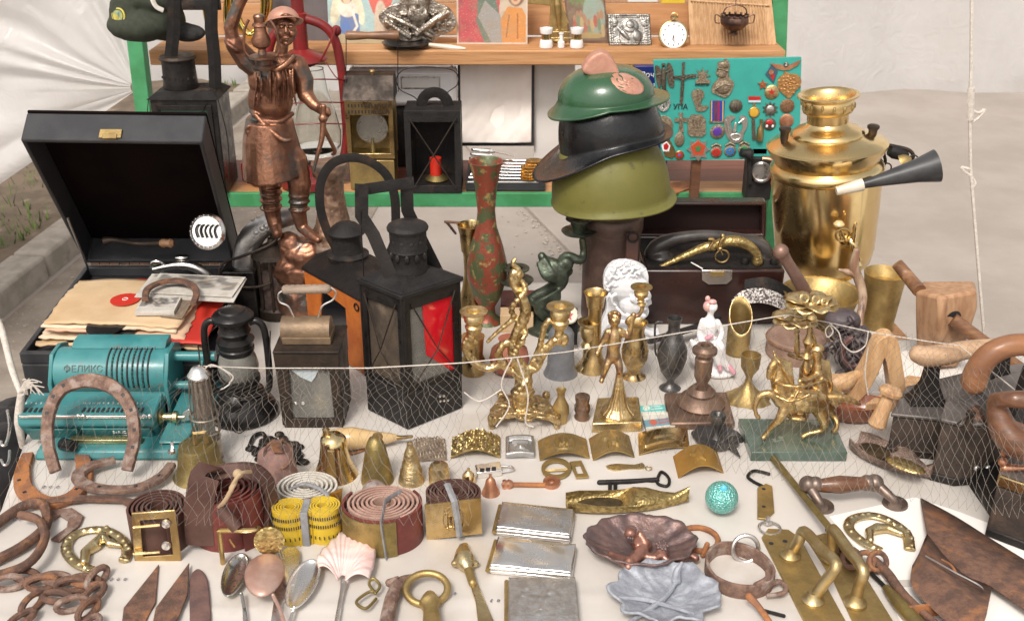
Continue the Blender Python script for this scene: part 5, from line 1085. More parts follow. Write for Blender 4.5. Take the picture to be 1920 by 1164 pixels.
mb=MB();xprof(mb,kx1-.105,kx1-.006,[(1.366,.010),(1.3480,.036),(1.3455,.036),(1.360,.010)]);obj('front_flap',mb,teal,t,bevel=.001)
def digitrow(x0,n,step,first):
 for k in range(n):
  xx=X(x0+k*step,1.36,.056);mb=MB();mb.box((xx,1.363,.0571),(.0034,.011,.0014));obj('number_window',mb,dark_l,t)
 mb_=None
 for k in range(n):
  v_=first-k
  if v_>0:text(str(v_),.0052,mframe((X(x0+k*step,1.375,.06),1.3785,.0592),(1,0,0),(0,1,.14)),white_l,t,depth=.0002)
digitrow(47,6,9.4,8);digitrow(156,13,9.1,13)
mb=MB();mb.box(((kx0+kx1)/2-.002,1.350,.0535),(kx1-kx0-.012,.0035,.004));obj('chrome_rail',mb,silver,t,bevel=.0008)
mb=MB()
for px in(148,158,271,282):mb.ell((X(px,1.35,.055),1.3475,.0555),(.0032,.003,.004),8,6)
obj('rail_slider',mb,silver,t)
text('S-A.C',.0085,mframe((X(224,1.35,.03),1.3498,.0275),(1,0,0),(0,-.55,1)),white_l,t);text('1958',.006,mframe((X(232,1.35,.03),1.3535,.0195),(1,0,0),(0,-.55,1)),white_l,t)
mb=MB();mb.lathe((kx1,1.375,.038),[(.012,0),(.013,.003),(.006,.006),(.006,.018),(.009,.02),(.009,.026),(.003,.027),(.003,.036)],18,axis=(1,0,0));obj('clearing_shaft',mb,brass_pale,t)
mb=MB();mb.prism([(kx1+.030,1.374,.03),(kx1+.046,1.374,.034),(kx1+.05,1.374,.044),(kx1+.044,1.374,.052),(kx1+.034,1.374,.046)],(0,.003,0));obj('wing_nut',mb,steel,t,bevel=.0008)
b0=T(66,862,.0);b1=T(338,864,.0);mb=MB();mb.hexa([(b0.x,1.315,.002),(b1.x,1.315,.002),(b1.x+.03,1.52,.002),(b0.x-.01,1.52,.002)],[(b0.x+.005,1.322,.016),(b1.x,1.322,.016),(b1.x+.032,1.52,.018),(b0.x-.01,1.52,.018)]);obj('bed',mb,teal,t,bevel=.004)
mb=MB();xprof(mb,X(128,1.33,.02),X(262,1.33,.02),[(1.336,.0165),(1.334,.024),(1.345,.026),(1.346,.0168)]);obj('nickel_strip',mb,brass_pale,t,bevel=.0006)
mb=MB();mb.hexa([(kx1+.008,1.333,.0185),(b1.x+.004,1.333,.0185),(b1.x+.034,1.50,.021),(kx1+.02,1.50,.05)],[(kx1+.008,1.333,.022),(b1.x+.003,1.333,.022),(b1.x+.034,1.50,.030),(kx1+.02,1.50,.06)]);obj('side_tray',mb,teal,t,bevel=.003)
mb=MB();p=T(322,848,.022);mb.lathe(p,[(.006,0),(.005,.004),(0,.005)],14);mb.box(p+Vector((0,.006,.008)),(.003,.003,.012));obj('bed_screw',mb,silver,t)
mb=MB();p=T(118,832,.022);mb.tube([p+Vector((.0,0,.0)),p+Vector((.02,-.012,.004))],[.009,.012,.008],12);obj('locking_knob',mb,blackp,t)
shoe('large worn pinkish grey horseshoe leaning upright against the calculating machine',[(104,884),(90,830),(92,775),(112,733),(145,716),(178,714),(215,728),(243,762),(252,815),(244,858),(238,882)],[22,24,25,28,30,28,25,24,22],.009,rust_g,Yof=lambda x,y:1.262+(884-y)*.00050,holes=[(.2,-.15),(.27,-.15),(.34,-.15),(.66,-.15),(.72,-.15),(.79,-.15),(.85,-.15)],upn=(0,-1,.8),grp='horseshoes at the left')
shoe('orange rusted horseshoe lying open towards the calculating machine',[(53,852),(42,885),(48,920),(85,942),(130,934),(158,905),(157,870),(152,848)],[22,30,33,30,26,30,24],.008,rust_o,zof=.006,holes=[(.22,.3),(.32,.3),(.82,.0),(.66,-.2)],grp='horseshoes at the left')
shoe('brown open horseshoe resting across the end of the orange one',[(216,862),(175,872),(148,888),(155,905),(195,917),(255,915),(300,895),(322,870)],[15,22,26,22,20,22,18],.007,rust_g,zof=.014,holes=[(.55,0),(.72,0),(.86,0)],grp='horseshoes at the left')
# --- bronze miner statue
YS=1.79;P=lambda x,y,d=0:Vp(x,y,YS+d);s=S(YS,.25)
t=thing('miner_statue','bronze statuette of a young helmeted miner raising one arm beside a stump','statue',up(560,YS,0))
mb=MB()
mb.ell(P(512,150),(46*s,31*s,50*s));mb.ell(P(506,190),(41*s,30*s,44*s));mb.ell(P(520,122),(44*s,26*s,22*s));mb.ell(P(506,218),(35*s,27*s,24*s))
mb.chain([(P(525,110),12*s),(P(530,84),11*s)])
mb.tube([P(505,222),P(506,255),P(512,300),P(516,324)],[41*s,48*s,55*s,58*s],24,up=(0,1,0),asp=1.35)
mb.chain([(P(498,300,.008),25*s),(P(505,350,.006),20*s),(P(512,405,.004),15*s),(P(516,420),14*s)]);mb.chain([(P(550,300,-.01),26*s),(P(562,345,-.015),22*s),(P(560,400,-.014),15*s),(P(566,425,-.014),12*s)]);mb.chain([(P(568,428,-.016),11*s),(P(588,444,-.035),10*s),(P(597,450,-.045),7*s)]);mb.chain([(P(516,422,0),13*s),(P(520,438,-.02),10*s)])
for y in(350,362,374,388):mb.tube(circ(P(508,y,.005),20*s,(1,0,0),(0,1,.1),16),2*s,6,closed=True);mb.tube(circ(P(561,y+4,-.015),19*s,(1,0,0),(0,1,-.1),16),2*s,6,closed=True)
mb.chain([(P(484,128),22*s),(P(462,112,-.006),21*s),(P(440,84,-.012),17*s)]);mb.tube(circ(P(441,86,-.012),18*s,Vector((1,0,-.7)).normalized(),(0,1,0),16),4.5*s,6,closed=True)
mb.chain([(P(438,80,-.012),13*s),(P(432,52,-.012),12.5*s),(P(446,12,-.012),11*s),(P(466,-24,-.014),9*s)]);mb.chain([(P(472,-34,-.016),10*s),(P(484,-44,-.018),8*s)])
mb.chain([(P(556,124),20*s),(P(570,152,.0),18*s),(P(573,178,-.006),15*s),(P(588,196,-.016),11*s),(P(602,206,-.022),9*s)])
for k in range(4):mb.chain([(P(602+k*4.5,200+k*1.5,-.034),3.4*s),(P(606+k*4.2,209+k*1.5,-.036),3.2*s),(P(602+k*4,216+k*1.2,-.03),2.8*s)],8)
mb.chain([(P(598,202,-.03),3.5*s),(P(604,214,-.036),3*s)],8)
for k in range(11):
 x=482+k*7;mb.tube(spl([P(x-3,128,-.026),P(x-1+3*math.sin(k),160,-.029-.004*math.sin(k*2.1)),P(x-6+k,200,-.024)]),[1.6*s,2.8*s,1.4*s],6)
for k in range(13):
 a=R(190+k*13.5);mb.tube(spl([P(506,232)+Vector((math.cos(a)*37*s,math.sin(a)*47*s,0)),P(512,285)+Vector((math.cos(a)*47*s,math.sin(a)*62*s,0)),P(516,322)+Vector((math.cos(a)*53*s,math.sin(a)*70*s,0))]),[1.5*s,3*s,3.5*s],6)
mb.tube(spl([P(470,208,-.01),P(490,224,-.035),P(525,228,-.034),P(550,212,-.012)]),4.5*s,8);mb.tube(spl([P(478,214,-.03),P(500,238,-.044),P(530,262,-.05),P(546,262,-.045)]),5*s,8)
mb.tube(spl([P(497,104,-.02),P(512,130,-.034),P(532,124,-.032),P(552,104,-.016)]),6*s,8);mb.tube(spl([P(519,134,-.034),P(524,150,-.038),P(520,166,-.034)]),[5*s,6*s,3*s],8)
mb.ell(P(472,246,-.02),(12*s,14*s,16*s));mb.tube(circ(P(472,246,-.04),10*s,(1,0,0),(0,0,1),16),2.6*s,6,closed=True)
obj('figure',mb,bronze,t,vox=.0017,soft=2,smooth=180)
mb=MB();hc=P(535,58,-.004);mb.ell(hc,(19*s,20*s,25*s),20,14);mb.ell(P(537,74,-.012),(12*s,13*s,11*s));mb.tube([P(536,50,-.024),P(537,62,-.0285)],[2.2*s,4*s],8);mb.ell(P(537.5,63,-.0275),(4.2*s,3.2*s,2.6*s))
for x in(528,545):mb.ell(P(x,51,-.0205),(4.4*s,3*s,2.3*s));mb.tube(spl([P(x-6,48,-.0205),P(x,45,-.0235),P(x+6,48,-.0205)],3),1.8*s,6);mb.ell(P(x-1+(x>535)*3,64,-.0185),(6*s,4*s,6*s))
mb.ell(P(537,71.5,-.0262),(6.5*s,2.6*s,1.5*s));mb.ell(P(537,75.5,-.0255),(5.2*s,2.6*s,1.8*s));mb.ell(P(537,82,-.022),(6*s,4.5*s,4*s));
for x in(517,554):mb.ell(P(x,60,-.0),(3*s,5*s,7*s))
for k in range(12):a=k/11;mb.ell(P(520+a*32,38-8*math.sin(a*3.1),-.019+abs(a-.5)*.012),(4*s,3.4*s,4.6*s),8,6)
obj('head',mb,bronze,t,vox=.0011,soft=1,smooth=180)
mb=MB();rows=[];hx=P(532,40,.006)
for j in range(15):
 row=[]
 for k in range(40):
  a=2*math.pi*k/40
  if j<10:u=max(.01,j/9);r_=math.sin(u*1.57);z=math.cos(u*1.57)*24*s;rr=(27*s*r_,29*s*r_)
  else:u=(j-9)/5;z=-3*s*u;rr=(27*s+7*s*u,29*s+7*s*u)
  p=Vector((math.cos(a)*rr[0],math.sin(a)*rr[1],z));p=Matrix.Rotation(R(-10),3,'Y')@(Matrix.Rotation(R(-24),3,'X')@p);row.append(hx+p)
 rows.append(row)
mb.grid(rows,closed_u=True);obj('helmet',mb,copper_p,t,smooth=180,solid=.0018)
mb=MB();c=P(493,112,-.04);mb.lathe(c,[(20*s,-16*s),(21*s,-12*s),(14*s,-8*s),(15*s,0),(24*s,3*s),(24*s,7*s),(8*s,10*s),(6*s,18*s),(15*s,24*s),(17*s,34*s),(11*s,46*s),(10*s,56*s),(13*s,58*s),(12*s,62*s),(9*s,64*s),(10*s,74*s),(8*s,77*s),(0,78*s)],20)
for sx in(-1,1):mb.tube(spl([c+Vector((sx*18*s,0,0)),c+Vector((sx*30*s,0,16*s)),c+Vector((sx*27*s,0,50*s)),c+Vector((sx*18*s,0,68*s))]),2.6*s,8)
obj('held_lantern',mb,bronze,t)
mb=MB();mb.tube(spl([P(607,196,-.036),P(606,232,-.036),P(603,262,-.04),P(595,292,-.044),P(588,322,-.046)]),[5*s,6*s,5*s,4*s,2.5*s],8);mb.tube(spl([P(605,236,-.036),P(618,262,-.03),P(628,284,-.024),P(622,290,-.02)]),[4.5*s,4*s,4*s,3*s],8);mb.ell(P(606,222,-.036),(9*s,8*s,8*s));obj('pickaxe',mb,bronze,t,vox=.0014,soft=1,smooth=180)
mb=MB();sc0=P(617,305,-.0);dz=[(34*s,0),(36*s,5*s),(33*s,22*s),(24*s,34*s),(23*s,60*s),(27*s,90*s),(34*s,120*s),(44*s,145*s),(48*s,175*s)]
mb.lathe(sc0,[(r,-z)for r,z in reversed(dz)],40,wob=lambda a,z:1+.035*math.sin(a*9+z*260)+.03*math.sin(z*420));obj('stump',mb,m_('bronze_stump',(.38,.24,.16),(.2,.12,.085),(.24,.22,.2),metal=.7,rough=.42,scale=60,bump=.9,bscale=110,btype='VORONOI'),t,smooth=60)
mb=MB();mb.ell(P(585,474,0),(62*s,46*s,34*s));mb.ell(P(560,505,0),(50*s,48*s,42*s));mb.ell(P(620,478,.01),(38*s,38*s,26*s));mb.ell(P(570,560),(58*s,44*s,60*s));mb.ell(P(545,455,-.01),(24*s,20*s,20*s))
obj('rock_base',mb,bronze,t,vox=.004,soft=3,smooth=180,disp=[('CLOUDS',.03,.012),('STUCCI',.008,.003)])
# --- aluminium elbow, tin, rusty lamp
mb=MB();a,b=T(424,604,0),T(486,604,0);mb.bx(a.x,b.x,a.y,a.y+.09,.001,.098);obj('black_tin',mb,blackp,label='small black tin standing between gramophone and rusty lamp',cat='tin',bevel=.003)
t=thing('metal_elbow','curved grey aluminium pipe elbow with embossed ornament behind the rusty lamp','pipe',Vector((a.x+.03,a.y+.04,.099)));Y=a.y+.035;P=lambda x,y,d=0:Vp(x,y,Y+d);s=S(Y,.15)
mb=MB();pth=spl([P(463,524),P(461,505),P(462,472),P(474,442),P(496,424),P(520,414),P(556,404,.02)],6);mb.tube(pth,[25*s,25*s,24*s,23*s,20*s,17*s,16*s],28);obj('tube',mb,alu,t,smooth=60)
mb=MB();mb.lathe(P(463,527),[(24*s,0),(29*s,1*s),(30*s,6*s),(26*s,9*s),(25*s,12*s)],28);mb.tube(circ(pth[-10],19*s,(0,1,0),(.3,0,1),20),2.4*s,6,closed=True);mb.box(P(488,412,0),(12*s,.006,16*s));mb.box(P(474,416,0),(5*s,.006,12*s));obj('collar',mb,alu,t)
mb=MB()
for k in range(9):
 f=8+k*2.3;p=pth[int(f)]+Vector((0,-.021+.0004*k,.002));mb.ell(p,(6*s,2.2*s,4*s),8,6);mb.tube(circ(p,6.5*s,(1,0,0),(0,.2,1),12),1.1*s,5,closed=True)
obj('scroll_relief',mb,alu,t)
t=thing('rusty_miners_lamp','rusty cylindrical miners lamp with a long hooked wire in front of the metal elbow','lamp',base(523,606,38));c=base(523,606,38);s=S(c.y,.08);zz=lambda y:Vp(523,y,c.y).z
mb=MB();mb.lathe(c,[(36*s,.001),(39*s,.004),(39*s,.02),(35*s,.024)],32);obj('foot',mb,iron_br,t)
mb=MB();mb.lathe(c,[(33*s,.024),(33*s,zz(510)),(31*s,zz(500))],32);obj('gauze',mb,m_('rusty_gauze',(.10,.065,.055),(.05,.035,.03),(.16,.1,.08),rough=.75,metal=.3,scale=60,bump=.8,bscale=420),t)
mb=MB()
for k in range(5):
 a=R(-160+k*35);mb.tube([c+Vector((math.cos(a)*36*s,math.sin(a)*36*s,.01)),c+Vector((math.cos(a)*36*s,math.sin(a)*36*s,zz(476)))],2.6*s,6)
obj('upright',mb,iron_br,t)
mb=MB();mb.lathe(c,[(36*s,zz(480)),(41*s,zz(477)),(38*s,zz(470)),(12*s,zz(456)),(8*s,zz(452)),(7*s,zz(446)),(0,zz(444))],32);obj('cap',mb,iron_br,t)
mb=MB();P=lambda x,y,d=0:Vp(x,y,c.y+d);mb.tube(spl([P(524,446),P(517,440),P(519,448,-.01),P(500,462,-.02),P(450,482,-.03),P(424,490,-.032),P(412,505,-.034),P(416,522,-.034),P(440,536,-.036),P(480,538,-.04),P(508,530,-.042)],6),.0024,8);mb.tube(circ(P(519,443),10*s,(1,0,0),(0,.3,1),16),.003,6,closed=True);obj('hook',mb,iron_br,t)
# --- orange lantern with loop strap
t=thing('orange_lantern','black roofed lantern with an orange painted door frame and a big loop strap','lantern',T(640,690,0));
f0,f1,f2=T(585,640,0),T(690,706,0),T(742,640,0);f3=f0+f2-f1;ht=Vp(690,562,f1.y).z
q=[Vector((p.x,p.y,.002))for p in(f0,f1,f2,f3)];top=[p+Vector((0,0,ht-.002))for p in q]
ed=(q[1]-q[0]).normalized();nn=Vector((ed.y,-ed.x,0));
if nn.y>0:nn=-nn
L_=(q[1]-q[0]).length
mb=MB();iq=[p+(sum(q,Vector())/4-p)*.04 for p in q];mb.hexa([p+Vector((0,0,0))for p in iq],[p+Vector((0,0,ht-.004))for p in iq]);obj('body',mb,black_m,t)
def fp(u,z,d=.0):return q[0]+ed*u*L_+nn*d+Vector((0,0,z-.002))
mb=MB();mb.ring([fp(0,.004),fp(1,.004),fp(1,ht),fp(0,ht)],[fp(.22,.035),fp(.72,.030),fp(.72,ht-.03),fp(.30,ht-.02)],nn*.004);obj('door_frame',mb,orange_p,t,bevel=.0008)
mb=MB();mb.hexa([fp(.22,.035,.0005),fp(.72,.03,.0005),fp(.72,.03,.0015),fp(.22,.035,.0015)],[fp(.3,ht-.02,.0005),fp(.72,ht-.03,.0005),fp(.72,ht-.03,.0015),fp(.3,ht-.02,.0015)]);obj('pane',mb,m_('black_pane',(.008,.008,.01),rough=.1,coat=.3),t)
mb=MB();m2=sum(top,Vector())/4;ov=[p+(p-m2)*.1 for p in top];apex=[m2+(p-m2)*.42+Vector((0,0,.024))for p in top];mb.hexa([p+Vector((0,0,-.003))for p in ov],[p+Vector((0,0,.002))for p in ov]);mb.hexa([p+Vector((0,0,.0022))for p in ov],apex);obj('roof',mb,iron,t,bevel=.001)
s=S(m2.y,.2);mb=MB();cz_=m2+Vector((0,0,.025));mb.lathe(cz_,[(38*s,-.004),(40*s,.002),(30*s,.007),(27*s,.024),(28*s,.036),(35*s,.039),(36*s,.042),(20*s,.054),(0,.057)],32);obj('chimney',mb,black_m,t)
mb=MB();Yh=m2.y-.0;pth=[Vp(x,y,Yh)for x,y in((632,470),(612,430),(600,385),(602,340),(622,308),(655,296),(690,302),(722,325),(738,360),(742,400),(740,450),(728,480))];mb.tube(spl(pth,5),0.0075,4,up=(0,1,0),asp=.13);obj('loop_strap',mb,iron,t,smooth=30)
for o in[ob for ob in COL.objects if ob.name.startswith('loop_strap')]:pass
mb=MB();mb.tube(circ(fp(.93,ht-.015,.006),.006,ed,(0,0,1),16),.0012,6,closed=True);obj('ring',mb,iron,t)
# --- big black railway lantern with red glass
t=thing('red_glass_lantern','big black railway lantern with a red glass side and crossed guard wires','lantern',T(770,790,0))
bF,bL,bR=T(765,806,.002),T(689,768,.002),T(868,764,.002);bB=bL+bR-bF;H=Vp(757,562,bF.y).z
Q=[bL,bF,bR,bB];zt=lambda p,z:Vector((p.x,p.y,z))
mm=(bL+bR)/2;tp=[mm+(zt(p,.002)-mm)*1.0 for p in Q]
zs=.062
mb=MB();mb.hexa(Q,[zt(p,zs)for p in tp]);obj('oil_box',mb,black_m,t,bevel=.002)
def lface(a,b,name,panem,flip):
 e=(b-a);Lw=e.length;e.normalize();n_=Vector((e.y,-e.x,0));n_=-n_ if n_.y>0 else n_
 fq=lambda u,z,d=0:zt(a+e*u*Lw,z)+n_*d
 mb=MB();mb.ring([fq(0,zs+.001,-.004),fq(1,zs+.001,-.004),fq(1,H,-.004),fq(0,H,-.004)],[fq(.13,zs+.010,-.004),fq(.87,zs+.010,-.004),fq(.87,H-.02,-.004),fq(.13,H-.02,-.004)],n_*.004);obj('side_frame',mb,blackp,t,bevel=.001)
 mb=MB();mb.hexa([fq(.1,zs+.006,-.007),fq(.9,zs+.006,-.007),fq(.9,zs+.006,-.005),fq(.1,zs+.006,-.005)],[fq(.1,H-.012,-.007),fq(.9,H-.012,-.007),fq(.9,H-.012,-.005),fq(.1,H-.012,-.005)]);obj('pane',mb,panem,t)
 mb=MB();zw=(zs+H)/2-.015
 mb.tube([fq(.14,H-.012,.003),fq(.52,zw,.008),fq(.88,H-.01,.003)],.0013,6);mb.tube([fq(.12,zs+.01,.002),fq(.52,zw,.0085),fq(.9,zs+.01,.002)],.0013,6);obj('guard_wire',mb,iron_br,t)
 for u in(.02,.98):mb=MB();mb.tube([fq(u,zs,0),fq(u,H,0)],.0022,6);obj('corner_bead',mb,iron,t)
 for k in range(5):
  if flip:mb=MB();mb.lathe(fq(.58+.07*(k%3),.03+.014*(k//3)-.002*k,.0),[(.0022,0),(.002,.0015),(0,.002)],8,axis=n_);obj('bright_rivet',mb,silver,t)
 return fq
smoky=m_('smoky_pane',(.10,.075,.055),(.05,.04,.035),(.18,.14,.1),rough=.2,r2=.35,scale=14,coat=.3)
lface(bL,bF,'l',smoky,False)
fq=lface(bF,bR,'r',glass_d,True)
e=(bR-bF);n_=Vector((e.y,-e.x,0)).normalized();n_=-n_ if n_.y>0 else n_
mb=MB();g=lambda u,z,d:zt(bF+e*u,z)+n_*d
mb.prism([g(.36,H-.014,-.0048),g(.89,H-.014,-.0048),g(.89,zs+.004,-.0048),g(.72,zs+.02,-.0048),g(.40,zs+.05,-.0048)],n_*.0012);obj('red_glass',mb,m_('red_pane',(.62,.006,.02),(.5,.006,.016),rough=.12,scale=6,coat=.5),t)
mb=MB();inn=[p+(mm-p)*.12 for p in tp];mb.hexa([zt(inn[3],zs)+(inn[0]-inn[3])*0+Vector((0,0,.001)),zt(inn[2],zs+.001),zt(inn[2],zs+.001)+Vector((0,-.004,0)),zt(inn[0],zs+.001)],[zt(inn[3],H-.01),zt(inn[2],H-.01),zt(inn[2],H-.01)+Vector((0,-.004,0)),zt(inn[0],H-.01)]);obj('rear_wall',mb,m_('tarnished_tin',(.25,.17,.1),(.1,.07,.05),metal=.5,rough=.5,scale=20),t,smooth=0)
mb=MB();mb.lathe(mm+Vector((0,0,zs)),[(.03,0),(.03,.03),(.012,.034),(.011,.05),(0,.052)],24);obj('burner',mb,m_('grey_tin',(.22,.21,.2),(.14,.13,.12),metal=.5,rough=.5,scale=30),t)
ro=[mm+(zt(p,0)-zt(mm,0))*1.07 for p in tp];ri=[mm+(zt(p,0)-zt(mm,0))*.5 for p in tp]
mb=MB();mb.hexa([zt(p,H)for p in ro],[zt(p,H+.007)for p in ro]);mb.hexa([zt(p,H+.0072)for p in[mm+(p-mm)*.95 for p in ro]],[zt(p,H+.022)for p in ri]);obj('roof',mb,black_m,t,bevel=.0012)
cz_=zt(mm,H+.020);s=S(mm.y,.25);mb=MB();mb.lathe(cz_,[(35*s,-.004),(36*s,.002),(34*s,.006),(34*s,.030),(36*s,.032),(34*s,.035),(35*s,.062)],36)
obj('chimney',mb,black_m,t)
mb=MB()
for k in range(5):
 a=R(208+k*31);p=cz_+Vector((math.cos(a)*34.6*s,math.sin(a)*34.6*s,.025));mb.ell(p,(.004,.004,.007),8,6);
obj('louvre',mb,iron,t)
mb=MB()
for k in range(4):a=R(225+k*30);mb.lathe(cz_+Vector((math.cos(a)*35*s,math.sin(a)*35*s,.048)),[(.0028,0),(0,.0006)],10,axis=(math.cos(a),math.sin(a),0))
obj('vent_hole',mb,dark_l,t)
mb=MB();mb.lathe(cz_+Vector((0,0,.062)),[(38*s,0),(39*s,.003),(37*s,.006),(30*s,.009),(0,.012)],36);obj('chimney_cap',mb,black_m,t)
mb=MB();
YA=(bL.y+bF.y)/2+.01;YBk=mm.y+.03
mb.tube([Vp(752,554,YA),Vp(738,530,YA),Vp(700,440,YA+.015),Vp(678,405,YA+.02),Vp(678,345,YA+.02)],12.5*s,4,up=(0,1,0),asp=.12);mb.tube([Vp(832,532,YBk-.01),Vp(818,505,YBk),Vp(778,425,YBk),Vp(764,395,YBk),Vp(762,340,YBk)],12*s,4,up=(0,1,0),asp=.12)
obj('handle_strap',mb,iron,t,smooth=25)
mb=MB();mb.tube([Vp(666,358,YA+.018),Vp(720,350,(YA+YBk)/2+.01),Vp(776,342,YBk-.002)],11*s,4,up=(0,1,0),asp=.2);obj('handle_bar',mb,black_m,t)
mb=MB();mb.tube([Vp(676,395,YA+.016),Vp(684,560,YA+.03)],1*s,4);obj('pin',mb,iron,t)
# --- black hurricane lamp
c=base(458,810,66);s=S(c.y,.06);zz=lambda y:Vp(458,y,c.y).z
t=thing('black_hurricane_lamp','small black hurricane lamp with curved side tubes behind the little silver lamp','lamp',c)
mb=MB();mb.lathe(c,[(62*s,.001),(66*s,.004),(66*s,.010),(58*s,.022),(44*s,.032),(40*s,.038)],40);obj('tank',mb,blackp,t)
mb=MB();mb.lathe(c,[(40*s,.038),(42*s,.042),(36*s,zz(728)),(34*s,zz(715)),(38*s,zz(712)),(38*s,zz(706))],36);mb.lathe(Vector((c.x-.004,c.y-40*s,.036)),[(15*s,-.006),(17*s,0),(14*s,.006),(6*s,.008),(0,.009)],24,axis=(-.1,-1,.5));obj('burner',mb,blackp,t)
mb=MB();mb.lathe(c,[(27*s,zz(712)),(34*s,zz(700)),(37*s,zz(685)),(33*s,zz(668)),(29*s,zz(658)),(28*s,zz(655))],32,caps=False);obj('glass_globe',mb,glass_d,t,solid=.001)
mb=MB();mb.lathe(c,[(30*s,zz(660)),(33*s,zz(655)),(33*s,zz(650)),(31*s,zz(648)),(33*s,zz(640)),(35*s,zz(636)),(24*s,zz(630)),(25*s,zz(624)),(30*s,zz(620)),(27*s,zz(616)),(27*s,zz(600)),(37*s,zz(597)),(38*s,zz(591)),(33*s,zz(586)),(24*s,zz(583)),(22*s,zz(580)),(10*s,zz(578)),(0,zz(577))],36);obj('chimney',mb,blackp,t)
for sx in(-1,1):
 mb=MB();mb.tube(spl([c+Vector((sx*30*s,0,zz(604))),c+Vector((sx*44*s,0,zz(602))),c+Vector((sx*55*s,0,zz(618))),c+Vector((sx*57*s,0,zz(670))),c+Vector((sx*54*s,0,zz(720))),c+Vector((sx*46*s,0,.040))],6),6.5*s,12);obj('side_tube',mb,blackp,t)
mb=MB();mb.tube(spl([c+Vector((-66*s,-.01,zz(640))),c+Vector((-56*s,-.03,zz(690))),c+Vector((-20*s,-.06,.045)),c+Vector((12*s,-.075,.012)),c+Vector((44*s,-.06,.04)),c+Vector((62*s,-.03,zz(690))),c+Vector((66*s,0,zz(620)))],6),.0011,6);obj('bail_wire',mb,iron,t)
# --- brown square lantern with wooden grip
g0,g1=T(536,802,.001),T(643,798,.001);w_=g1.x-g0.x;Hh=Vp(590,664,g0.y).z;dd=.085;s=S(g0.y,.08)
t=thing('brown_square_lantern','small brown square lantern with a glass front and grooved wooden grip','lantern',g0+Vector((w_/2,dd/2,0)))
X0,X1,Yf,Yb=g0.x-.002,g1.x+.001,g0.y,g0.y+dd
mb=MB();mb.ring([(X0,Yf,.001),(X1,Yf,.001),(X1+.001,Yf,Hh),(X0-.006,Yf,Hh)],[(X0+.012,Yf,.016),(X1-.012,Yf,.016),(X1-.014,Yf,Hh-.026),(X0+.014,Yf,Hh-.026)],(0,.006,0));obj('front_frame',mb,iron_br,t,bevel=.001)
mb=MB();mb.bx(X0-.004,X0-.001,Yf+.0065,Yb,.002,Hh);mb.bx(X1-.001,X1+.001,Yf+.0065,Yb,.002,Hh);mb.bx(X0,X1,Yb-.004,Yb-.001,.002,Hh-.001);mb.bx(X0,X1,Yf+.007,Yb-.004,.001,.012);obj('case',mb,iron_br,t)
mb=MB();mb.bx(X0+.010,X1-.010,Yf+.0065,Yf+.0085,.012,Hh-.022);obj('pane',mb,glass_d,t)
mb=MB();mb.bx(X0-.006,X1+.003,Yf-.002,Yb+.002,Hh+.001,Hh+.005);obj('top_plate',mb,iron_br,t,bevel=.001)
mb=MB();mb.lathe(((X0+X1)/2+.008,Yf+.04,.012),[(.03,0),(.03,.015),(.016,.024),(.012,.03),(.016,.04),(.015,.07),(.011,.085)],28);obj('oil_lamp',mb,brass_olive,t)
mb=MB();mb.prism([(X0+.016,Yf+.0055,Hh-.027),(X1-.03,Yf+.0055,Hh-.027),(X1-.036,Yf+.0055,Hh-.04),(X1-.042,Yf+.0055,Hh-.048),(X0+.03,Yf+.0055,Hh-.04)],(0,-.001,0));obj('painted_reflection',mb,m_('reflection_blue',(.45,.5,.52),rough=.5),t)  # pale flat shape painted as a reflection on the pane
mb=MB()
for px,py in((554,756),(568,756)):mb.lathe(Vp(px,py,Yf+.005),[(.0028,0),(0,.0012)],10,axis=(0,-1,0))
obj('rivet',mb,silver,t)
zc=Hh+.02;mb=MB();mb.tube([(X0+.002,Yf+.042,zc),(X1-.014,Yf+.042,zc)],.020,28);obj('rolled_top',mb,m_('tan_metal',(.24,.165,.10),(.16,.11,.07),(.3,.22,.15),metal=.4,rough=.5,scale=40,bump=.4,bscale=220),t,smooth=40)
mb=MB();mb.bx(X0+.004,X1-.012,Yf+.02,Yf+.064,Hh+.0052,Hh+.016);obj('vent_box',mb,MATS['tan_metal'],t,bevel=.001)
mb=MB();Yg=Yf+.042;mb.tube(spl([Vp(530,545,Yg),Vp(522,552,Yg),Vp(524,566,Yg),Vp(540,574,Yg),Vp(550,592,Yg),Vp(554,597,Yg),Vp(578,598,Yg),Vp(596,596,Yg),Vp(604,574,Yg),Vp(624,562,Yg),Vp(630,548,Yg),Vp(620,539,Yg)],5),.0015,6);obj('handle_wire',mb,steel,t)
mb=MB();p=Vp(529,543,Yg);mb.lathe(p,[(5*s,0)]+[((8.2+1.0*(k%2))*s,(3+k*5.2)*s)for k in range(17)]+[(5*s,91*s)],18,axis=(1,0,.02));obj('wooden_grip',mb,wood_g,t,smooth=60)
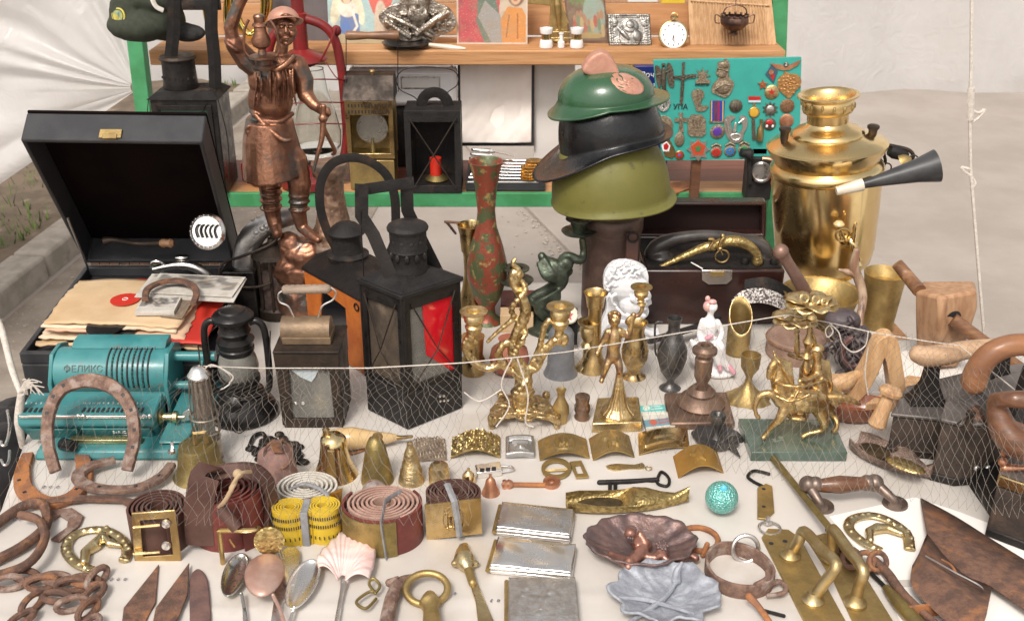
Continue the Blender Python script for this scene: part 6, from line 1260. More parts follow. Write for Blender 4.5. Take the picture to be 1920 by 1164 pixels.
# --- little silver miners lamp
lampm=m_('tan_nickel',(.46,.40,.33),(.3,.25,.2),metal=.9,rough=.35,scale=50)
c=base(394,872,27);s=S(c.y,.06);zz=lambda y:Vp(394,y,c.y).z
t=thing('silver_miners_lamp','little dull nickel miners lamp with a barred glass behind the brown bell','lamp',c)
mb=MB();mb.lathe(c,[(26*s,.001),(27*s,.004),(26*s,zz(835)),(24*s,zz(822)),(26*s,zz(819))],28);obj('foot',mb,lampm,t)
mb=MB();mb.lathe(c,[(15*s,zz(820)),(15*s,zz(775))],20,caps=False);obj('glass_tube',mb,glass_d,t)
for y in(778,805):
 mb=MB();mb.tube(circ(Vector((c.x,c.y,zz(y))),26*s,(1,0,0),(0,1,0),28),2.2*s,6,closed=True);obj('guard_ring',mb,lampm,t)
for k in range(7):
 a=R(185+k*28);mb=MB();r0,r1=25*s,19*s;mb.tube([c+Vector((math.cos(a)*r0,math.sin(a)*r0,zz(820))),c+Vector((math.cos(a)*r0,math.sin(a)*r0,zz(775))),c+Vector((math.cos(a)*r1,math.sin(a)*r1,zz(706)))],1.4*s,6);obj('guard_bar',mb,lampm,t)
mb=MB();mb.lathe(c,[(19*s,zz(776)),(17*s,zz(712)),(16*s,zz(706))],24);obj('gauze',mb,m_('grey_gauze',(.30,.25,.21),(.2,.165,.14),metal=.6,rough=.5,scale=300,bump=.8,bscale=900),t)
mb=MB();mb.lathe(c,[(20*s,zz(706)),(21*s,zz(702)),(18*s,zz(698)),(12*s,zz(690)),(6*s,zz(687)),(0,zz(686))],24);obj('cap',mb,silver,t)
mb=MB();P=lambda x,y,d=0:Vp(x,y,c.y+d);mb.tube(spl([P(394,688),P(400,684),P(416,692),P(430,703),P(433,716),P(422,726),P(414,730)],5),.0011,6);obj('hook_wire',mb,silver,t)
# === TABLE, BACK AND RIGHT
def turned(name,label,cat,bx,yb,prof,m,n=40,rb=None,link=True,wob=None,hollow=None,**kw):
 """profile of (radius px, centre row px) from the foot up"""
 c=base(bx,yb,rb or prof[0][0]);s=S(c.y,.05);pr=[(prof[0][0]*s,.0005)]
 for r,y in prof[1:]:pr.append((r*s,max(.0005,Vp(bx,y,c.y).z)))
 if hollow:
  top=pr[-1][1];pr+=[(pr[-1][0]-1.6*s,top+.0003),(hollow[0]*s,top-.002),(hollow[0]*.8*s,Vp(bx,hollow[1],c.y).z),(0,Vp(bx,hollow[1],c.y).z)]
 mb=MB();mb.lathe(c,pr,n,wob=wob)
 if not link:return c,s,mb
 return obj(name,mb,m,L=c,label=label,cat=cat,smooth=50,**kw),c,s
def plane(Y):return lambda x,y,d=0:Vp(x,y,Y+d)
def chp(mb,P,pts,n=10,k=0):
 s=S(P(0,582).y,.1);pr=[(P(x,y,d),r*s)for x,y,d,r in pts]
 if k:
  q=smooth2([(p.x,p.y,p.z,r)for p,r in pr],k,False);pr=[(Vector(a[:3]),a[3])for a in q];mb.tube([p for p,r in pr],[r for p,r in pr],n);mb.ell(pr[0][0],pr[0][1],n,7);mb.ell(pr[-1][0],pr[-1][1],n,7);return mb
 return mb.chain(pr,n)
def cup(mb,P,x,y,s,k=1.0,d=0):
 o=P(x,y,d);mb.lathe(o,[(9*s*k,-34*s*k),(6*s*k,-30*s*k),(15*s*k,-22*s*k),(17*s*k,-14*s*k),(14*s*k,-8*s*k),(25*s*k,-1*s*k),(25*s*k,1*s*k),(11*s*k,1.5*s*k),(9*s*k,-12*s*k),(0,-12*s*k)],28);return mb
turned('brass_flower_vase','tall slim engraved brass vase with a flared foot behind the red glass lantern','vase',885,600,[(22,0),(30,590),(28,575),(18,540),(13,515),(14,480),(20,440),(24,424),(25,421)],brass,hollow=(22,470),rb=28)
turned('enamelled_vase','tall red and green enamelled metal vase with a trumpet neck','vase',914,616,[(30,0),(31,608),(16,590),(14,575),(26,555),(37,520),(38,495),(30,460),(19,425),(16,395),(20,350),(26,320),(31,302)],vase_m,hollow=(27,340))
mb=MB();mb.tube([T(850,470,0)+Vector((0,.1,0)),Vp(838,417,1.95)],.003,6);mb.tube([Vp(834,416,1.95),Vp(868,418,1.93)],.0028,8);obj('rusty_rod',mb,rust,label='thin rusty rod with a bent top behind the slim brass vase',cat='rod')
c=base(1035,640,60);P=plane(c.y);s=S(c.y,.1);t=thing('dragon_candelabrum','dark green patinated candelabrum with a scrolling dragon stem and two cups','candelabrum',c)
mb=MB()
for pts in([(1010,620,0,16),(985,590,0,14),(1000,560,0,12),(1030,545,0,14),(1052,525,-.01,15),(1045,500,-.01,13),(1022,488,0,10),(1016,480,.0,8)],[(1045,515,0,14),(1053,490,0,10),(1065,480,0,9),(1088,488,0,9),(1094,474,.01,7),(1092,450,.01,7)],[(1050,600,0,14),(1020,590,-.02,12),(1010,570,-.03,10),(1030,560,-.03,8)],[(1000,585,0,9),(975,560,.0,8),(968,540,0,7)]):chp(mb,P,pts,k=4)
for k in range(9):a=k/8;mb.tube(spl([P(1006+a*14,492-a*10,-.01),P(1020+a*20,520-a*4,-.024),P(1042+a*10,532,-.018)]),[2*s,4.5*s,2*s],6)
for k in range(7):a=k/6;mb.tube(spl([P(988+a*6,572-a*14,-.02),P(1020,560+a*14,-.036),P(1052,540+a*20,-.02)]),[3*s,4.5*s,2*s],6)
mb.ell(P(1062,495,-.01),(14*s,10*s,14*s));mb.ell(P(1055,508,0),(20*s,12*s,14*s));mb.lathe(c,[(56*s,.001),(54*s,.01),(30*s,.02),(18*s,.035)],24)
obj('dragon_stem',mb,verdi,t,vox=.0022,soft=1,smooth=180)
for x,y,k in((968,503,1.15),(1086,410,1.2)):
 mb=MB();o=P(x,y,.01);mb.lathe(o,[(8*s,-34*s),(30*s,-27*s),(33*s,-23*s),(31*s,-22*s),(12*s,-24*s),(12*s,-18*s),(16*s,-10*s),(16*s,-4*s),(25*s,-1*s),(25*s,1*s),(13*s,1*s),(11*s,-10*s),(0,-10*s)],32);obj('candle_cup',mb,verdi,t)
mb=MB();a=T(985,592,0);mb.box(a+Vector((0,.03,.012)),(.09,.07,.022));obj('red_striped_box',mb,leath_r,label='dark red box lying behind the baroque candelabrum',cat='box',bevel=.002)
mb=MB();a=T(968,625,0);mb.bx(a.x-.028,a.x+.03,a.y,a.y+.035,.001,.035);obj('cardboard_box',mb,paper_k,label='small brown cardboard box behind the baroque candelabrum stem',cat='box',bevel=.001)
mb=MB();c=T(1068,600,0)+Vector((.0,.0,.03));c=Vp(1066,590,1.66);mb.lathe(c,[(16*S(1.66),-.002),(18*S(1.66),0),(16*S(1.66),.002),(0,.002)],24,axis=(0,-.8,.6));o=obj('star_badge',mb,enamel_w,label='round cream badge with a red star leaning behind the left arm of candles',cat='badge');mb=MB();q=[c+Vector((math.cos(R(90+36*k))*(9 if k%2==0 else 4)*S(1.66),-.0028-.0,math.sin(R(90+36*k))*(9 if k%2==0 else 4)*S(1.66)))+Vector((0,math.sin(R(90+36*k))*(9 if k%2==0 else 4)*S(1.66)*.75,0))for k in range(10)];mb.prism(q,(0,-.001,.0006));obj('red_star',mb,enam_r,o)
mb=MB();mb.box(Vp(1066,612,1.67),(.03,.02,.06));obj('badge_stand',mb,black_m,label='dark little block carrying the cream star badge',cat='block')
turned('terracotta_pot','round terracotta pot half hidden behind the baroque candelabrum','pot',955,705,[(18,0),(32,690),(38,672),(34,655),(20,645),(18,638),(21,634)],terra)
turned('grey_bell','matt grey cast bell standing between the candelabra','bell',1051,718,[(37,0),(37,708),(33,700),(26,685),(24,650),(24,625),(20,618),(12,612),(10,600),(0,598)],plastic_g)
c=T(980,790,0);P=plane(c.y);s=S(c.y,.1);t=thing('baroque_candelabrum','ornate gilt baroque candelabrum with a cup on each side and a leafy top','candelabrum',c)
carved=m_('carved_gilt',(.74,.57,.30),(.42,.29,.13),(.22,.15,.07),metal=1,rough=.28,r2=.45,scale=90,bump=.9,bscale=180,btype='VORONOI',mix3=(.55,.66),scale3=50)
mb=MB();out=[(925,798),(918,780),(930,766),(938,752),(965,750),(990,754),(1012,752),(1028,764),(1040,778),(1046,796),(1030,790),(1005,784),(975,782),(945,786)]
mb.prism([Vector((T(a,b,.012).x,T(a,b,.012).y,.012))for a,b in out],(0,0,.012))
for x,y in((922,800),(1044,800),(940,757),(1024,757)):p=T(x,y,.004);mb.chain([(p,.0045),(p+Vector((0,.006,.012)),.007)])
for k in range(40):p=T(random.uniform(935,1030),random.uniform(757,790),.022);mb.ell(p+Vector((0,0,.002)),(random.uniform(.004,.009),.004,.003),7,5)
for pts in([(980,770,0,20),(978,745,0,16),(982,715,0,18),(976,690,0,14),(962,660,0,11),(968,625,0,10),(985,590,0,11),(980,560,0,9),(962,530,0,8),(964,510,0,7),(978,515,0,5)],[(966,530,0,7),(974,510,0,6),(962,495,0,5),(966,485,0,3)],[(975,700,0,9),(950,690,0,8),(935,665,0,8),(945,645,0,7),(965,640,0,6),(975,650,0,5)],[(945,680,0,8),(915,690,0,8),(888,678,0,8),(872,652,0,7),(878,634,0,7),(892,640,0,5)],[(880,650,0,8),(884,620,0,9)],[(985,690,0,9),(1005,690,0,8),(1020,660,0,8),(1042,636,0,8),(1060,632,0,7),(1058,646,0,5),(1050,642,0,4)],[(1000,680,0,7),(1012,650,0,6),(1020,615,0,6),(1030,600,0,6)],[(1046,640,0,8),(1050,610,0,9)],[(960,600,0,5),(930,625,0,4),(915,640,0,4)]):chp(mb,P,pts,k=4)
for k in range(34):a=k*.55;x=980+math.sin(a)*13;y=520+k*7.2;mb.ell(P(x-8+(y>640)*6,y,-.006+.008*math.cos(a)),(7*s,6*s,5*s),7,5)
mb.ell(P(980,735,-.0),(24*s,20*s,12*s));mb.ell(P(980,700,0),(20*s,16*s,14*s))
obj('scroll_stem',mb,carved,t,vox=.0015,soft=1,smooth=180,disp=[('STUCCI',.005,.0010)])
for x,y in((888,584),(1051,575)):
 mb=MB();o=P(x,y,0);mb.lathe(o,[(9*s,-46*s),(13*s,-42*s),(17*s,-30*s),(13*s,-26*s),(18*s,-18*s),(19*s,-10*s),(16*s,-5*s),(25*s,-1*s),(26*s,1*s),(13*s,1*s),(11*s,-8*s),(0,-8*s)],32);obj('candle_cup',mb,gold_pale,t)
turned('low_brass_pot','low brass pot with a beaded band behind the left cup of the baroque candelabrum','pot',888,708,[(20,0),(22,700),(22,672),(18,665),(20,640),(22,630)],brass)
turned('brass_column_candlestick','smooth brass column candlestick with flared mouth and stepped foot','candlestick',1112,706,[(30,0),(31,694),(30,688),(25,682),(24,676),(18,670),(15,655),(13,640),(12.5,580),(14,568),(20,552),(23,548)],brass,hollow=(19,575))
turned('small_brass_candlestick','short turned brass candlestick in front of the column candlestick','candlestick',1101,702,[(22,0),(24,690),(20,684),(10,672),(9,655),(14,648),(9,640),(15,630),(17,618),(14,612),(21,604),(21,602)],gold_pale,hollow=(12,625))
c=T(1156,780,0);P=plane(c.y);s=S(c.y,.1);t=thing('cherub_candlestick','gilt candlestick with a cherub figure holding up a candle cup on a square base','candlestick',c)
mb=MB();mb.flat([(1110,803),(1204,800),(1197,752),(1120,754)],.001,.018);obj('square_base',mb,gold_pale,t,bevel=.002)
mb=MB();o=T(1158,774,.018);mb.lathe(o,[(34*s,0),(33*s,.003),(22*s,.012),(13*s,.03),(9*s,.05),(6*s,.062)],8);obj('fluted_foot',mb,gold_pale,t,smooth=20)
for k in range(6):
 mb=MB();a=R(-150+k*24);mb.tube(spl([o+Vector((math.cos(a)*33*s,math.sin(a)*33*s,.004)),o+Vector((math.cos(a)*20*s,math.sin(a)*20*s,.016)),o+Vector((math.cos(a)*10*s,math.sin(a)*10*s,.045))]),1.6*s,6);obj('rib',mb,gold_pale,t)
mb=MB()
for pts in([(1152,600,0,12),(1152,612,0,7),(1152,630,0,14),(1150,655,0,13),(1150,668,0,14)],[(1156,668,0,9),(1162,695,-.008,7),(1156,722,0,5.5)],[(1145,668,0,9),(1136,690,-.006,7),(1130,708,.006,5),(1128,714,0,5)],[(1162,620,0,7),(1178,628,0,6),(1184,605,0,5),(1188,590,0,5)],[(1140,622,0,7),(1128,645,0,5.5),(1120,662,-.01,5)],[(1156,722,0,6),(1160,730,0,7)]):chp(mb,P,pts,k=4)
for k in range(16):a=k*2.4;mb.ell(P(1152+math.cos(a)*10,594+math.sin(a)*7-2,-.003+.004*math.sin(a*3)),4*s,7,5)
mb.ell(P(1153,603,-.01),(2*s,3*s,2*s));
chp(mb,P,[(1178,600,0,5),(1184,594,0,4),(1196,592,0,4),(1204,580,0,4),(1204,568,0,5)],k=4)
obj('cherub',mb,m_('gilt_worn',(.66,.48,.22),(.34,.2,.13),metal=.95,rough=.32,scale=55,bump=.3,bscale=300),t,vox=.0013,soft=1,smooth=180)
mb=MB();cup(mb,P,1203,538,s,.80);mb.lathe(P(1203,570),[(5*s,-4*s),(9*s,0),(4*s,4*s)],16);obj('candle_cup',mb,gold,t)
turned('belly_brass_vase','rounded brass vase standing behind the cherub candlestick','vase',1188,718,[(24,0),(25,708),(14,700),(12,694),(24,672),(26,655),(20,636),(15,622),(18,608),(22,604)],brass,hollow=(18,620))
c=T(1185,640,0);P=plane(c.y);s=S(c.y,.1);t=thing('plaster_head','white plaster portrait relief of a man in profile leaning behind the candlesticks','bust',c)
mb=MB();out=[(1128,640),(1126,600),(1134,580),(1136,560),(1130,530),(1133,505),(1148,488),(1172,484),(1196,490),(1212,502),(1214,520),(1213,534),(1218,552),(1220,562),(1213,566),(1215,575),(1213,583),(1208,588),(1200,590),(1196,600),(1222,616),(1238,630),(1238,645),(1128,645)]
mb.prism([P(a,b,.03)for a,b in smooth2(out,2)],(0,-.018,0));mb.ell(P(1172,528,.012),(38*s,.024,40*s));mb.ell(P(1186,566,.008),(28*s,.022,26*s));mb.ell(P(1170,622,.01),(34*s,.022,34*s));mb.ell(P(1196,632,.012),(46*s,.018,18*s))
for q_ in([(1199,530,.0,4),(1206,528,-.004,5),(1213,531,.004,4)],[(1208,536,.0,4),(1213,548,-.002,5.5),(1217,557,.002,5),(1209,560,.0,4)],[(1198,573,-.006,3),(1206,572,-.004,3.6),(1212,571,.002,3)],[(1198,580,-.006,3.2),(1206,580,-.004,4),(1211,579,.002,3)],[(1196,590,-.004,6),(1206,592,0,6)],[(1186,596,-.004,4),(1168,590,-.012,4),(1156,576,-.012,3)],[(1186,560,-.014,6),(1192,566,-.012,5)],[(1154,552,-.014,4),(1148,556,-.016,3),(1148,568,-.014,3),(1154,572,-.012,3)],[(1130,628,-.0,5),(1156,604,-.016,5),(1190,610,-.014,4),(1232,634,-.004,4)],[(1150,640,-.01,4),(1180,622,-.016,4),(1206,640,-.01,3)]):chp(mb,P,q_,k=3)
mb.ell(P(1200,542,-.008),(6*s,.004,3.4*s))
for k,(x,y,r_)in enumerate(((1202,503,8),(1190,496,8),(1176,493,9),(1160,496,9),(1148,505,9),(1140,518,8),(1138,532,8),(1140,546,7),(1196,514,7),(1182,508,8),(1168,508,8),(1155,518,8),(1152,532,7),(1170,520,6),(1184,519,6),(1144,558,6))):
 mb.tube([P(x+math.cos(a)*q*r_*.9,y+math.sin(a)*q*r_*.8,-.012+.004*q-.0002*(1200-x)*0)for a,q in zip(np.linspace(k,k+5.2,12),np.linspace(1.05,.3,12))],2.7*s,6)
mb.bx(P(1128,630).x,P(1238,630).x,c.y-.002,c.y+.03,.001,.012);obj('head',mb,plaster,t,vox=.0014,soft=1,smooth=180)
a0,a1=T(1212,610,0),T(1466,592,0);zc=Vp(1340,506,a0.y).z*1.0;t=thing('field_telephone','dark brown bakelite field telephone with open lid, handset and black keys','telephone',T(1340,590,0))
Yf,Yb=a0.y,a0.y+.15;x0,x1=(1206-960)*S(Yf,.05),(1464-960)*S(Yf,.05)
mb=MB();mb.hexa([(x0,Yf,.002),(x1,Yf,.002),(x1,Yb,.002),(x0,Yb,.002)],[(x0-.003,Yf-.001,zc),(x1+.002,Yf-.001,zc),(x1+.002,Yb,zc),(x0-.003,Yb,zc)]);obj('case',mb,bakel,t,bevel=.004)
mb=MB();mb.bx(x0+.004,x1-.004,Yf+.006,Yb-.004,zc+.0003,zc+.004);obj('top_panel',mb,black_m,t)
lt=Vp(1320,378,Yb+.02).z;mb=MB();mb.ring([(x0-.002,Yb+.002,zc+.001),(x1,Yb+.002,zc+.001),(x1-.002,Yb+.015,lt),(x0,Yb+.015,lt)],[(x0+.006,Yb+.002,zc+.008),(x1-.008,Yb+.002,zc+.008),(x1-.01,Yb+.015,lt-.007),(x0+.008,Yb+.015,lt-.007)],(0,.03,0));obj('lid_rim',mb,bakel,t,bevel=.003)
mb=MB();mb.bx(x0,x1-.002,Yb+.036,Yb+.048,zc+.002,lt-.001);obj('lid_back',mb,m_('dark_brown_inside',(.02,.01,.009),rough=.6,spec=.2),t,bevel=.002)
mb=MB();Pf=plane(Yf-.002);mb.prism([Pf(a,b)for a,b in((1315,505),(1373,505),(1373,522),(1362,531),(1328,532),(1316,524))],(0,-.004,0));obj('latch',mb,steel,t,bevel=.001)
mb=MB();mb.box(Pf(1345,514,-.005),(.024,.002,.008));obj('latch_slot',mb,brass_dull,t);mb=MB();mb.tube([Pf(1296,492,.01),Pf(1318,504,-.004)],.0016,6);obj('latch_wire',mb,steel,t)
for k in range(3):mb=MB();o=Vector(((1393+k*27-960)*S(Yf+.02,.08),Yf+.018,zc+.004));mb.lathe(o,[(.007,0),(.008,.004),(.006,.011),(0,.012)],18);obj('key',mb,blackp,t)
P=plane(Yf+.055);s=S(Yf,.1);mb=MB();chp(mb,P,[(1222,474,0,14),(1240,458,0,16),(1280,446,0,12),(1330,442,0,11),(1385,448,0,11),(1425,460,0,15),(1436,478,0,14)],n=14,k=5);mb.lathe(P(1238,492,0),[(24*s,0),(28*s,5*s),(26*s,16*s),(14*s,28*s)],28);mb.lathe(P(1426,496,0),[(20*s,0),(22*s,4*s),(19*s,14*s),(13*s,24*s)],28);obj('handset',mb,m_('handset_bakelite',(.035,.03,.028),(.06,.052,.048),rough=.28,scale=30,coat=.2),t,vox=.0022,soft=2,smooth=180)
P=plane(Yf+.012);s=S(Yf,.1);t=thing('ornate_pistol','engraved brass flintlock style pistol lying across the telephone','pistol',P(1340,480))
mb=MB();chp(mb,P,[(1222,508,0,4),(1270,486,0,6),(1318,465,0,8.5),(1336,462,0,9)],k=4);obj('barrel',mb,brass_ornate,t)
mb=MB();chp(mb,P,[(1336,462,0,7),(1352,455,0,9),(1378,452,0,11),(1402,460,0,10),(1418,476,0,9),(1420,490,0,11)],k=4);obj('grip',mb,brass_ornate,t)
mb=MB();mb.tube(circ(P(1354,480),12.5*s,(1,0,0),(0,0,1),24),2*s,8,closed=True);obj('trigger_guard',mb,brass,t);mb=MB();mb.tube(spl([P(1330,464,-.008),P(1338,450,-.008),P(1328,448,-.008)]),3.2*s,8);mb.tube(spl([P(1348,468,-.01),P(1352,452,-.01),P(1358,444,-.01)]),4*s,8);mb.ell(P(1355,442,-.008),4.4*s);mb.ell(P(1350,466,-.01),5*s);mb.tube([P(1355,478,0),P(1352,470,0)],1.5*s,6);obj('lock',mb,brass,t)
mb=MB();Yc=1.66;mb.tube([T(1215,640,.02),T(1310,612,.03)],.011,4,asp=.5);mb.tube([T(1314,612,.03),T(1318,608,.03)],.013,4,asp=.6);mb.tube([T(1322,606,.03),T(1350,590,.045)],.007,8);obj('sheathed_knife',mb,iron,label='dark sheathed knife lying in front of the telephone behind the porcelain figure',cat='knife')
mb=MB();P=plane(1.70);mb.ribbon(spl([P(1372,590),P(1392,572),P(1430,568),P(1468,582),P(1488,606)],6),(0,.35,.9),.026,.003);obj('filigree_belt',mb,m_('filigree',(.62,.58,.54),(.12,.1,.1),metal=.7,rough=.4,scale=260,mix=(.48,.52),bump=.6,bscale=500,btype='VORONOI'),label='curved silver filigree band with round motifs behind the oval-mouthed brass tube',cat='belt')
mb=MB();mb.ribbon(spl([P(1395,560,.03),P(1440,556,.03),P(1484,580,.03),P(1490,606,.03)],6),(0,.3,.9),.035,.003);obj('dark_strap',mb,black_m,label='dark curved strap just behind the silver filigree band',cat='strap')
o,c,s=turned('pewter_jug','dark pewter jug with a tall thin handle beside the porcelain figure','jug',1256,740,[(24,0),(25,732),(22,728),(8,718),(7,712),(20,695),(28,670),(28,655),(20,634),(11,620),(11,608),(14,596)],pewter,hollow=(12,615))
mb=MB();P=plane(c.y);mb.tube(spl([P(1242,604),P(1232,604),P(1228,615),P(1229,660),P(1236,668)]),.0018,6);obj('handle',mb,pewter,o)
c=T(1345,708,0);P=plane(c.y+.01);s=S(c.y,.1);t=thing('porcelain_girl','white glazed porcelain figurine of a seated girl with pink shoes and hair ornament','figurine',c)
mb=MB();mb.ell(T(1345,700,.008)+Vector((.003,.01,0)),(.03,.022,.01));mb.ell(P(1315,660,.012),(26*s,.022,32*s));mb.ell(P(1330,690,.01),(22*s,.02,14*s))
for pts in([(1335,575,0,11),(1332,590,0,6),(1330,606,0,15),(1328,626,0,14),(1322,645,0,18)],[(1318,602,0,6.5),(1312,625,0,6),(1318,645,-.01,5),(1332,638,-.02,4)],[(1345,604,0,6.5),(1353,622,-.002,6),(1348,640,-.012,5),(1340,634,-.02,4)],[(1322,642,0,14),(1346,646,-.02,12),(1354,672,-.02,8),(1366,690,-.02,6)],[(1318,646,0,13),(1340,650,-.016,12),(1346,674,-.02,8),(1349,684,-.02,6)],[(1297,640,.0,5),(1304,650,0,8),(1320,656,0,12)]):chp(mb,P,pts,k=4)
obj('girl',mb,porc,t,vox=.0012,soft=2,smooth=180)
mb=MB();mb.ell(P(1328,574,.001),(10*s,10*s,11*s));mb.ell(P(1327,560,.003),(5*s,5*s,6*s));mb.ell(P(1336,566,-.003),(8*s,7*s,5*s));obj('hair',mb,m_('peach_glaze',(.68,.42,.36),(.6,.3,.3),rough=.25,scale=90,coat=.4),t)
for x,y,x2,y2 in((1348,680,1350,692),(1366,686,1376,698)):mb=MB();chp(mb,P,[(x,y,-.021,5),(x2,y2,-.024,4.5)]);obj('shoe',mb,porc_p,t)
mb=MB();chp(mb,P,[(1326,634,-.024,5),(1334,630,-.026,4)]);obj('pink_rose',mb,porc_p,t)
c=base(1382,672,21);s=S(c.y,.08);t=thing('cut_brass_tube','brass tube cut obliquely with an oval open mouth','tube',c);mb=MB();rows=[];P=plane(c.y)
for j,z in enumerate(np.linspace(0,1,8)):
 rows.append([Vector((c.x+math.cos(a)*21*s,c.y+math.sin(a)*21*s,.001+z*(P(0,592).z+.030*(math.sin(a)*.9)-.001)))for a in np.linspace(0,2*math.pi,37)[:-1]])
mb.grid(rows,closed_u=True);obj('tube',mb,brass_dull,t,solid=.0016,smooth=60);mb=MB();mb.tube(rows[-1],.0012,6,closed=True);obj('rim',mb,gold_pale,t)
c=base(1492,690,56);s=S(c.y,.03);t=thing('round_wooden_drum','squat round wooden drum with a scuffed pinkish top','drum',c);mb=MB();mb.lathe(c,[(56*s,.001),(57*s,.004),(56*s,Vp(0,632,c.y).z),(52*s,Vp(0,630,c.y).z+.001),(0,Vp(0,630,c.y).z+.001)],48);obj('body',mb,m_('drum_skin',(.30,.19,.14),(.22,.13,.095),rough=.65,scale=30,bump=.4,bscale=120),t);mb=MB();mb.tube(circ(Vector((c.x,c.y,Vp(0,632,c.y).z-.002)),57*s,(1,0,0),(0,1,0),48),.0022,6,closed=True);obj('hoop',mb,wood_h,t)
turned('brass_goblet','small brass goblet on a wide scalloped engraved foot','goblet',1400,770,[(42,0),(45,752),(38,746),(20,732),(8,718),(6,708),(8,702),(17,688),(18.5,672),(18.5,665)],brass_dull,hollow=(17,680),wob=lambda a,z:1+(.05*math.sin(a*11)if z<.012 else 0),n=66)
c=T(1312,772,0);s=S(c.y,.05);t=thing('brown_candlestick','heavy dark brown turned candlestick on a square base','candlestick',c)
mb=MB();mb.flat([(1256,800),(1378,798),(1362,740),(1245,742)],.001,.014);obj('square_base',mb,m_('brown_bronze',(.23,.145,.10),(.15,.095,.07),(.3,.22,.15),metal=.5,rough=.42,scale=30,bump=.3,bscale=200),t,bevel=.003)
mb=MB();zz=lambda y:Vp(0,y,c.y).z;mb.lathe(c,[(44*s,.0142),(46*s,.018),(38*s,.026),(26*s,.032),(27*s,.036),(18*s,.044),(10*s,zz(728)),(9*s,zz(720)),(16*s,zz(705)),(17*s,zz(672)),(13*s,zz(668)),(23*s,zz(660)),(23*s,zz(654)),(17*s,zz(650)),(16*s,zz(647)),(9*s,zz(647)),(8*s,zz(655)),(0,zz(655))],40);obj('stem',mb,MATS['brown_bronze'],t)
for(q,z,lb,c1,c2)in(([(1198,775),(1248,773),(1242,749),(1196,751)],.012,'upper matchbox with a pale turquoise label beside the brown candlestick',(.10,.5,.48),(.62,.68,.6)),([(1212,804),(1266,798),(1256,773),(1204,777)],.010,'lower matchbox with a red and blue label beside the brown candlestick',(.12,.3,.38),(.5,.1,.07))):
 a,b,c_,d=[T(x,y,z)for x,y in q]
 f=lambda u,v,c1=c1,c2=c2:Paint(c1).put(lambda u,v:(v>.62)+(v<.12),(.62,.6,.54)).put(lambda u,v:E(u,v,.3,.4,.14,.2)+LN(u,v,[(.5,.3),(.9,.35)],.05)+LN(u,v,[(.5,.5),(.8,.5)],.04),c2)(u,v)
 sheet('matchbox',a,b-a,d-a,painted,None,nx=40,ny=30,colour=f,th=z-.001,label=lb,cat='matchbox',smooth=30,group='matchboxes')
turned('little_brass_vase','little narrow-necked brass vase in front of the grey bell','vase',1051,797,[(12,0),(13,792),(12,788),(16,772),(15,760),(7,745),(7,736),(10,730)],brass_dull,hollow=(7,740))
turned('little_copper_jar','tiny ribbed copper jar right of the little brass vase','jar',1091,792,[(13,0),(14,786),(15,780),(12,775),(15,768),(15,760),(12,756),(14,748),(14,742),(8,740),(0,742)],m_('dull_copper',(.28,.18,.12),(.18,.11,.08),metal=.8,rough=.4,scale=40))
o,c,s=turned('brass_mortar','wide dull brass mortar bowl standing below the samovar','mortar',1532,640,[(40,0),(44,622),(36,612),(40,600),(60,575),(66,555),(72,549),(73,546)],brass_dull,hollow=(66,585))
P=plane(c.y-.04);mb=MB();chp(mb,P,[(1464,472,-.01,15),(1474,488,-.006,11),(1500,530,0,12),(1520,570,.03,15)],n=16,k=5);obj('pestle',mb,m_('pestle_bronze',(.27,.16,.12),(.19,.115,.09),metal=.4,rough=.42,scale=24),label='brown bronze pestle leaning in the brass mortar',cat='pestle')
P=plane(1.62);mb=MB();chp(mb,P,[(1606,470,0,6),(1602,500,0,9),(1612,530,0,9),(1618,560,-.01,8),(1612,600,-.03,7),(1612,640,-.05,7)],k=5);chp(mb,P,[(1606,515,0,8),(1590,510,0,6),(1574,506,0,2.5)],k=4);obj('antler',mb,antler_m,label='brown forked antler standing between samovar and tapered brass cup',cat='antler',smooth=60)
# --- samovar
c=base(1546,566,55);Yq=c.y;s=S(Yq,.2);P=plane(Yq);zz=lambda y:P(0,y).z;t=thing('samovar','large polished brass samovar with spigot and side handles','samovar',c)
ax=Vector((P(1553,190).x-c.x,0,P(1553,190).z)).normalized();ax=Vector((0,0,1));ox=P(1548,400).x-c.x
C0=Vector((P(1541,560).x,Yq,0));AX=lambda z:C0+Vector((-.095*z,0,0))
def sam(name,prof,m=brass_shiny,n=64,**k):mb=MB();mb.lathe(C0,[(r*s,zz(y))for r,y in prof],n,axis=(-.095,0,1),xdir=(1,0,0),**k);return obj(name,mb,m,t,smooth=55)
sam('foot',[(58,572),(60,562),(52,556),(46,552),(46,530)]);mb=MB()
for k in range(16):a=k*math.pi/8+.1;mb.box(AX(zz(541))+Vector((math.cos(a)*46.5*s,math.sin(a)*46.5*s,zz(541))),(.007,.007,.014),rot=Matrix.Rotation(a,3,'Z'))
obj('pierced_band',mb,dark_l,t)
sam('base_moulding',[(46,530),(50,526),(52,520),(48,516),(58,510),(66,506),(58,502),(68,498),(76,494)])
sam('body',[(76,494),(86,484),(92,462),(97,400),(100,340),(100,322)],caps=False)
sam('shoulder',[(100,322),(103,318),(104,310),(100,304),(94,300),(96,294),(102,284),(108,272),(109,268),(104,265)])
sam('lid',[(106,266),(100,262),(84,256),(66,250),(66,246),(58,240),(46,236),(40,232),(36,226)])
sam('crown',[(36,232),(37,222),(37,210),(44,207),(46,202),(46,188),(44,184),(50,181),(55,178),(55,175),(50,174),(44,178),(40,186),(38,200),(0,202)])
mb=MB()
for k in range(14):a=k*2*math.pi/14+.2;mb.ell(AX(zz(195))+Vector((math.cos(a)*46*s,math.sin(a)*46*s,zz(195))),(3*s,3*s,6*s),8,6)
obj('crown_hole',mb,brass_dull,t)
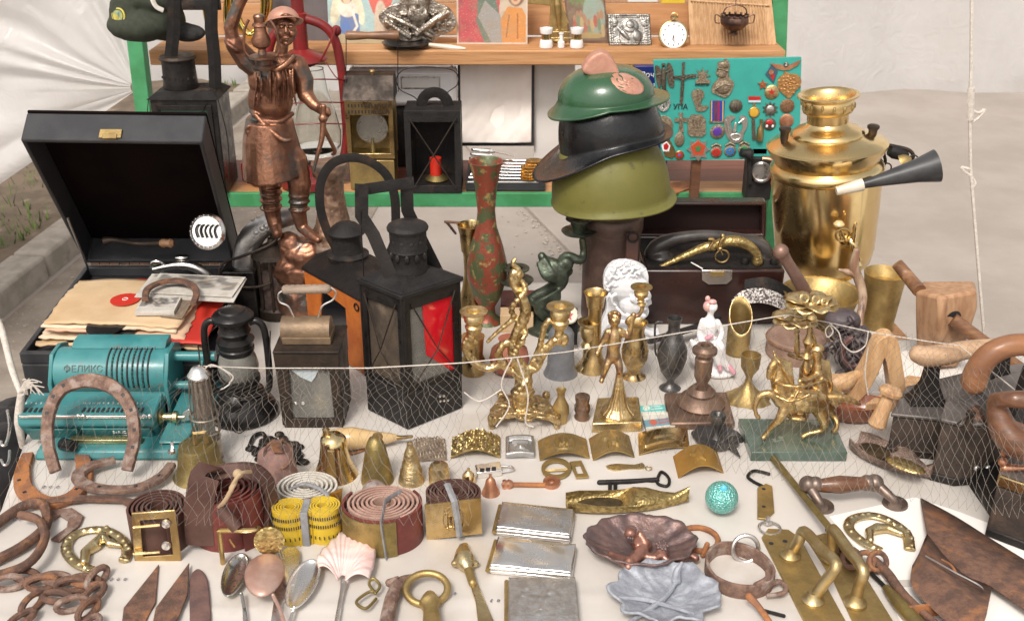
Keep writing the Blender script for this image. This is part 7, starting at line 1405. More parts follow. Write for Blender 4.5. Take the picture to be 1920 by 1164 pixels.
for x,y in((1470,262),(1635,258)):mb=MB();mb.lathe(P(x,y,-.01),[(4*s,-10*s),(7*s,0),(8*s,14*s),(11*s,18*s),(11*s,22*s),(8*s,24*s),(0,24*s)],16);obj('lid_knob',mb,iron_br,t)
mb=MB();mb.tube(spl([P(1632,262,0),P(1665,272,0),P(1700,280,0),P(1712,290,0),P(1710,300,0)]),.0035,8);mb.tube(spl([P(1648,262,.0),P(1660,300,0),P(1655,312,0)]),.003,8);mb.tube(circ(P(1662,315,-.01),9*s,(1,0,0),(0,0,1),16),.0014,6,closed=True);mb.tube(circ(P(1712,300,-.01),9*s,(1,0,0),(0,0,1),16),.0014,6,closed=True);obj('handle_bracket',mb,iron_br,t)
mb=MB();mb.lathe(P(1668,282,0),[(10*s,0),(13*s,10*s),(10*s,30*s),(7*s,36*s)],18,axis=(1,0,-.35));obj('handle_grip',mb,black_m,t);mb=MB();mb.lathe(P(1692,305,-.01),[(18*s,0),(14*s,8*s),(8*s,14*s),(0,18*s)],24,axis=(.8,-.3,.6));obj('brass_cap',mb,brass_dull,t)
Pk=plane(Yq-100*s-.01);mb=MB();mb.lathe(Pk(1588,452,.012),[(12*s,-.004),(12*s,.004),(8*s,.01),(8*s,.02)],20,axis=(.45,-1,0));chp(mb,Pk,[(1588,452,.0,7),(1596,452,-.012,8),(1602,468,-.016,8),(1606,482,-.018,7)],k=4);mb.lathe(Pk(1600,452,-.014),[(6*s,-6*s),(7*s,0),(5*s,6*s),(6*s,12*s),(4*s,18*s),(5*s,24*s),(3*s,34*s),(0,36*s)],16);mb.lathe(Pk(1609,492,-.018),[(9*s,-4*s),(6*s,2*s),(5*s,10*s)],16);obj('spigot',mb,brass_shiny,t)
mb=MB();mb.tube(circ(Pk(1580,440,-.01),12*s,(1,0,0),(0,0,1),18),2.4*s,8,closed=True);mb.tube(circ(Pk(1580,440,-.01),5*s,(1,0,0),(0,0,1),14),1.8*s,8,closed=True);mb.tube([Pk(1574,426,-.01),Pk(1590,462,-.012)],2*s,6);obj('tap_key',mb,brass,t);mb=MB();mb.lathe(Pk(1573,420,-.01),[(9*s,-3*s),(10*s,0),(6*s,5*s),(0,6*s)],18);obj('tap_button',mb,ivory,t)
Ph=plane(Yq-.12);a,b=Ph(1618,346),Ph(1752,312);d=b-a;s2=S(Yq-.12,.25);t=thing('black_horn','black conical hand horn with a white mouthpiece resting against the samovar','horn',a)
mb=MB();mb.lathe(a,[(8*s2,0),(11*s2,d.length*.2),(22*s2,d.length*.75),(30*s2,d.length),(31*s2,d.length+.004),(27*s2,d.length+.004),(20*s2,d.length*.75),(0,d.length*.6)],36,axis=d);obj('cone',mb,m_('black_rubber',(.03,.03,.032),(.05,.05,.052),rough=.4,scale=30),t,smooth=50)
dn=d.normalized();mb=MB();mb.lathe(a-dn*50*s2,[(3*s2,.001),(8*s2,0),(10*s2,18*s2),(12*s2,48*s2),(12*s2,50*s2),(6*s2,51*s2)],24,axis=d);obj('mouthpiece',mb,enamel_w,t)
turned('tapered_brass_cup','tall tapered dull brass cup right of the samovar','cup',1645,624,[(27,0),(29,612),(28,604),(29,596),(37,520),(39,511)],brass_dull,hollow=(36,530))
t=thing('wooden_mallet','big crude wooden mallet head with its handle passing through at the right','mallet',T(1770,690,0));Yq=1.60;P=plane(Yq)
f=[P(1717,560,-.02),P(1764,590,-.07),P(1834,560,-.045),P(1826,527,.03),P(1730,524,.03)]
mb=MB();up_=[(1716,545,.0),(1762,556,-.05),(1832,545,-.03),(1828,526,.04),(1728,526,.05)];lo=[(1716,592,.0),(1764,612,-.055),(1832,580,-.03),(1828,560,.04),(1728,560,.05)];b_=[(1718,680,.01),(1756,690,-.02),(1796,690,-.01),(1800,660,.04),(1728,660,.05)]
R1,R2,R3=[[P(*q)for q in r]for r in(up_,lo,b_)];mb.grid([R3,R2,R1],closed_u=True);mb.f+=[(4,3,2,1,0),(10,11,12,13,14)];mb.m+=[0,0];obj('head',mb,wood_m,t,bevel=.006,smooth=30)
mb=MB();mb.tube(spl([P(1682,494,.05),P(1700,516,.04),P(1724,545,.0)]),[.0095,.0105,.011],14);mb.tube(spl([P(1785,598,-.046),P(1815,620,-.055),P(1880,668,-.075),P(1960,725,-.09)]),[.011,.011,.0105],14);obj('handle',mb,wood_h,t)
mb=MB();p=P(1787,598,-.0455);mb.lathe(p,[(.0145,0),(0,.0006)],20,axis=(.3,-1,-.1));obj('handle_hole',mb,dark_l,t)
c=T(1600,712,0);P=plane(c.y+.03);s=S(c.y,.05);t=thing('shaggy_mask','dark shaggy carved mask with a curled horn in front of the mortar','mask',c);mb=MB();mb.ell(P(1600,650,0),(36*s,34*s,52*s));mb.ell(P(1580,600,0),(34*s,30*s,22*s));mb.ell(P(1612,690,-.01),(30*s,28*s,22*s))
for k in range(70):
 a=random.uniform(0,6.28);x=1598+math.cos(a)*random.uniform(5,42);y=645+math.sin(a)*random.uniform(5,58);d_=-.030+.0006*abs(x-1598);mb.tube(spl([P(x,y,d_),P(x+random.gauss(0,9),y+9,d_-.006),P(x+random.gauss(0,12),y+20,d_+.002)]),[3.5*s,4*s,1*s],6)
obj('face',mb,hair_d,t,smooth=60);mb=MB();mb.tube([P(1602+math.cos(a)*r_,665+math.sin(a)*r_*1.25,-.042)for a,r_ in zip(np.linspace(-1,4.6,26),np.linspace(10,26,26))],[2*s,6*s],10);obj('curled_horn',mb,m_('horn_brown',(.12,.055,.05),(.07,.035,.035),rough=.35,scale=30),t)
# --- horsemen candelabrum on green marble
t=thing('horse_candelabrum','gilt candelabrum of rearing horses with flower cups on a green marble slab','candelabrum',T(1490,830,0))
mb=MB();mb.flat([(1408,856),(1588,856),(1560,794),(1384,792)],.001,.016);obj('marble_slab',mb,marble,t,bevel=.001)
c=T(1490,815,.016);P=plane(c.y);s=S(c.y,.08);mb=MB()
for dx,dd,k_ in((0,-.012,0),(72,.02,1)):
 X=lambda x:x+dx
 chp(mb,P,[(X(1478),745,dd,25),(X(1505),748,dd,27),(X(1530),752,dd+.01,24)]if not k_ else[(X(1478),735,dd,20),(X(1490),745,dd,20)],k=3)
 chp(mb,P,[(X(1470),735,dd,21),(X(1462),712,dd,18),(X(1464),690,dd,14),(X(1458),680,dd,11)],k=3);chp(mb,P,[(X(1458),676,dd,10),(X(1446),690,dd-.004,8),(X(1442),706,dd-.006,6)],k=3)
 for q in range(7):mb.tube(spl([P(X(1452)+q*5,668+q*1.5,dd-.006),P(X(1462)+q*4,680+q*5,dd-.016),P(X(1470)+q*3,694+q*6,dd-.012)]),3*s,6)
 mb.chain([(P(X(1453),664,dd-.004),3*s),(P(X(1450),658,dd-.004),2*s)],6)
for pts in([(1462,752,-.02,12),(1446,738,-.024,8),(1424,742,-.024,7),(1416,760,-.024,5),(1418,776,-.024,4),(1422,782,-.024,5)],[(1474,760,-.02,13),(1462,785,-.024,9),(1446,802,-.02,6),(1436,815,-.018,5),(1432,820,-.018,6)],[(1535,765,-.005,16),(1545,790,-.01,10),(1542,806,-.01,6),(1518,812,-.01,5),(1506,818,-.01,6)],[(1545,760,.01,14),(1562,778,.01,8),(1570,796,.0,5),(1564,808,0,6)],[(1546,745,0,9),(1575,745,-.0,9),(1600,752,0,6),(1612,758,0,3)]):chp(mb,P,pts,k=4)
mb.tube(spl([P(1450,716,-.02),P(1470,722,-.04),P(1510,724,-.04),P(1548,712,-.01)]),3.5*s,8);mb.tube(spl([P(1455,742,-.035),P(1485,752,-.045),P(1520,738,-.04)]),3*s,8);mb.tube(spl([P(1500,728,-.036),P(1488,750,-.044),P(1492,770,-.036)]),3*s,8);mb.ell(P(1520,745,-.036),(14*s,6*s,9*s));mb.ell(P(1495,778,-.01),(22*s,20*s,8*s))
for pts in([(1540,745,.005,12),(1536,715,0,14),(1533,690,0,11),(1532,676,0,8),(1532,660,0,10)],[(1536,700,0,7),(1515,712,-.02,6),(1500,714,-.03,5)]):chp(mb,P,pts,k=3)
mb.lathe(P(1532,654,0),[(14*s,0),(13*s,3*s),(9*s,8*s),(0,12*s)],20)
obj('horse_group',mb,gold,t,vox=.0015,soft=1,smooth=180,disp=[('STUCCI',.006,.0007)])
mb=MB();X0=P(1512,670).x;st=[(8,740),(10,690),(6,676),(11,668),(5,660),(6,650),(11,640),(6,630),(5,605),(9,596),(6,590)];mb.lathe(Vector((X0,c.y,0)),[(r*s,P(0,y).z)for r,y in st],20)
for sx in(-1,1):mb.tube(spl([P(1510,668),P(1510+sx*16,662),P(1510+sx*18,640),P(1510+sx*12,618)]),3*s,8);mb.tube(spl([P(1478,664),P(1500,672),P(1530,668)]),3.4*s,8)
mb.tube([P(1496,668),P(1494,612)],4.5*s,8);obj('stem',mb,brass,t)
def flower(cx,cy,k,d=0,W_=13):
 mb=MB();o=P(cx,cy,d)
 for i in range(9):
  a=2*math.pi*i/9;dr=Vector((math.cos(a),math.sin(a),0));sd_=Vector((-dr.y,dr.x,0));rows=[]
  for u in range(6):
   q=u/5;w_=math.sin(.35+q*2.3)*W_*s*k;row=[]
   for v in(-1,-.5,0,.5,1):row.append(o+dr*(6+30*q)*s*k+sd_*w_*v+Vector((0,0,(-4+16*q-11*q*q*q+3*abs(v)+2*math.sin(i*2))*s*k)))
   rows.append(row)
  mb.grid(rows)
 mb.lathe(o,[(6*s,-12*s),(14*s,-6*s),(16*s,-2*s),(9*s,0),(7*s,-4*s),(0,-4*s)],18);return obj('flower_cup',mb,gold_pale,t,solid=.0016,smooth=60)
flower(1520,572,1.35,0,16);flower(1490,602,1.15,.005,16)
mb=MB()
for a in((1530,562,6),(1508,560,7),(1546,566,5)):mb.tube(circ(P(a[0],a[1],-.01),a[2]*s,(1,.2,0),(0,.4,1),14),3*s,7,closed=True)
obj('curled_petal',mb,gold_pale,t)
# --- wooden pieces
P=plane(1.42);s=S(1.42,.05)
pw=m_('pale_polished_wood',(.64,.40,.21),(.52,.30,.14),(.42,.24,.12),rough=.42,scale=20,stretch=(7,7,1.2),coat=.1,bump=.25,bscale=70)
mb=MB();mb.prism([P(a,b,.03)for a,b in smooth2([(1640,652),(1652,636),(1668,630),(1684,640),(1692,680),(1698,738),(1674,744),(1666,700),(1660,672),(1652,690),(1632,728),(1606,756),(1588,746),(1608,716),(1626,684)],3)],(0,.028,0));obj('bent_wood',mb,pw,label='pale polished forked wooden board like a wishbone behind the irons',cat='wooden piece',bevel=.005,smooth=50)
mb=MB();chp(mb,P,[(1560,718,.03,19),(1584,716,.03,18),(1600,706,.04,12),(1622,700,.05,10),(1640,698,.06,9)],n=16,k=4);obj('wooden_spoon',mb,MATS['pale_polished_wood'],label='short orange wooden pestle lying behind the dark wooden boat',cat='wooden pestle',vox=.003,soft=3,smooth=180)
mb=MB();mb.flat([(1620,770),(1655,768),(1740,722),(1700,716)],.002,.03);obj('wooden_wedge',mb,wood_l,label='flat light wooden wedge lying beside the left iron',cat='wedge',bevel=.003)
t=thing('wooden_boat','reddish brown wooden dish with a short pale peg standing in it','dish',T(1600,800,0));mb=MB();rows=[]
cx,cy=T(1602,786,0).xy
for j in range(9):
 u=j/8;row=[]
 for k in range(32):a=2*math.pi*k/32;rr=[.4,.7,.9,1,1.0,.92,.8,.6,.0][j];z=[0.001,.004,.014,.028,.031,.03,.018,.012,.011][j];row.append(Vector((cx+math.cos(a)*.047*rr,cy+math.sin(a)*.026*rr,z)))
 rows.append(row)
mb.grid(rows,closed_u=True);obj('dish',mb,m_('red_brown_gloss',(.26,.09,.045),(.18,.06,.03),rough=.3,scale=20,coat=.3),t);mb=MB();q_=plane(1.335);mb.lathe(q_(1642,800),[(.010,0),(.013,.004),(.011,.02),(.009,.045),(.008,.048),(.016,.052),(.017,.057),(.012,.063),(0,.065)],14,axis=(.28,.1,1));obj('peg',mb,wood_l,t)
mb=MB();mb.flat([(1655,660),(1760,655),(1860,690),(1840,745),(1700,740),(1610,735)],.0008,.0016);obj('clear_bag',mb,paper_w,label='thin crumpled white paper under the mallet and wooden pieces',cat='paper')
# --- flat irons
iside=m_('iron_side',(.085,.062,.05),(.05,.038,.032),(.15,.095,.065),metal=.3,rough=.55,r2=.7,scale=30,bump=.5,bscale=220,mix3=(.58,.7))
def iron_box(name,label,F,zt,m_,notch=True,top=True):
 t=thing(name,label,'iron',T(*F[0],0));pts=[T(x,y,0)for x,y in F];mb=MB();mb.prism([Vector((p.x,p.y,.001))for p in pts],(0,0,zt));obj('body',mb,m_,t,bevel=.0025)
 cen=sum(pts,Vector())/len(pts);mb=MB();mb.prism([Vector((cen.x+(p.x-cen.x)*1.03,cen.y+(p.y-cen.y)*1.03,.0014))for p in pts],(0,0,.012));obj('sole',mb,iron,t,bevel=.002)
 if top:mb=MB();mb.prism([Vector((cen.x+(p.x-cen.x)*1.03,cen.y+(p.y-cen.y)*1.03,zt+.0015))for p in pts],(0,0,.006));obj('lid',mb,mat(name+'_lid',(.17,.15,.14),(.12,.105,.098),(.2,.15,.12),metal=.4,rough=.45,scale=20,bump=.3,bscale=200),t,bevel=.002)
 return t
zt1=.062
t=iron_box('charcoal_iron','dark charcoal iron with a horizontal pale wooden grip on flared posts',[(1662,852),(1752,862),(1900,838),(1990,800),(1990,740),(1800,772),(1690,800)],zt1,iside)
z2=zt1+.008
for x,y,y2,m2 in((1736,752,660,1),(1868,722,640,1)):
 p=T(x,y,z2);w_=plane(p.y)
 tz=w_(x,y2).z;mb=MB();mb.grid([[p+Vector((sx*r_,sy*r_*.6,h_*(tz-z2)))for sx,sy in((-1,-1),(1,-1),(1,1),(-1,1))]for h_,r_ in((0,.028),(.15,.02),(.4,.012),(.7,.010),(1,.014))],closed_u=True);mb.f+=[(3,2,1,0),(16,17,18,19)];mb.m+=[0,0];obj('post',mb,iron,t,smooth=40,bevel=.002)
p0=T(1736,752,z2);pl=plane(p0.y);mb=MB();chp(mb,pl,[(1722,664,0,17),(1740,668,0,20),(1775,664,.01,20),(1810,656,.02,18),(1850,652,.035,17),(1878,648,.04,16)],n=20,k=4);obj('grip',mb,m_('pale_grip_wood',(.55,.36,.22),(.40,.25,.15),(.28,.16,.1),rough=.55,scale=10,stretch=(1,6,6),bump=.3,bscale=60,mix3=(.6,.75)),t,smooth=60)
mb=MB();p=T(1698,742,z2);mb.lathe(p,[(.006,0),(.004,.002),(0,.002)],12);obj('screw',mb,iron,t)
t=iron_box('curved_handle_iron','second charcoal iron with a curved reddish wooden handle and a knobbed latch',[(1745,900),(1790,912),(1870,905),(1990,860),(1990,790),(1860,815),(1758,850)],.092,iside)
z2=.100;p=T(1815,802,z2);mb=MB();mb.lathe(p,[(.008,0),(.0055,.006),(.004,.016),(.006,.019),(.006,.024),(0,.026)],16);mb.tube([p+Vector((0,0,.021)),p+Vector((-.022,-.008,.008))],.0014,6);obj('latch_knob',mb,iron_br,t);mb=MB();p=T(1835,778,z2);mb.lathe(p,[(.016,0),(.015,.004),(.010,.006),(.01,.01),(.005,.012),(0,.014)],18);obj('hinge_nut',mb,rust,t)
pl=plane(1.275);mb=MB();chp(mb,pl,[(1826,716,.0,24),(1832,696,.0,23),(1852,668,.0,22),(1885,650,0,21),(1925,646,0,21),(1965,652,0,21)],n=20,k=5);obj('curved_handle',mb,m_('red_brown_handle',(.30,.135,.06),(.2,.085,.04),(.38,.2,.1),rough=.4,r2=.55,scale=12,stretch=(1,3,3),bump=.25,bscale=60,coat=.15,mix3=(.6,.75)),t,vox=.003,soft=2,smooth=180)
mb=MB();mb.tube([T(1900,800,z2),pl(1936,690)],.012,4,asp=.6);mb.tube([T(1870,800,z2),pl(1832,728,-.0)],[.016,.009],4,asp=.5);obj('handle_bracket',mb,iron,t)
mb=MB();pl=plane(1.13);chp(mb,pl,[(1868,760,.02,18),(1880,800,.01,26),(1905,828,0,30),(1950,840,0,30)],n=20,k=5);chp(mb,pl,[(1866,750,.02,14),(1900,748,.0,16),(1960,752,0,20)],n=16,k=3);p3=None
t=iron_box('brass_edged_iron','small dark iron with a brass band and a scrolled copper latch at the right edge',[(1848,1005),(1940,1040),(2010,1020),(2000,935),(1900,925),(1864,945)],.075,iside,top=False)
obj('dark_wooden_handle',mb,wood_d,t,vox=.003,soft=2,smooth=180);F=[T(x,y,0)for x,y in[(1846,1006),(1940,1042),(2012,1022),(2002,932),(1900,922),(1862,944)]]
mb=MB();mb.prism([Vector((p.x,p.y,.0775))for p in F],(0,0,.016));obj('brass_band',mb,brass,t,bevel=.002);mb=MB();cen=sum(F,Vector())/6;mb.prism([Vector((cen.x+(p.x-cen.x)*.96,cen.y+(p.y-cen.y)*.96,.0938))for p in F],(0,0,.003));obj('top_plate',mb,MATS['charcoal_iron_lid'],t)
mb=MB();p=T(1884,876,.1);mb.chain([(p,.006),(p+Vector((.02,-.004,.002)),.004),(p+Vector((.045,-.006,.002)),.005)]);mb.tube(circ(p+Vector((.055,-.006,.003)),.010,(1,0,0),(0,1,0),16),.0022,6,closed=True);mb.ell(p+Vector((-.004,0,.008)),.006);mb.lathe(p+Vector((.012,.03,0)),[(.006,0),(.005,.03),(.022,.035),(.024,.038),(.006,.042)],20);obj('copper_latch',mb,copper,t)
mb=MB();p=T(1900,905,.078);mb.lathe(Vector((F[0].x*.4+F[1].x*.6,F[0].y*.4+F[1].y*.6-.0012,.084)),[(.008,0),(0,.0008)],18,axis=(.35,-1,0));mb.lathe(Vector((F[0].x*.15+F[1].x*.85,F[0].y*.15+F[1].y*.85-.0012,.03)),[(.009,0),(0,.0008)],18,axis=(.35,-1,0));obj('draught_hole',mb,dark_l,t)
t=thing('black_weight','rounded dark metal weight lying on its side between the two right irons','weight',T(1830,950,0));mb=MB();rows=[]
a,b=T(1862,978,.0),T(1812,905,.0);ax_=(b-a);side=Vector((ax_.y,-ax_.x,0)).normalized()
if side.x<0:side=-side
for k in range(19):al=math.pi*k/18;rows.append([a+side*(.032-.032*math.cos(al))+Vector((0,0,.001+.034*math.sin(al))),b+side*(.032-.032*math.cos(al))+Vector((0,0,.001+.034*math.sin(al)))])
mb.grid(rows);mb.f+=[tuple(range(0,38,2)),tuple(range(37,0,-2))];mb.m+=[0,0];obj('body',mb,iron,t);mb=MB()
for f_ in(.2,.8):mb.ell(b+(a-b)*.05+side*(.064*f_)*.4+Vector((0,-.004,.03)),.0045,10,7)
obj('steel_ball',mb,silver,t)
# === TABLE, FRONT
def put(name,label,cat,mb,m,group=None,**k):k.setdefault('smooth',45);return obj(name,mb,m,label=label,cat=cat,group=group,**k)
def tz(pts,r,n=8,k=5,mb=None,**kw):
 mb=mb or MB();p=spl([T(*q)for q in pts],k);s=S(p[0].y,0);r=[x*s for x in r]if isinstance(r,(list,tuple))else r*s
 mb.tube(p,r,n,**kw)
 if not kw.get('closed'):mb.ell(p[0],r[0]if isinstance(r,list)else r,n,6);mb.ell(p[-1],r[-1]if isinstance(r,list)else r,n,6)
 return mb
def el(cx,cy,rx,ry,z=.003,n=28):return[(cx+rx*math.cos(2*math.pi*i/n),cy+ry*math.sin(2*math.pi*i/n))for i in range(n)]
def ringz(mb,cx,cy,rpx,r,z=.004,n=28):
 c=T(cx,cy,z);s=S(c.y,0);mb.tube(circ(c,rpx*s,(1,0,0),(0,1,0),n),r*s,8,closed=True);return mb
o,c,s=turned('bronze_bell','big dull bronze bell with a square loop behind the brown belt rolls','bell',378,918,[(52,0),(54,900),(44,882),(40,860),(36,838),(34,833),(10,830),(0,830)],brass_olive)
mb=MB();q=plane(c.y-.004);mb.tube([q(366,832),q(364,812),q(384,810),q(388,830)],.0032,4);obj('loop',mb,brass_dull,o)
o,c,s=turned('rusty_bell','pinkish rusted iron bell with a hanging ring on its crown','bell',522,932,[(46,0),(47,915),(40,900),(36,870),(32,848),(22,842),(0,840)],m_('pink_rust',(.30,.17,.14),(.2,.115,.1),(.38,.28,.25),rough=.75,scale=60,bump=.5,bscale=300))
mb=MB();q=plane(c.y-.012);mb.tube(circ(q(522,852),26*s,(1,0,0),(0,.5,.86),24),.002,8,closed=True);mb.box(q(520,836),(.014,.008,.016));obj('ring',mb,rust,o)
o,c,s=turned('polished_brass_bell','shiny polished brass bell with a flared mouth','bell',630,912,[(40,0),(43,893),(40,885),(30,862),(25,835),(24,822),(16,815),(0,812)],brass_shiny)
mb=MB();q=plane(c.y);mb.lathe(q(612,818),[(7*s,0),(6*s,8*s),(7*s,16*s),(0,19*s)],14);obj('knob',mb,brass,o)
o,c,s=turned('flat_cow_bell','tall tapering flat brown brass cow bell with a riveted ear','bell',708,918,[(31,0),(32,902),(26,870),(18,835),(12,822),(0,818)],brass_olive,n=28)
mb=MB();q=plane(c.y);mb.lathe(q(708,818),[(10*s,0),(9*s,.003),(0,.003)],16,axis=(0,-1,0));obj('ear',mb,brass_dull,o)
o,c,s=turned('beehive_bell','conical ribbed bright brass bell like a beehive','bell',772,916,[(25,0),(26,902),(24,892),(22,890),(21,880),(18.5,878),(17,866),(14.5,864),(13,852),(9,842),(7,838),(6,830),(0,828)],gold_pale)
turned('cylinder_bell','squat cylindrical brass bell behind the belt with the square gold plate','bell',824,916,[(20,0),(20,905),(20,880),(17,872),(6,869),(0,868)],gold_pale)
turned('tiny_round_bell','tiny round-shouldered brass bell beside the squat cylindrical one','bell',879,914,[(13,0),(13,900),(12,890),(6,884),(3,882),(3,878),(0,877)],brass_shiny)
turned('tiny_flared_bell','tiny flared copper bell standing in front of the rusty screw','bell',920,935,[(17,0),(18,924),(12,912),(9,900),(5,896),(3,894),(3,889),(0,888)],copper)
mb=MB();p=T(702,922,.016);mb.ell(p,.017,20,14);mb2=put('jingle_bell','round rusty jingle bell with a dark slit lying behind the oxblood belt roll','bell',mb,m_('rusty_silver',(.4,.36,.34),(.34,.13,.09),metal=.5,rough=.4,scale=40,mix=(.48,.56)))
mb=MB();mb.tube(circ(p,.0172,(1,0,0),(0,-.4,.9),24,180,360,False),.0016,6);obj('slit',mb,dark_l,mb2)
mb=MB()
for k in range(36):
 a=k*1.7;x=520+math.cos(a)*random.uniform(28,52);y=842+math.sin(a)*random.uniform(12,30)+max(0,(x-540))*.5;p=T(x,y,.004);mb.ell(p,(random.uniform(.006,.010),.007,.004),7,5)
tz([(468,835,.004),(476,818,.006),(492,812,.006),(500,825,.005)],4,mb=mb);put('grape_ornament','dark leafy metal grape ornament lying under the rusty bell','ornament',mb,iron,smooth=60)
t=thing('powder_flask','yellowish horn powder flask with a brass nozzle lying behind the bells','powder flask',T(700,825,0));obj('flask',tz([(618,822,.02),(660,822,.02),(700,822,.018),(740,820,.014)],[17,22,15,7],18),m_('horn_yellow',(.60,.40,.18),(.66,.48,.26),rough=.3,scale=9,coat=.3),t);obj('nozzle',tz([(740,820,.014),(752,820,.014),(772,818,.013)],[6,4,3],12),brass,t);obj('chain',tz([(640,845,.004),(660,850,.004),(690,838,.004),(672,832,.004)],2),rust_o,t)
def buckle(label,quad,m,hf,bend=.010,name='belt_buckle',cat='buckle',z=.003,nx=56,ny=36):
 a,b,c_,d=[T(x,y,z)for x,y in quad];N=Vector((0,0,1))
 def warp(u,v):w=np.zeros((len(u),3));w[:,2]=bend*np.sin(np.pi*np.clip(u,0,1));return w
 return sheet(name,a,b-a,d-a,m,None,nx=nx,ny=ny,height=lambda u,v:2.2*hf(u,v),th=.0022,warp=warp,label=label,cat=cat,smooth=60,group=None)
def starh(cu,cv,r,ry):
 P_=[(cu+(r if k%2==0 else r*.4)*math.sin(k*math.pi/5),cv+(ry if k%2==0 else ry*.4)*math.cos(k*math.pi/5))for k in range(10)];return lambda u,v:PG(u,v,P_)
buckle('old rectangular plate with worn floral relief beside the beehive bell',[(778,865),(838,862),(836,828),(776,825)],m_('worn_plate',(.34,.27,.2),(.24,.18,.14),metal=.5,rough=.5,scale=60),lambda u,v:.0016*np.abs(nz(u,v,6,3)),bend=.003,name='relief_plate',cat='plate')
buckle('curved brass buckle covered with engraved scrollwork',[(845,858),(938,857),(936,820),(848,822)],brass_ornate,lambda u,v:.0015*np.abs(nz(u,v,9,5)),bend=.014)
buckle('small square pewter buckle with a pointed arch relief',[(948,858),(1003,857),(998,824),(948,824)],alu,lambda u,v:.003*LN(u,v,[(.05,.05),(.95,.05),(.95,.95),(.05,.95),(.05,.05)],.07)+.002*LN(u,v,[(.2,.2),(.5,.5),(.8,.2)],.07)+.002*LN(u,v,[(.25,.75),(.75,.75)],.06),bend=.003)
buckle('brass buckle stamped with a trident in a wreath',[(1012,862),(1106,858),(1100,820),(1008,826)],brass_dull,lambda u,v:.0015*(LN(u,v,[(.42,.35),(.42,.72)],.02)+LN(u,v,[(.5,.25),(.5,.8)],.025)+LN(u,v,[(.58,.35),(.58,.72)],.02)+LN(u,v,[(.42,.35),(.58,.35)],.02))+.001*LN(u,v,[(.5+.2*math.cos(a),.5+.36*math.sin(a))for a in np.linspace(2.6,6.8,14)],.03),bend=.012)
buckle('brass buckle stamped with a large raised star',[(1112,862),(1190,856),(1176,816),(1104,822)],brass_dull,lambda u,v:.0022*starh(.5,.5,.26,.44)(u,v),bend=.013)
buckle('plain polished yellow buckle with a raised centre panel',[(1198,852),(1293,838),(1284,806),(1196,812)],brass,lambda u,v:.0016*PG(u,v,[(.12,.2),(.88,.2),(.94,.5),(.88,.8),(.12,.8),(.06,.5)])+.001*LN(u,v,[(.35,.45),(.65,.45)],.05),bend=.006)
buckle('arched ochre buckle with a faint star lying nearest the glitter ball',[(1272,895),(1357,885),(1342,845),(1262,855)],m_('ochre_brass',(.48,.28,.07),(.4,.22,.06),metal=.7,rough=.42,scale=24),lambda u,v:.001*starh(.5,.5,.22,.4)(u,v),bend=.016)
mb=MB();a=el(1043,880,28,19);mb.ring([T(x,y,.003)for x,y in a],[T(1043+(x-1043)*.72,880+(y-880)*.66,.003)for x,y in a],(0,0,.003));mb.tube([T(1022,882,.005),T(1064,880,.005)],.0022,4);q=[(1068,868),(1090,866),(1104,896),(1080,897)];mb.ring([T(x,y,.003)for x,y in q],[T(1085.5+(x-1085.5)*.5,882+(y-882)*.6,.003)for x,y in q],(0,0,.003));put('brass_clasp','dull brass hook clasp of a ring and a slotted frame','clasp',mb,brass_dull)
t=thing('padlock','small chrome combination padlock with dark digit wheels','padlock',T(925,880,0));mb=MB();mb.flat([(890,876),(938,870),(942,886),(894,892)],.001,.012);obj('body',mb,silver,t,bevel=.002)
for k in range(3):mb=MB();mb.box(T(904+k*11,881-k*1.4,.0125),(.006,.008,.0012));obj('digit_wheel',mb,dark_l,t)
obj('shackle',tz([(940,873,.006),(958,874,.006),(962,880,.006),(940,884,.006)],2),silver,t)
t=thing('rusty_screw_tool','orange rusted small tool with a flat eye and threaded head','tool',T(995,908,0));obj('shank',tz([(945,908,.004),(1022,909,.004)],5,10),rust_o,t);mb=MB();a=el(1034,908,16,10);mb.ring([T(x,y,.001)for x,y in a],[T(1034+(x-1034)*.4,908+(y-908)*.4,.001)for x,y in a],(0,0,.006));obj('eye',mb,copper,t);mb=MB();mb.lathe(T(942,908,.005),[(.006,0),(.0075,.003),(.006,.006),(.0075,.009),(.005,.014)],14,axis=(1,0,0));obj('threaded_head',mb,copper,t)
mb=MB();mb.flat([(1136,874),(1158,870),(1190,872),(1204,868),(1208,878),(1180,880),(1150,882)],.001,.0035,sm=2);ringz(mb,1216,877,6,1);put('small_brass_keys','small bunch of bright brass keys above the big dark key','keys',mb,brass_pale)
mb=tz([(1124,904,.004),(1180,902,.004),(1232,899,.004)],5,10);tz([(1232,899,.004),(1240,884,.004),(1254,896,.004),(1252,910,.004),(1236,908,.004),(1230,900,.004)],3,mb=mb)
for x in(1140,1150):mb.flat([(x,904),(x+7,904),(x+7,916),(x,916)],.002,.006)
put('big_dark_key','big dark iron key with a heart shaped bow','key',mb,iron)
shade_m=m_('slipper_shade',(.10,.07,.035),(.05,.035,.02),metal=.5,rough=.5,scale=60,bump=.4,bscale=200)
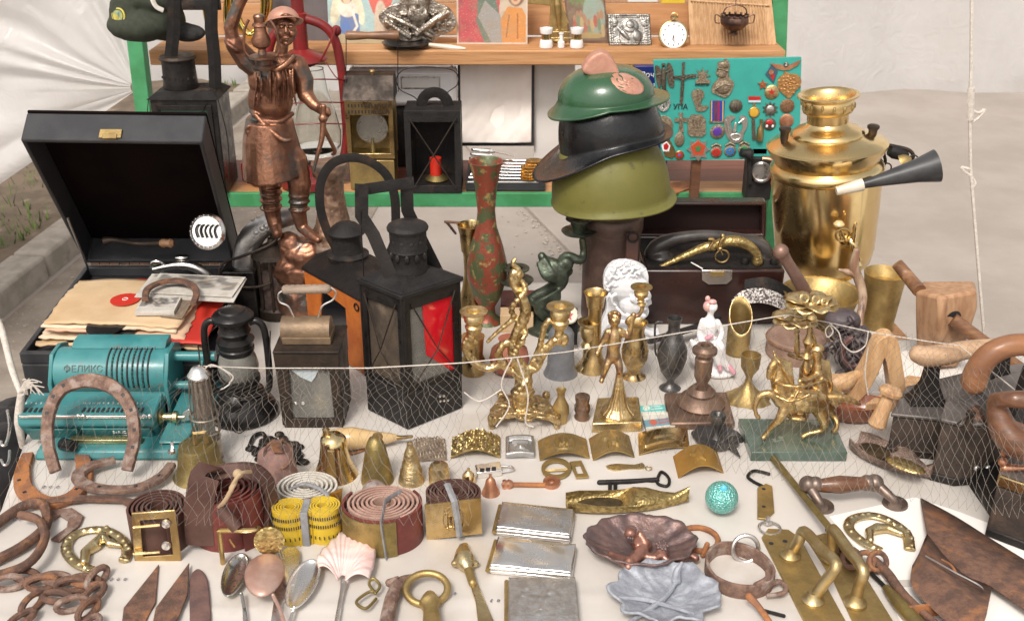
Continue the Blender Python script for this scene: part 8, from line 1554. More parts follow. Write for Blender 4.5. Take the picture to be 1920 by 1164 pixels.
def slipper(name,label,toe,heel,wpx,m,hgt,ornament=None,side=1):
 a,b=T(*heel,0),T(*toe,0);d=b-a;L_=d.length;d.normalize();n_=Vector((-d.y,d.x,0));s=S(a.y,0);rows=[];w_=[.55,.8,.95,1,1,.98,.85,.62,.36,.1];hz=[1,.95,.8,.72,.72,.8,.78,.6,.5,.8];N=len(w_)
 for i in range(N):
  u=i/(N-1);cx=a+d*L_*u;row=[];W=wpx*s/2*w_[i];H=hgt*hz[i];lift=.004*max(0,u-.75)*4
  closed=u>.48
  for k in range(12):al=math.pi*k/11;row.append(cx+n_*W*math.cos(al)+Vector((0,0,.001+lift+H*(1-max(0,math.sin(al))**.5))))
  for k in range(12):
   al=math.pi*(11-k)/11;q_=max(0,math.sin(al))
   row.append(cx+n_*W*(.97 if closed else .86)*math.cos(al)+Vector((0,0,.0015+lift+(H*(1+.5*q_)if closed else H*(1.0-.84*q_**.5)))))
  rows.append(row)
 mb=MB();mb.grid(rows,closed_u=True);mb.f+=[tuple(range(24)),tuple((N-1)*24+k for k in range(23,-1,-1))];mb.m+=[0,0]
 o=obj(name,mb,m,label=label,cat='slipper',smooth=60);mb=MB();q=[]
 for k in range(20):al=2*math.pi*k/20;q.append(a+d*L_*(.27+.19*math.cos(al))+n_*wpx*s/2*.66*math.sin(al)+Vector((0,0,hgt*.42)))
 mb.prism(q,(0,0,.001));obj('opening_shade',mb,shade_m,o);return o  # dark disc added as painted shade inside the slipper opening
slipper('brass_slipper','engraved brass slipper shaped ashtray with a pointed toe',(1290,946),(1062,957),58,brass_ornate,.020)
o=slipper('glitter_slipper','dark glittery wooden slipper with a gold toe panel near the irons',(1744,902),(1600,838),74,m_('brown_glitter',(.24,.15,.11),(.42,.34,.3),(.12,.08,.06),metal=.4,rough=.4,scale=500,bump=1,bscale=600,mix=(.5,.58)),.020)
mb=MB();mb.ell(T(1698,872,.029),(.028,.014,.004),20,8,rot=Matrix.Rotation(R(-42),3,'Z'));obj('toe_panel',mb,brass_ornate,o)
c=base(1342,850,44);s=S(c.y,0);t=thing('chamberstick','dark pewter chamberstick with a leaf shaped dish and ring handle','candlestick',c);mb=MB();mb.lathe(c,[(26*s,.001),(44*s,.007),(45*s,.009),(40*s,.009),(24*s,.004),(10*s,.006),(5*s,.012),(5*s,.02),(11*s,.03),(15*s,.044),(14*s,.046),(8*s,.046),(0,.038)],36,wob=lambda a,z:1+(.05*math.sin(a*7)if z>.004 and z<.01 else 0));obj('dish',mb,pewter,t)
mb=MB();q=plane(c.y-.004);mb.tube(circ(q(1376,826),14*s,(1,0,0),(0,0,1),20),.003,8,closed=True);mb.prism([T(1362,838,.006),T(1388,858,.006),T(1380,842,.006)],(0,0,.003));obj('ring_handle',mb,pewter,t)
mb=MB();p=T(1353,932,.026);mb.ell(p,.0215,28,18);t=put('glitter_ball','small turquoise glitter covered ball with a blue stone on top','ball',mb,glitter,smooth=180);mb=MB();mb.ell(p+Vector((0,-.008,.0185)),(.005,.004,.006));obj('blue_stone',mb,m_('blue_stone',(.1,.5,.7),rough=.1,coat=.6),t)
t=thing('hooked_brass_tag','worn brass tag with an iron hook and a steel ring','hook',T(1434,940,0));obj('hook',tz([(1442,888,.004),(1415,882,.005),(1402,892,.005),(1412,902,.004),(1428,910,.004)],3),iron,t);mb=MB();mb.flat([(1420,915),(1436,907),(1448,912),(1452,960),(1438,974),(1420,972)],.002,.005);obj('tag',mb,brass_dull,t,bevel=.0008);mb=MB()
for y in(916,949):mb.lathe(T(1432,y,.0051),[(.0028,0),(0,.0004)],10)
obj('hole',mb,dark_l,t);mb=MB();ringz(mb,1443,990,20,2.6);tz([(1440,970,.006),(1436,980,.006),(1446,980,.006)],4,mb=mb);obj('ring',mb,steel,t)
t=thing('turned_door_handle','old door handle with a dark wooden spindle and turned brass ends','door handle',T(1595,915,0));obj('spindle',tz([(1532,910,.03),(1575,908,.032),(1625,906,.032)],[11,17,11],18),wood_d,t)
for x,y,x2,y2 in((1515,908,1540,950),(1640,905,1678,945)):mb=tz([(x,y,.03),(x2-4,y2-10,.018),(x2,y2,.008)],[11,8,13],14);mb.ell(T(x,y,.03),.012);mb.ell(T(x+14 if x<1600 else x-14,y,.031),.011);mb.lathe(T(x2,y2,.001),[(.017,0),(.016,.004),(.008,.007)],20);obj('end_fitting',mb,m_('brown_metal',(.24,.18,.15),(.15,.11,.09),metal=.7,rough=.4,scale=40)if x<1600 else MATS['brown_metal'],t)
put('square_brass_rod','long square brass rod running down to the rusty chain','rod',tz([(1450,858,.01),(1505,930,.018),(1556,990,.02)],7,4,smooth_=0)if False else MB().tube([T(1450,858,.008),T(1558,992,.026)],.0055,4),brass_olive,smooth=20)
for k,(dx,lb)in enumerate(((0,'front brass pull handle on its long back plate'),(88,'rear brass pull handle partly overlapping the front one'))):
 t=thing('brass_pull_handle',lb,'door handle',T(1530+dx,1080,0),'brass pull handles on long plates');z0=.001 if k==0 else .0005
 q=[(1428,1008),(1440,992),(1478,994),(1500,1010),(1588,1170),(1520,1190)]if k==0 else[(1512,1010),(1545,1000),(1580,1012),(1690,1190),(1620,1210),(1560,1085)]
 mb=MB();mb.flat(q,z0,z0+(.004 if k==0 else .003));obj('back_plate',mb,brass_dull,t,bevel=.0008)
 hb=[(1482,1040),(1524,1124)]if k==0 else[(1560,1046),(1604,1128)]
 mb=MB();A_,B_=T(*hb[0],.006),T(*hb[1],.006);s=S(A_.y,0)
 p1=Vp(1508 if k==0 else 1562,996 if k==0 else 992,A_.y-.005);p2=Vp(1568 if k==0 else 1618,1058 if k==0 else 1068,B_.y+.0)
 mb.tube(spl([A_,A_.lerp(p1,.6),p1,p1.lerp(p2,.5),p2,p2.lerp(B_,.5),B_],5),10.5*s,14);obj('grip',mb,brass_satin,t)
 for p in(A_,B_):mb=MB();mb.lathe(p-Vector((0,0,.002)),[(20*s,0),(20*s,.003),(14*s,.006),(11*s,.012),(10*s,.014)],24);obj('rosette',mb,brass_satin,t)
 mb=MB()
 for x,y in(((1446,1018),(1472,1014))if k==0 else((1556,1010),(1536,1012))):mb.lathe(T(x,y,.0052 if k==0 else .0038),[(.0032,0),(0,.0003)],12)
 obj('screw_hole',mb,dark_l,t)
mb=MB();mb.flat([(1555,968),(1715,932),(1800,960),(1930,1010),(1990,1190),(1700,1190),(1650,1080)],.0004,.0012);put('white_paper','bright white sheet of paper under the rusty trowel at the lower right','paper',mb,m_('bright_paper',(.86,.82,.78),rough=.7))
def orn(label,pts,w_,leap):
 t=thing('horseshoe_ornament',label,'ornament',T(*leap[len(leap)//2][:2],0),'brass horseshoe ornaments');pp=spl([T(x,y,.005)for x,y in pts],5);s=S(pp[0].y,0);mb=MB();mb.tube(pp,w_*s,12,asp=.4,up=(0,0,1))
 for k in range(0,len(pp),2):mb.ell(pp[k]+Vector((random.gauss(0,.002),random.gauss(0,.002),.003)),(w_*.5*s,w_*.4*s,.002),7,5)
 obj('shoe',mb,brass_pale,t,vox=.0013,soft=1,smooth=180);mb=MB();chpz=[(T(x,y,.008),r*s)for x,y,r in leap];mb.chain(chpz);a=leap[-1];obj('horse_relief',mb,brass_pale,t,vox=.0013,soft=1,smooth=180)
orn('pale brass horseshoe ornament with a horse relief at the lower left',[(172,1068),(142,1055),(124,1030),(136,1005),(170,993),(205,996),(232,1015),(238,1035),(232,1052)],11,[(158,1052,8),(160,1035,10),(178,1022,13),(192,1006,12),(205,1018,8),(225,1022,5)])
orn('pale brass horseshoe ornament with a horse relief on the white paper',[(1652,1032),(1618,1015),(1592,990),(1600,972),(1635,966),(1672,978),(1700,1000),(1706,1030)],11,[(1632,1012,7),(1630,996,9),(1645,990,11),(1665,990,9),(1690,1000,6)])
t=thing('rusty_scoop','large rusted sheet metal scoop lying at the lower right corner','scoop',T(1830,1060,0));rows=[]
A_=[(1726,934),(1790,968),(1860,1012),(1940,1062),(2010,1110)];B_=[(1738,1000),(1770,1040),(1810,1078),(1860,1100),(1960,1170)]
C_=[(1712,1060),(1712,1100),(1760,1150),(1830,1210),(1900,1260)]
mb=MB();mb.grid([spl([T(x,y,z)for(x,y),z in zip(r,zz_)],5)for r,zz_ in((A_,[.006]*5),([(a[0]*.6+b[0]*.4,a[1]*.6+b[1]*.4)for a,b in zip(A_,B_)],[.013]*5),(B_,[.016]*5),)]);obj('blade',mb,rust,t,solid=.0022,smooth=60)
mb=MB();mb.grid([spl([T(x,y,z)for(x,y),z in zip(r,zz_)],5)for r,zz_ in((B_[:4],[.014]*4),([(1722,1040),(1750,1075),(1800,1110),(1850,1150)],[.034]*4),(C_[:4],[.02]*4),([(1722,1070),(1735,1110),(1790,1160),(1850,1210)],[.004]*4))]);obj('socket',mb,rust,t,solid=.0022,smooth=60)
obj('wire',tz([(1736,1042,.036),(1790,1072,.038),(1838,1098,.034),(1842,1112,.02)],1.6),steel,t)
put('rusty_hoop','curved rusted iron strap half under the scoop','strap',MB().ribbon(spl([T(*q)for q in((1700,1160,.003),(1760,1150,.003),(1790,1120,.003),(1782,1085,.003),(1760,1070,.003))],6),(0,0,1),.018,.003),rust_o)
mb=tz([(1640,1050,.012),(1665,1075,.012),(1700,1120,.012),(1780,1190,.01)],[8,9,8,6],10)
for x,y in((1646,1052),(1622,1052),(1596,1046)):c=T(x,y,.016);mb.tube(circ(c,.011,(1,.2,0),(0,.8,.6),18),.0035,8,closed=True)
tz([(1556,992,.02),(1580,1020,.012),(1600,1050,.01)],[9,13,8],mb=mb);put('rusty_chain_hook','rusty chain links ending in a long iron hook beside the brass handles','chain',mb,rust)
t=thing('old_file','old file with a grey green handle running out of the lower right edge','file',T(1690,1130,0));obj('blade',tz([(1632,1072,.006),(1660,1100,.006)],5,4),iron,t);obj('handle',tz([(1662,1102,.010),(1690,1135,.012),(1740,1190,.012)],[7,13,14],16),brass_olive,t)
t=thing('rusty_shackle','rusted iron shackle collar with a steel ring and a screw key','shackle',T(1385,1075,0));c=T(1388,1085,.0);
pts=[T(x,y,.001)for x,y in((1326,1086),(1324,1062),(1345,1042),(1385,1042),(1425,1060),(1448,1090),(1440,1112),(1410,1122),(1370,1118),(1340,1104),(1326,1086))];mb=MB();mb.ribbon(spl(pts,5),(0,0,1),.020,.0035);obj('collar',mb,rust_g,t,bevel=.0006)
mb=MB();mb.tube(circ(Vp(1398,1028,T(1398,1048).y),23*S(1.15,0),(1,0,0),(0,.35,1),26),.0028,8,closed=True);obj('ring',mb,steel,t);obj('screw_key',tz([(1405,1118,.022),(1425,1140,.016),(1452,1180,.01)],[8,6,6]),rust_o,t)
obj('lock',tz([(1442,1095,.012),(1462,1090,.012),(1474,1102,.012),(1466,1112,.01),(1440,1116,.01)],[7,5,5,5,4],mb=tz([(1420,1100,.012),(1440,1085,.02),(1438,1070,.022)],[10,7,4])),rust_g,t);obj('pin',tz([(1425,1142,.005),(1470,1154,.005)],3.4),iron,t)
put('thick_rusty_ring','thick orange rusted iron ring with a peg above the shackle','ring',tz([(1318,1040,.006),(1326,1020,.02)],5,mb=ringz(MB(),1310,1010,36,5.5,.006)),rust_o)
def dish(name,label,cx,cy,rx,ry,m,h,seed,ped=0,cat='dish',fr=.08):
 c=T(cx,cy,0);s=S(c.y,0);rows=[];NR,NA=16,90
 for j in range(NR):
  u=j/(NR-1);row=[]
  for k in range(NA):
   a=2*math.pi*k/NA;lob=1+fr*.5*math.sin(a*9+seed)+fr*2*mnoise.noise(Vector((math.cos(a)*4,math.sin(a)*4,seed)));r_=u*lob
   z=.004+h*u**2.6+.0012*math.sin(a*13+seed+2*math.sin(a*3))*u**2+.002*mnoise.noise(Vector((math.cos(a)*u*9,math.sin(a)*u*9,seed+5)))
   row.append(Vector((c.x+math.cos(a)*rx*s*r_,c.y+math.sin(a)*ry*s*r_,z)))
  rows.append(row)
 mb=MB();mb.grid(rows,closed_u=True);mb.f.append(tuple(range(NA)));mb.m.append(0);t=thing(name,label,cat,c);obj('dish',mb,m,t,solid=.003,smooth=80);return t
t=dish('figure_ashtray','bronze shell shaped ashtray with reclining bearded and curly haired bathers in relief',1200,1038,104,78,bronze_tray,.020,2,fr=.045)
mb=MB();s=S(1.12,0)
for pts in([(1182,1000,.035,12),(1184,1008,.03,8),(1195,1018,.02,13),(1212,1022,.016,12)],[(1200,1000,.03,6),(1212,1018,.022,6),(1214,1030,.014,5)],[(1205,1030,.016,12),(1180,1052,.02,9),(1145,1038,.012,6)],[(1205,1036,.016,11),(1178,1062,.018,8),(1150,1048,.010,5)],[(1240,1024,.024,11),(1245,1036,.018,9),(1228,1046,.014,10),(1212,1044,.014,9)],[(1240,1042,.016,6),(1262,1056,.012,5),(1282,1054,.010,4)],[(1270,1050,.012,6),(1292,1040,.014,7),(1304,1046,.012,8)]):mb.chain([(T(x,y,z),r*s)for x,y,z,r in pts])
obj('bathers',mb,m_('bronze_pink',(.44,.22,.16),(.28,.14,.11),metal=.7,rough=.34,scale=50,bump=.3,bscale=200),t,vox=.0016,soft=2,smooth=180)
mb=MB()
for k in range(26):a=k*2.4;mb.ell(T(1242+math.cos(a)*k*.45,1022+math.sin(a)*k*.35,.034),3.6*s,7,5)
obj('curls',mb,bronze_tray,t);mb=MB()
for k in range(10):mb.ell(T(1178+k%3*4,1008+k*.9,.040-k*.001),3.4*s,7,5)
mb.ell(T(1184,992,.038),(10*s,9*s,7*s));obj('curls',mb,bronze_tray,t)
t=dish('lead_leaf_dish','grey lead leaf shaped dish with a ruffled edge and stem knob at the lower edge',1245,1130,104,86,lead,.016,5,fr=.07);obj('stem_knob',tz([(1268,1086,.014),(1270,1068,.026),(1278,1056,.034)],[10,7,4]),lead,t);obj('vein',tz([(1268,1090,.012),(1240,1125,.009),(1180,1165,.012)],[4,6,3],mb=tz([(1160,1120,.016),(1215,1125,.010),(1300,1150,.012)],[3,5,3])),lead,t)
for q,hf,lb,m,hh in(([(926,1006),(1072,1022),(1080,970),(938,956)],lambda u,v:.0009*nz(u,v,1.5,2)+.0006*LN(u,v,[(.28,.62),(.36,.62),(.36,.9),(.28,.9),(.28,.62)],.012),'brushed silver cigarette case with a small engraved square, farthest of the three',steel,.014),([(914,1078),(1074,1094),(1083,1034),(930,1022)],lambda u,v:.0018*nz(u,v,1.2,7),'dented bright silver cigarette case, middle of the three',silver,.014),([(950,1190),(1090,1190),(1070,1098),(950,1098)],lambda u,v:.0012*E(u,v,.5,.5,.38,.36)*np.abs(nz(u,v,5,6)),'silver cigarette case with an embossed scene at the lower edge',silver_r,.014)):
 pts=[T(x,y,.001)for x,y in q];cen=sum(pts,Vector())/4;t=thing('cigarette_case',lb,'cigarette case',cen,'silver cigarette cases')
 mb=MB();mid=[p+Vector((0,0,hh*.5))for p in pts];bot=[cen+(p-cen)*.93 for p in pts];tp_=[cen+(p-cen)*.94+Vector((0,0,hh))for p in pts];mb.hexa(bot,[p-Vector((0,0,.0004))for p in mid]);mb.hexa(mid,[p-Vector((0,0,.0012))for p in tp_]);obj('shell',mb,m,t,bevel=.0025)
 a=tp_;sheet('cover',a[0]+Vector((0,0,.0006)),a[1]-a[0],a[3]-a[0],m,t,nx=60,ny=40,height=lambda u,v:.0022+hf(u,v)*np.sin(np.pi*u)**.4*np.sin(np.pi*v)**.4-.0016*np.clip(1-8*np.minimum(np.minimum(u,1-u),np.minimum(v,1-v)),0,1),th=.0012,smooth=180)
 mb=MB();mb.tube([mid[0],mid[3]],.0028,8);obj('hinge',mb,brass_dull,t)
def spoon(label,bowl,rx,ry,rot,hpts,m,z=.014,name='spoon',convex=False,hw=4):
 c=T(*bowl,z);s=S(c.y,0);t=thing(name,label,name,c,'cutlery at the lower edge');a0=R(rot);rows=[]
 for j in range(8):
  u=j/7;rr=math.sin(u*1.57);zq=(-1 if not convex else 1)*math.cos(u*1.57)*.009;row=[]
  for k in range(28):a=2*math.pi*k/28;x=math.cos(a)*rx*rr*s*(1+.12*math.sin(a));y=math.sin(a)*ry*1.55*rr*s;row.append(c+Vector((x*math.cos(a0)-y*math.sin(a0),x*math.sin(a0)+y*math.cos(a0),zq)))
  rows.append(row)
 mb=MB();mb.grid(rows,closed_u=True);mb.f.append(tuple(range(28)));mb.m.append(0);obj('bowl',mb,m,t,solid=.0014,smooth=80);mb=tz([(x,y,z_)for x,y,z_ in hpts],[hw*.9,hw*.8,hw*1.5],8,asp=.5,up=(0,0,1));obj('handle',mb,m,t);return t
spoon('tarnished spotted silver spoon, leftmost of the three',(440,1075),22,40,1,[(452,1112,.012),(458,1140,.010),(462,1200,.006)],m_('spotted_silver',(.7,.69,.66),(.25,.27,.24),metal=1,rough=.22,r2=.4,scale=60,mix=(.52,.6)),z=.012)
spoon('pinkish brown worn spoon turned face down over the others',(496,1078),36,40,8,[(512,1115,.02),(528,1150,.016),(540,1200,.01)],m_('copper_spoon',(.46,.27,.21),(.52,.35,.29),metal=.5,rough=.42,scale=50,bump=.2,bscale=200),z=.020,convex=True)
spoon('bright silver pointed spoon, rightmost of the three',(567,1092),27,46,-6,[(552,1138,.010),(545,1160,.009),(535,1210,.006)],silver,z=.013)
t=thing('silver_forks','two stacked silver forks with upright tines behind the spoons','forks',T(520,1060,0));mb=MB()
for k in range(8):x=492+k*5.2;tz([(x+16,1085,.006),(x+8,1060,.008),(x,1032,.012)],1.3,6,3,mb=mb)
obj('tines',mb,silver,t);mb=MB();mb.flat([(518,1080),(560,1070),(556,1100),(530,1130),(522,1200),(505,1200),(515,1120)],.002,.006,sm=2);mb.flat([(528,1035),(552,1028),(562,1040),(552,1095),(530,1092)],.007,.010,sm=2);obj('blade',mb,silver,t)
c=T(650,1055,.008);t=thing('shell_server','fan shaped pinkish scallop shell mounted on a silver handle','shell spoon',c);h0=T(640,1098,.004);rows=[];fan=[(598,1075),(596,1055),(612,1035),(632,1016),(648,1002),(668,996),(690,1000),(703,1018),(705,1045),(702,1070),(694,1094)]
for j in range(12):
 u=.12+.88*j/11;row=[]
 F_=smooth2(fan,7,False)
 for k,(x,y)in enumerate(F_):e=T(x,y,.004);p=h0.lerp(e,u);p.z=.005+.016*math.sin(u*2.6)+.0016*math.sin(k*1.15)*u;row.append(p)
 rows.append(row)
mb=MB();mb.grid(rows);obj('shell',mb,shell_m,t,solid=.0014,smooth=60);obj('handle',tz([(644,1094,.008),(640,1115,.008),(625,1200,.006)],[7,4,5]),steel,t)
put('wing_nut_tap','dull brass wing nut and rusty spiked tap lying beside the shell','tap',tz([(705,1122,.008),(686,1140,.01),(668,1128,.01),(690,1110,.01),(706,1108,.01),(712,1096,.012),(700,1084,.014),(692,1094,.012),(704,1112,.01)],3),brass_olive)
put('rusty_spike','brown rusty spiked iron tap body under the brass wing nut','tap',tz([(778,1080,.01),(750,1092,.012),(735,1120,.012),(722,1180,.01)],[5,11,13,13],mb=tz([(730,1092,.012),(745,1082,.02)],[8,3])),rust_g)
t=thing('brass_bow_key','thick brass key with an oval bow and turned collar at the lower edge','key',T(800,1110,0));mb=MB();c=T(800,1103,.012);s=S(c.y,0);mb.tube(circ(c,1,(39*s,0,0),(0,33*s,.006),36),7*s,10,closed=True);obj('bow',mb,brass_dull,t);obj('stem',tz([(806,1118,.012),(806,1130,.014),(808,1142,.014),(812,1200,.012)],[12,20,14,20],18),brass_dull,t)
t=thing('brass_letter_opener','brass letter opener with a crowned head shaped handle','letter opener',T(885,1090,0));mb=tz([(868,1030,.008),(870,1048,.01),(878,1066,.008)],[11,20,10],14);tz([(852,1056,.008),(892,1056,.008)],7,mb=mb);tz([(866,1026,.008),(872,1024,.008)],8,mb=mb);obj('handle',mb,brass_pale,t,vox=.0016,soft=1,smooth=180);obj('grip',tz([(878,1066,.008),(886,1092,.008)],[9,8],12),brass_dull,t);mb=MB();mb.flat([(880,1092),(894,1090),(925,1164),(940,1200),(900,1200),(892,1130)],.002,.007);obj('blade',mb,brass_pale,t,bevel=.0015)
t=thing('rusty_shears','open rusted shears with two pointed brown blades at the lower left','shears',T(300,1120,0))
for k,q in enumerate(([(298,1058),(292,1130),(262,1185),(226,1190),(232,1140)],[(355,1055),(352,1115),(336,1155),(306,1200),(280,1200),(292,1140)])):mb=MB();mb.flat(q,.002+k*.004,.005+k*.004);obj('blade',mb,rust,t,bevel=.0008)
mb=MB();mb.flat([(356,1170),(356,1090),(364,1072),(374,1068),(386,1080),(393,1110),(394,1190),(358,1200)],.001,.006,sm=2);put('rusty_knife_blade','round ended dark rusted blade right of the shears','blade',mb,m_('purple_rust',(.17,.095,.08),(.11,.065,.06),rough=.6,scale=50,bump=.4,bscale=250),bevel=.0015)
t=thing('rusty_chain','heavy twisted rusty iron chain in the lower left corner','chain',T(100,1120,0))
for k,(x,y,a)in enumerate(((15,1092,10),(48,1078,-20),(78,1092,10),(106,1084,-12),(134,1096,8),(160,1088,-10),(182,1082,70),(176,1112,75),(165,1142,70),(168,1172,80),(60,1130,70),(105,1118,-10),(135,1132,25),(40,1160,60))):
 c=T(x,y,.012);s=S(c.y,0);d=Vector((math.cos(R(a)),math.sin(R(a)),0));e=Vector((-d.y,d.x,0))if k%2 else Vector((-d.y*.3,d.x*.3,.9));mb=MB();mb.tube(circ(c,1,d*27*s,e*13*s,22),6.5*s,8,closed=True);obj('link',mb,rust if k%3 else rust_g,t)
put('bent_iron_hoops','two overlapping thick bent rusty iron hoops at the left edge','hoops',tz([(-30,1000,.01),(40,950,.012),(80,945,.014),(86,985,.012),(40,1025,.01),(-30,1060,.01)],10,mb=tz([(-30,1085,.02),(50,1058,.022),(84,1010,.022),(72,975,.02),(40,965,.02)],9)),rust)
mb=MB();mb.flat([(82,938),(88,946),(160,938),(225,940),(265,962),(262,940),(225,932),(150,930)],.006,.012);put('rusty_iron_bar','long flat rusty iron bar behind the brass horseshoe ornament','bar',mb,rust,bevel=.001)
mb=MB();mb.flat([(88,968),(100,957),(135,953),(157,968),(150,985),(112,1015),(95,1012),(125,990),(128,976),(112,966),(96,978)],.002,.006);put('toothed_latch','small rusty toothed latch plate above the brass horseshoe ornament','latch',mb,rust_g,bevel=.0008)
def roll(name,label,cx,yb,rpx,hpx,m,turns=5,asp=1.0,grp='rolled belts',inner=.25,th=.0028,lenx=1):
 c=base(cx,yb,rpx*asp);s=S(c.y,.02);h=hpx*s/math.cos(elev(yb));R0=rpx*s;pts=[];N=turns*26
 for i in range(N+1):u=i/N;a=-math.pi/2+.6+u*turns*2*math.pi;r_=R0*(1-(1-inner)*u);pts.append(c+Vector((math.cos(a)*r_,math.sin(a)*r_*asp,.001)))
 t=thing(name,label,'belt',c,grp);mb=MB();mb.ribbon(pts,(0,0,1),h,th);obj('strap',mb,m,t,smooth=60);return t,c,s,h,R0
t,c,s,h,r_=roll('dark_belt_roll','dark brown rolled belt with a large square brass buckle in front',302,1048,56,62,leath,5)
q=plane(c.y-r_-.004);mb=MB();mb.ring([q(*p)for p in((246,962),(328,956),(340,1052),(252,1058))],[q(*p)for p in((262,976),(316,972),(324,1040),(268,1044))],(0,.003,0));obj('buckle',mb,brass,t,bevel=.0012);mb=MB()
for y in(984,1034):mb.tube([q(250,y+4,-.005),q(300,y,-.005)],.0018,6)
obj('prong',mb,gold_pale,t);mb=MB()
for y in(981,1022):mb=MB();mb.lathe(q(312,y,-.001),[(.006,0),(.005,.003),(0,.004)],14,axis=(0,-1,0));obj('stud',mb,silver,t)
t,c,s,h,r_=roll('wide_belt_roll','wide dark brown belt roll wrapped with a strap and a cord',432,1040,70,84,leath_r,5,.9)
p=plane(c.y-r_*.8);mb=MB();mb.tube(spl([p(375,1022),p(372,960),p(384,892),p(400,884,.03),p(402,890,.1)]),26*s,4,up=(0,1,0),asp=.1);obj('cross_strap',mb,leath,t,smooth=40)
mb=MB();mb.tube(spl([p(400,888,.03),p(450,880,.03),p(495,895,.04),p(508,950,.04),p(500,1010,.03)]),16*s,4,up=(0,1,0),asp=1.6);obj('cover_strap',mb,leath,t,smooth=60,bevel=.002)
mb=MB();mb.tube(spl([p(448,884,-.0),p(440,905,-.02),p(424,935,-.02),p(412,950,-.01)]),.0028,8);mb.tube(spl([p(470,884,0),p(450,888,-.02),p(432,915,-.02)]),.0022,8);mb.ell(p(446,888,-.008),.006);obj('cord',mb,m_('tan_cord',(.42,.30,.18),rough=.6),t)
mb=MB();mb.tube([p(412,952,-.012),p(445,990,-.02)],.008,12);obj('leather_toggle',mb,leath,t)
t2=thing('open_brass_buckle','open brass belt buckle with a round end leaning on the wide belt roll','buckle',T(470,1050,0));p=plane(T(470,1058).y);mb=MB();mb.tube(spl([p(418,1056),p(412,1000),p(416,994),p(475,993),p(486,988)],4),.0032,8);mb.tube([p(430,1010),p(440,1025)],.0014,6);obj('frame',mb,brass,t2);mb=MB();mb.lathe(p(505,1012),[(27*s,0),(27*s,.003),(22*s,.004),(0,.003)],28,axis=(.1,-1,.2));obj('disc',mb,brass_ornate,t2)
t,c,s,h,r_=roll('white_belt_roll','white strap roll with a brass end plate behind the yellow tape',578,985,58,44,strap_w,5,.85)
p=plane(c.y-r_*.86);mb=MB();mb.prism([p(a,b,-.002)for a,b in((556,938),(606,930),(642,916),(640,950),(600,960),(556,962))],(0,.002,0));obj('brass_plate',mb,m_('amber_brass',(.45,.22,.04),(.55,.34,.1),metal=.8,rough=.3,scale=30),t);mb=MB();mb.tube(spl([Vector((c.x-.02,c.y-.01,h+.002)),Vector((c.x,c.y,h+.004)),p(612,925,-.003),p(614,960,-.004)]),.0026,4,asp=.5);obj('band',mb,grey_t,t)
for sx,lb in((546,0),(608,1)):
 if lb==0:t,c,s,h,r_=roll('yellow_tape','yellow measuring tape folded in two rolls with a grey band around it',548,1028,34,58,yellow_t,5,.85,grp=None,th=.0022)
 else:
  c2=c+Vector((62*s,.004,0));pts=[c2+Vector((math.cos(-math.pi/2-.6-u*31)*r_*(1-.75*u),math.sin(-math.pi/2-.6-u*31)*r_*.85*(1-.75*u),.001))for u in np.linspace(0,1,130)];mb=MB();mb.ribbon(pts,(0,0,1),h,.0022);obj('second_roll',mb,yellow_t,t,smooth=60)
cm=c+Vector((31*s,-r_*.62,0));mb=MB();mb.bx(cm.x-7*s,cm.x+7*s,cm.y-.002,cm.y+.03,.001,h+.0022);obj('grey_band',mb,grey_t,t,bevel=.001);mb=MB()
for rw in(.28,.62,.86):
 for k in range(22):
  al=R(-168+k*7.0)
  for cc_ in(c,c+Vector((62*s,.004,0))):
   if k%2==0 or rw>.3:mb.box(cc_+Vector((math.cos(al)*(r_+.0012),math.sin(al)*(r_*.85+.0012),h*rw)),(.0012,.0008,.0046),rot=Matrix.Rotation(al+math.pi/2,3,'Z'))
obj('tape_marks',mb,dark_l,t)
t,c,s,h,r_=roll('oxblood_belt_roll','oxblood and pink belt roll with an olive metal plate and grey band',720,1040,68,62,leath_p,6,.82)
pts=[c+Vector((math.cos(a)*(r_+.003),math.sin(a)*(r_*.82+.003),.001))for a in np.linspace(-.2+.9,-math.pi-.6,40)];mb=MB();mb.ribbon(pts,(0,0,1),h,.003);obj('outer_strap',mb,leath_r,t,smooth=60);pts=[c+Vector((math.cos(a)*(r_+.006),math.sin(a)*(r_*.82+.006),.002))for a in np.linspace(-1.15,-2.75,24)];mb=MB();mb.ribbon(pts,(0,0,1),h*.95,.002);obj('buckle_plate',mb,brass_olive,t);al=-1.5;mb=MB();b_=c+Vector((math.cos(al)*(r_+.0075),math.sin(al)*(r_*.82+.0075),0));mb.tube([b_+Vector((.004,0,.001)),b_+Vector((0,0,h+.001)),c+Vector((.004,0,h+.002)),c+Vector((.022,.022,h+.0015))],.0048,4,asp=.35,up=(1,.2,0));obj('grey_band',mb,grey_t,t)
t,c,s,h,r_=roll('gold_plate_belt_roll','brown belt roll with a square gold plate stamped with a trident',850,1008,52,60,leath,6,.8)
p=plane(c.y-r_*.8-.004);a,b,d_=p(800,1012),p(904,1000),p(796,946);sheet('buckle_plate',a,b-a,d_-a,brass,t,nx=60,ny=50,th=.002,smooth=60,height=lambda u,v:.0016*sum(LN(u,v,q_,.018)for q_ in([(.38,.3),(.38,.7)],[(.62,.3),(.62,.7)],[(.5,.2),(.5,.8)],[(.44,.35),(.44,.6)],[(.56,.35),(.56,.6)],[(.38,.3),(.62,.3)]))+.0008*LN(u,v,[(.5+.2*math.cos(a_),.5+.36*math.sin(a_))for a_ in np.linspace(0,6.3,20)],.02));mb=MB();mb.tube([p(838,906,.02),p(852,940,-.006),p(858,975,-.006),p(862,1006,-.006)],.0042,4,asp=.4);obj('grey_band',mb,grey_t,t)
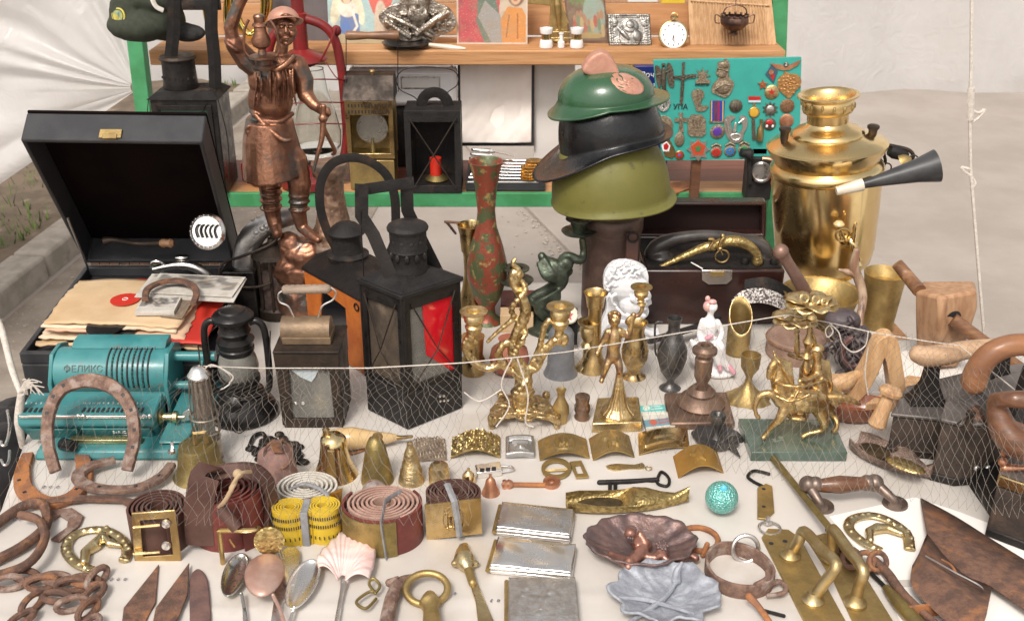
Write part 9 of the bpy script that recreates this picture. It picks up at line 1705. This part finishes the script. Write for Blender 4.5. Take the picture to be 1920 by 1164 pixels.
put('black_bag','crumpled black bag behind the cords at the left edge of the table','bag',MB().ell(T(-15,880,-.05),(.09,.10,.06),24,14).ell(T(22,800,-.03),(.045,.07,.035),20,12),m_('black_bag_cloth',(.012,.011,.012),rough=.5,bump=.8,bscale=30),disp=[('CLOUDS',.04,.02)],smooth=180)
put('hanging_hooks','small steel hooks on a leather tag hanging at the left edge','hooks',tz([(14,770,.03),(18,800,.03),(12,830,.03),(4,835,.03),(2,828,.03)],3,mb=tz([(18,845,.03),(16,865,.03),(8,872,.03),(2,862,.03)],2.6)),steel)
mb=MB();p=plane(1.36);mb.tube(spl([Vp(-30,560,1.5),Vp(0,610,1.46),Vp(22,690,1.42),Vp(40,740,1.38)]),[.004,.005,.005,.004],10);mb.tube(spl([p(40,738),p(36,790),p(44,850)]),[.005,.007,.003],10)
for k in range(14):mb.tube(spl([p(36,735),p(48+random.uniform(0,12),715+random.uniform(-6,12)),p(60+random.uniform(-20,24),725+random.uniform(-14,26))]),.0009,5)
put('white_rope','frayed white rope tied at the left corner of the table','rope',mb,cord_m)
mb=MB();Yr=1.75;p=plane(Yr);mb.tube([p(1822,-40),p(1821,120),p(1818,200),p(1820,320),p(1828,420),p(1836,520),p(1846,640)],.0028,8);mb.tube([p(1821,165),p(1819,225)],.006,8)
for a in([(1820,205),(1834,212),(1846,206),(1836,220),(1822,230)],[(1820,318),(1804,314),(1808,322),(1822,330)],[(1822,332),(1828,345),(1820,352)]):mb.tube(spl([p(*q)for q in a]),.0028,6)
put('hanging_white_cord','knotted white cord hanging down at the right in front of the pavement','cord',mb,cord_m)
line=[Vp(380,686,1.42),Vp(480,690,1.30),Vp(690,690,1.22),Vp(870,680,1.22),Vp(1060,660,1.28),Vp(1240,630,1.32),Vp(1440,596,1.36),Vp(1480,590,1.36),Vp(1560,606,1.40),Vp(1640,624,1.36),Vp(1740,640,1.36),Vp(1800,648,1.36),Vp(1940,760,1.25)]
mb=MB();mb.tube(line,.0008,6)
for a in([(1560,606),(1548,618),(1552,632),(1562,622),(1556,608),(1572,622),(1580,645),(1600,660),(1622,648),(1628,622)],[(1628,650),(1622,700),(1628,740)],[(1480,590),(1470,596)],[(960,672),(940,720),(955,760),(930,800)],[(970,672),(990,740),(985,790),(1000,800)],[(870,735),(900,752),(940,730)],[(385,690),(400,684),(436,704),(430,718)]):mb.tube(spl([Vp(x,y,1.36 if x>1300 else 1.22)for x,y in a]),.001,5)
put('white_line','thin white line stretched across the table carrying the net','line',mb,cord_m)
def net(label,u0,u1,n,m,far,near,seed):
 """far(u), near(u): photo points of the upper and lower edge; diamond mesh of thread draped between"""
 mb=MB();cols,rws=n,m
 def pt(i,j):
  u=i/cols;v=j/rws;a=far(u);b=near(u);p=a.lerp(b,v);p=p+Vector((0,0,.02*math.sin(v*math.pi)*(1+mnoise.noise(Vector((u*5,v*4,seed))))))+Vector((.009*mnoise.noise(Vector((u*14,v*12,seed))),0,0));p.z=max(p.z,.004);return p
 for j in range(rws):
  for i in range(-1,cols+1):
   o_=.5*(j%2);o2=.5*((j+1)%2)
   for dx in((0,1)if j%2 else(-1,0)):
    a,b=i+o_,i+o2+(dx if j%2 else dx+0)
    b=a+.5*(1 if dx==max((0,1)if j%2 else(-1,0))else-1)
    if 0<=a<=cols and 0<=b<=cols:mb.tube([pt(a,j),pt(b,j+1)],.00019,3,caps=False)
 return put('fishing_net',label,'net',mb,net_m,smooth=0)
Ln=lambda u:Vector(spl(line[1:7],4)[int(u*20)])
net('left part of the fine fishing net draped over the lanterns and belts',0,1,36,23,lambda u:Vp(400+u*460,692-u*8,1.235),lambda u:T(250+u*640,985,.07),1)
net('right part of the fine fishing net draped over irons and horses',0,1,42,24,lambda u:Vp(1440+u*520,600+abs(u-.1)*60,1.33),lambda u:T(1330+u*700,880+u*110,.10+.03*u),2)
net('middle part of the fine net hanging before the candlesticks',0,1,30,12,lambda u:Vp(880+u*540,678-u*78,1.27),lambda u:T(900+u*480,850,.045),3)
net('small net end bunched at the left beside the calculating machine',0,1,18,11,lambda u:Vp(100+u*300,760-u*66,1.27),lambda u:T(-10+u*330,960-u*60,.03),4)
CH=[o for o in COL.objects if o.parent is not None];ST=lambda o:o.name.split('.')[0]
for c_,p_ in(l.split('>')for l in 'latch>lid_wall hinge>lid_wall platter_ring>platter record>platter chimney_cap>chimney vent_hole>chimney louvre>chimney vent_teeth>chimney crown_hole>crown pierced_band>foot lid_knob>lid tap_key>spigot tap_button>spigot number_window>carriage rail_slider>chrome_rail slot>drum_cover number_scale>drum_cover red_candle>candle_holder hands>dial latch_slot>latch latch_wire>latch handle_hole>head stud>buckle prong>buckle nail_hole>iron_bar vent_slots>front_frame beaded_rim>housing screw_hole>back_plate digit_wheel>body copper_plate>shell comb>shell buckle>hasp tape_marks>strap brass_cap>handle_bracket'.split()):
 for o in CH:
  if ST(o)==c_ and o.parent.parent is None:
   q=[k for k in CH if ST(k)==p_ and k.parent==o.parent]
   if q and not any(k.parent==o for k in CH):o.parent=q[0]
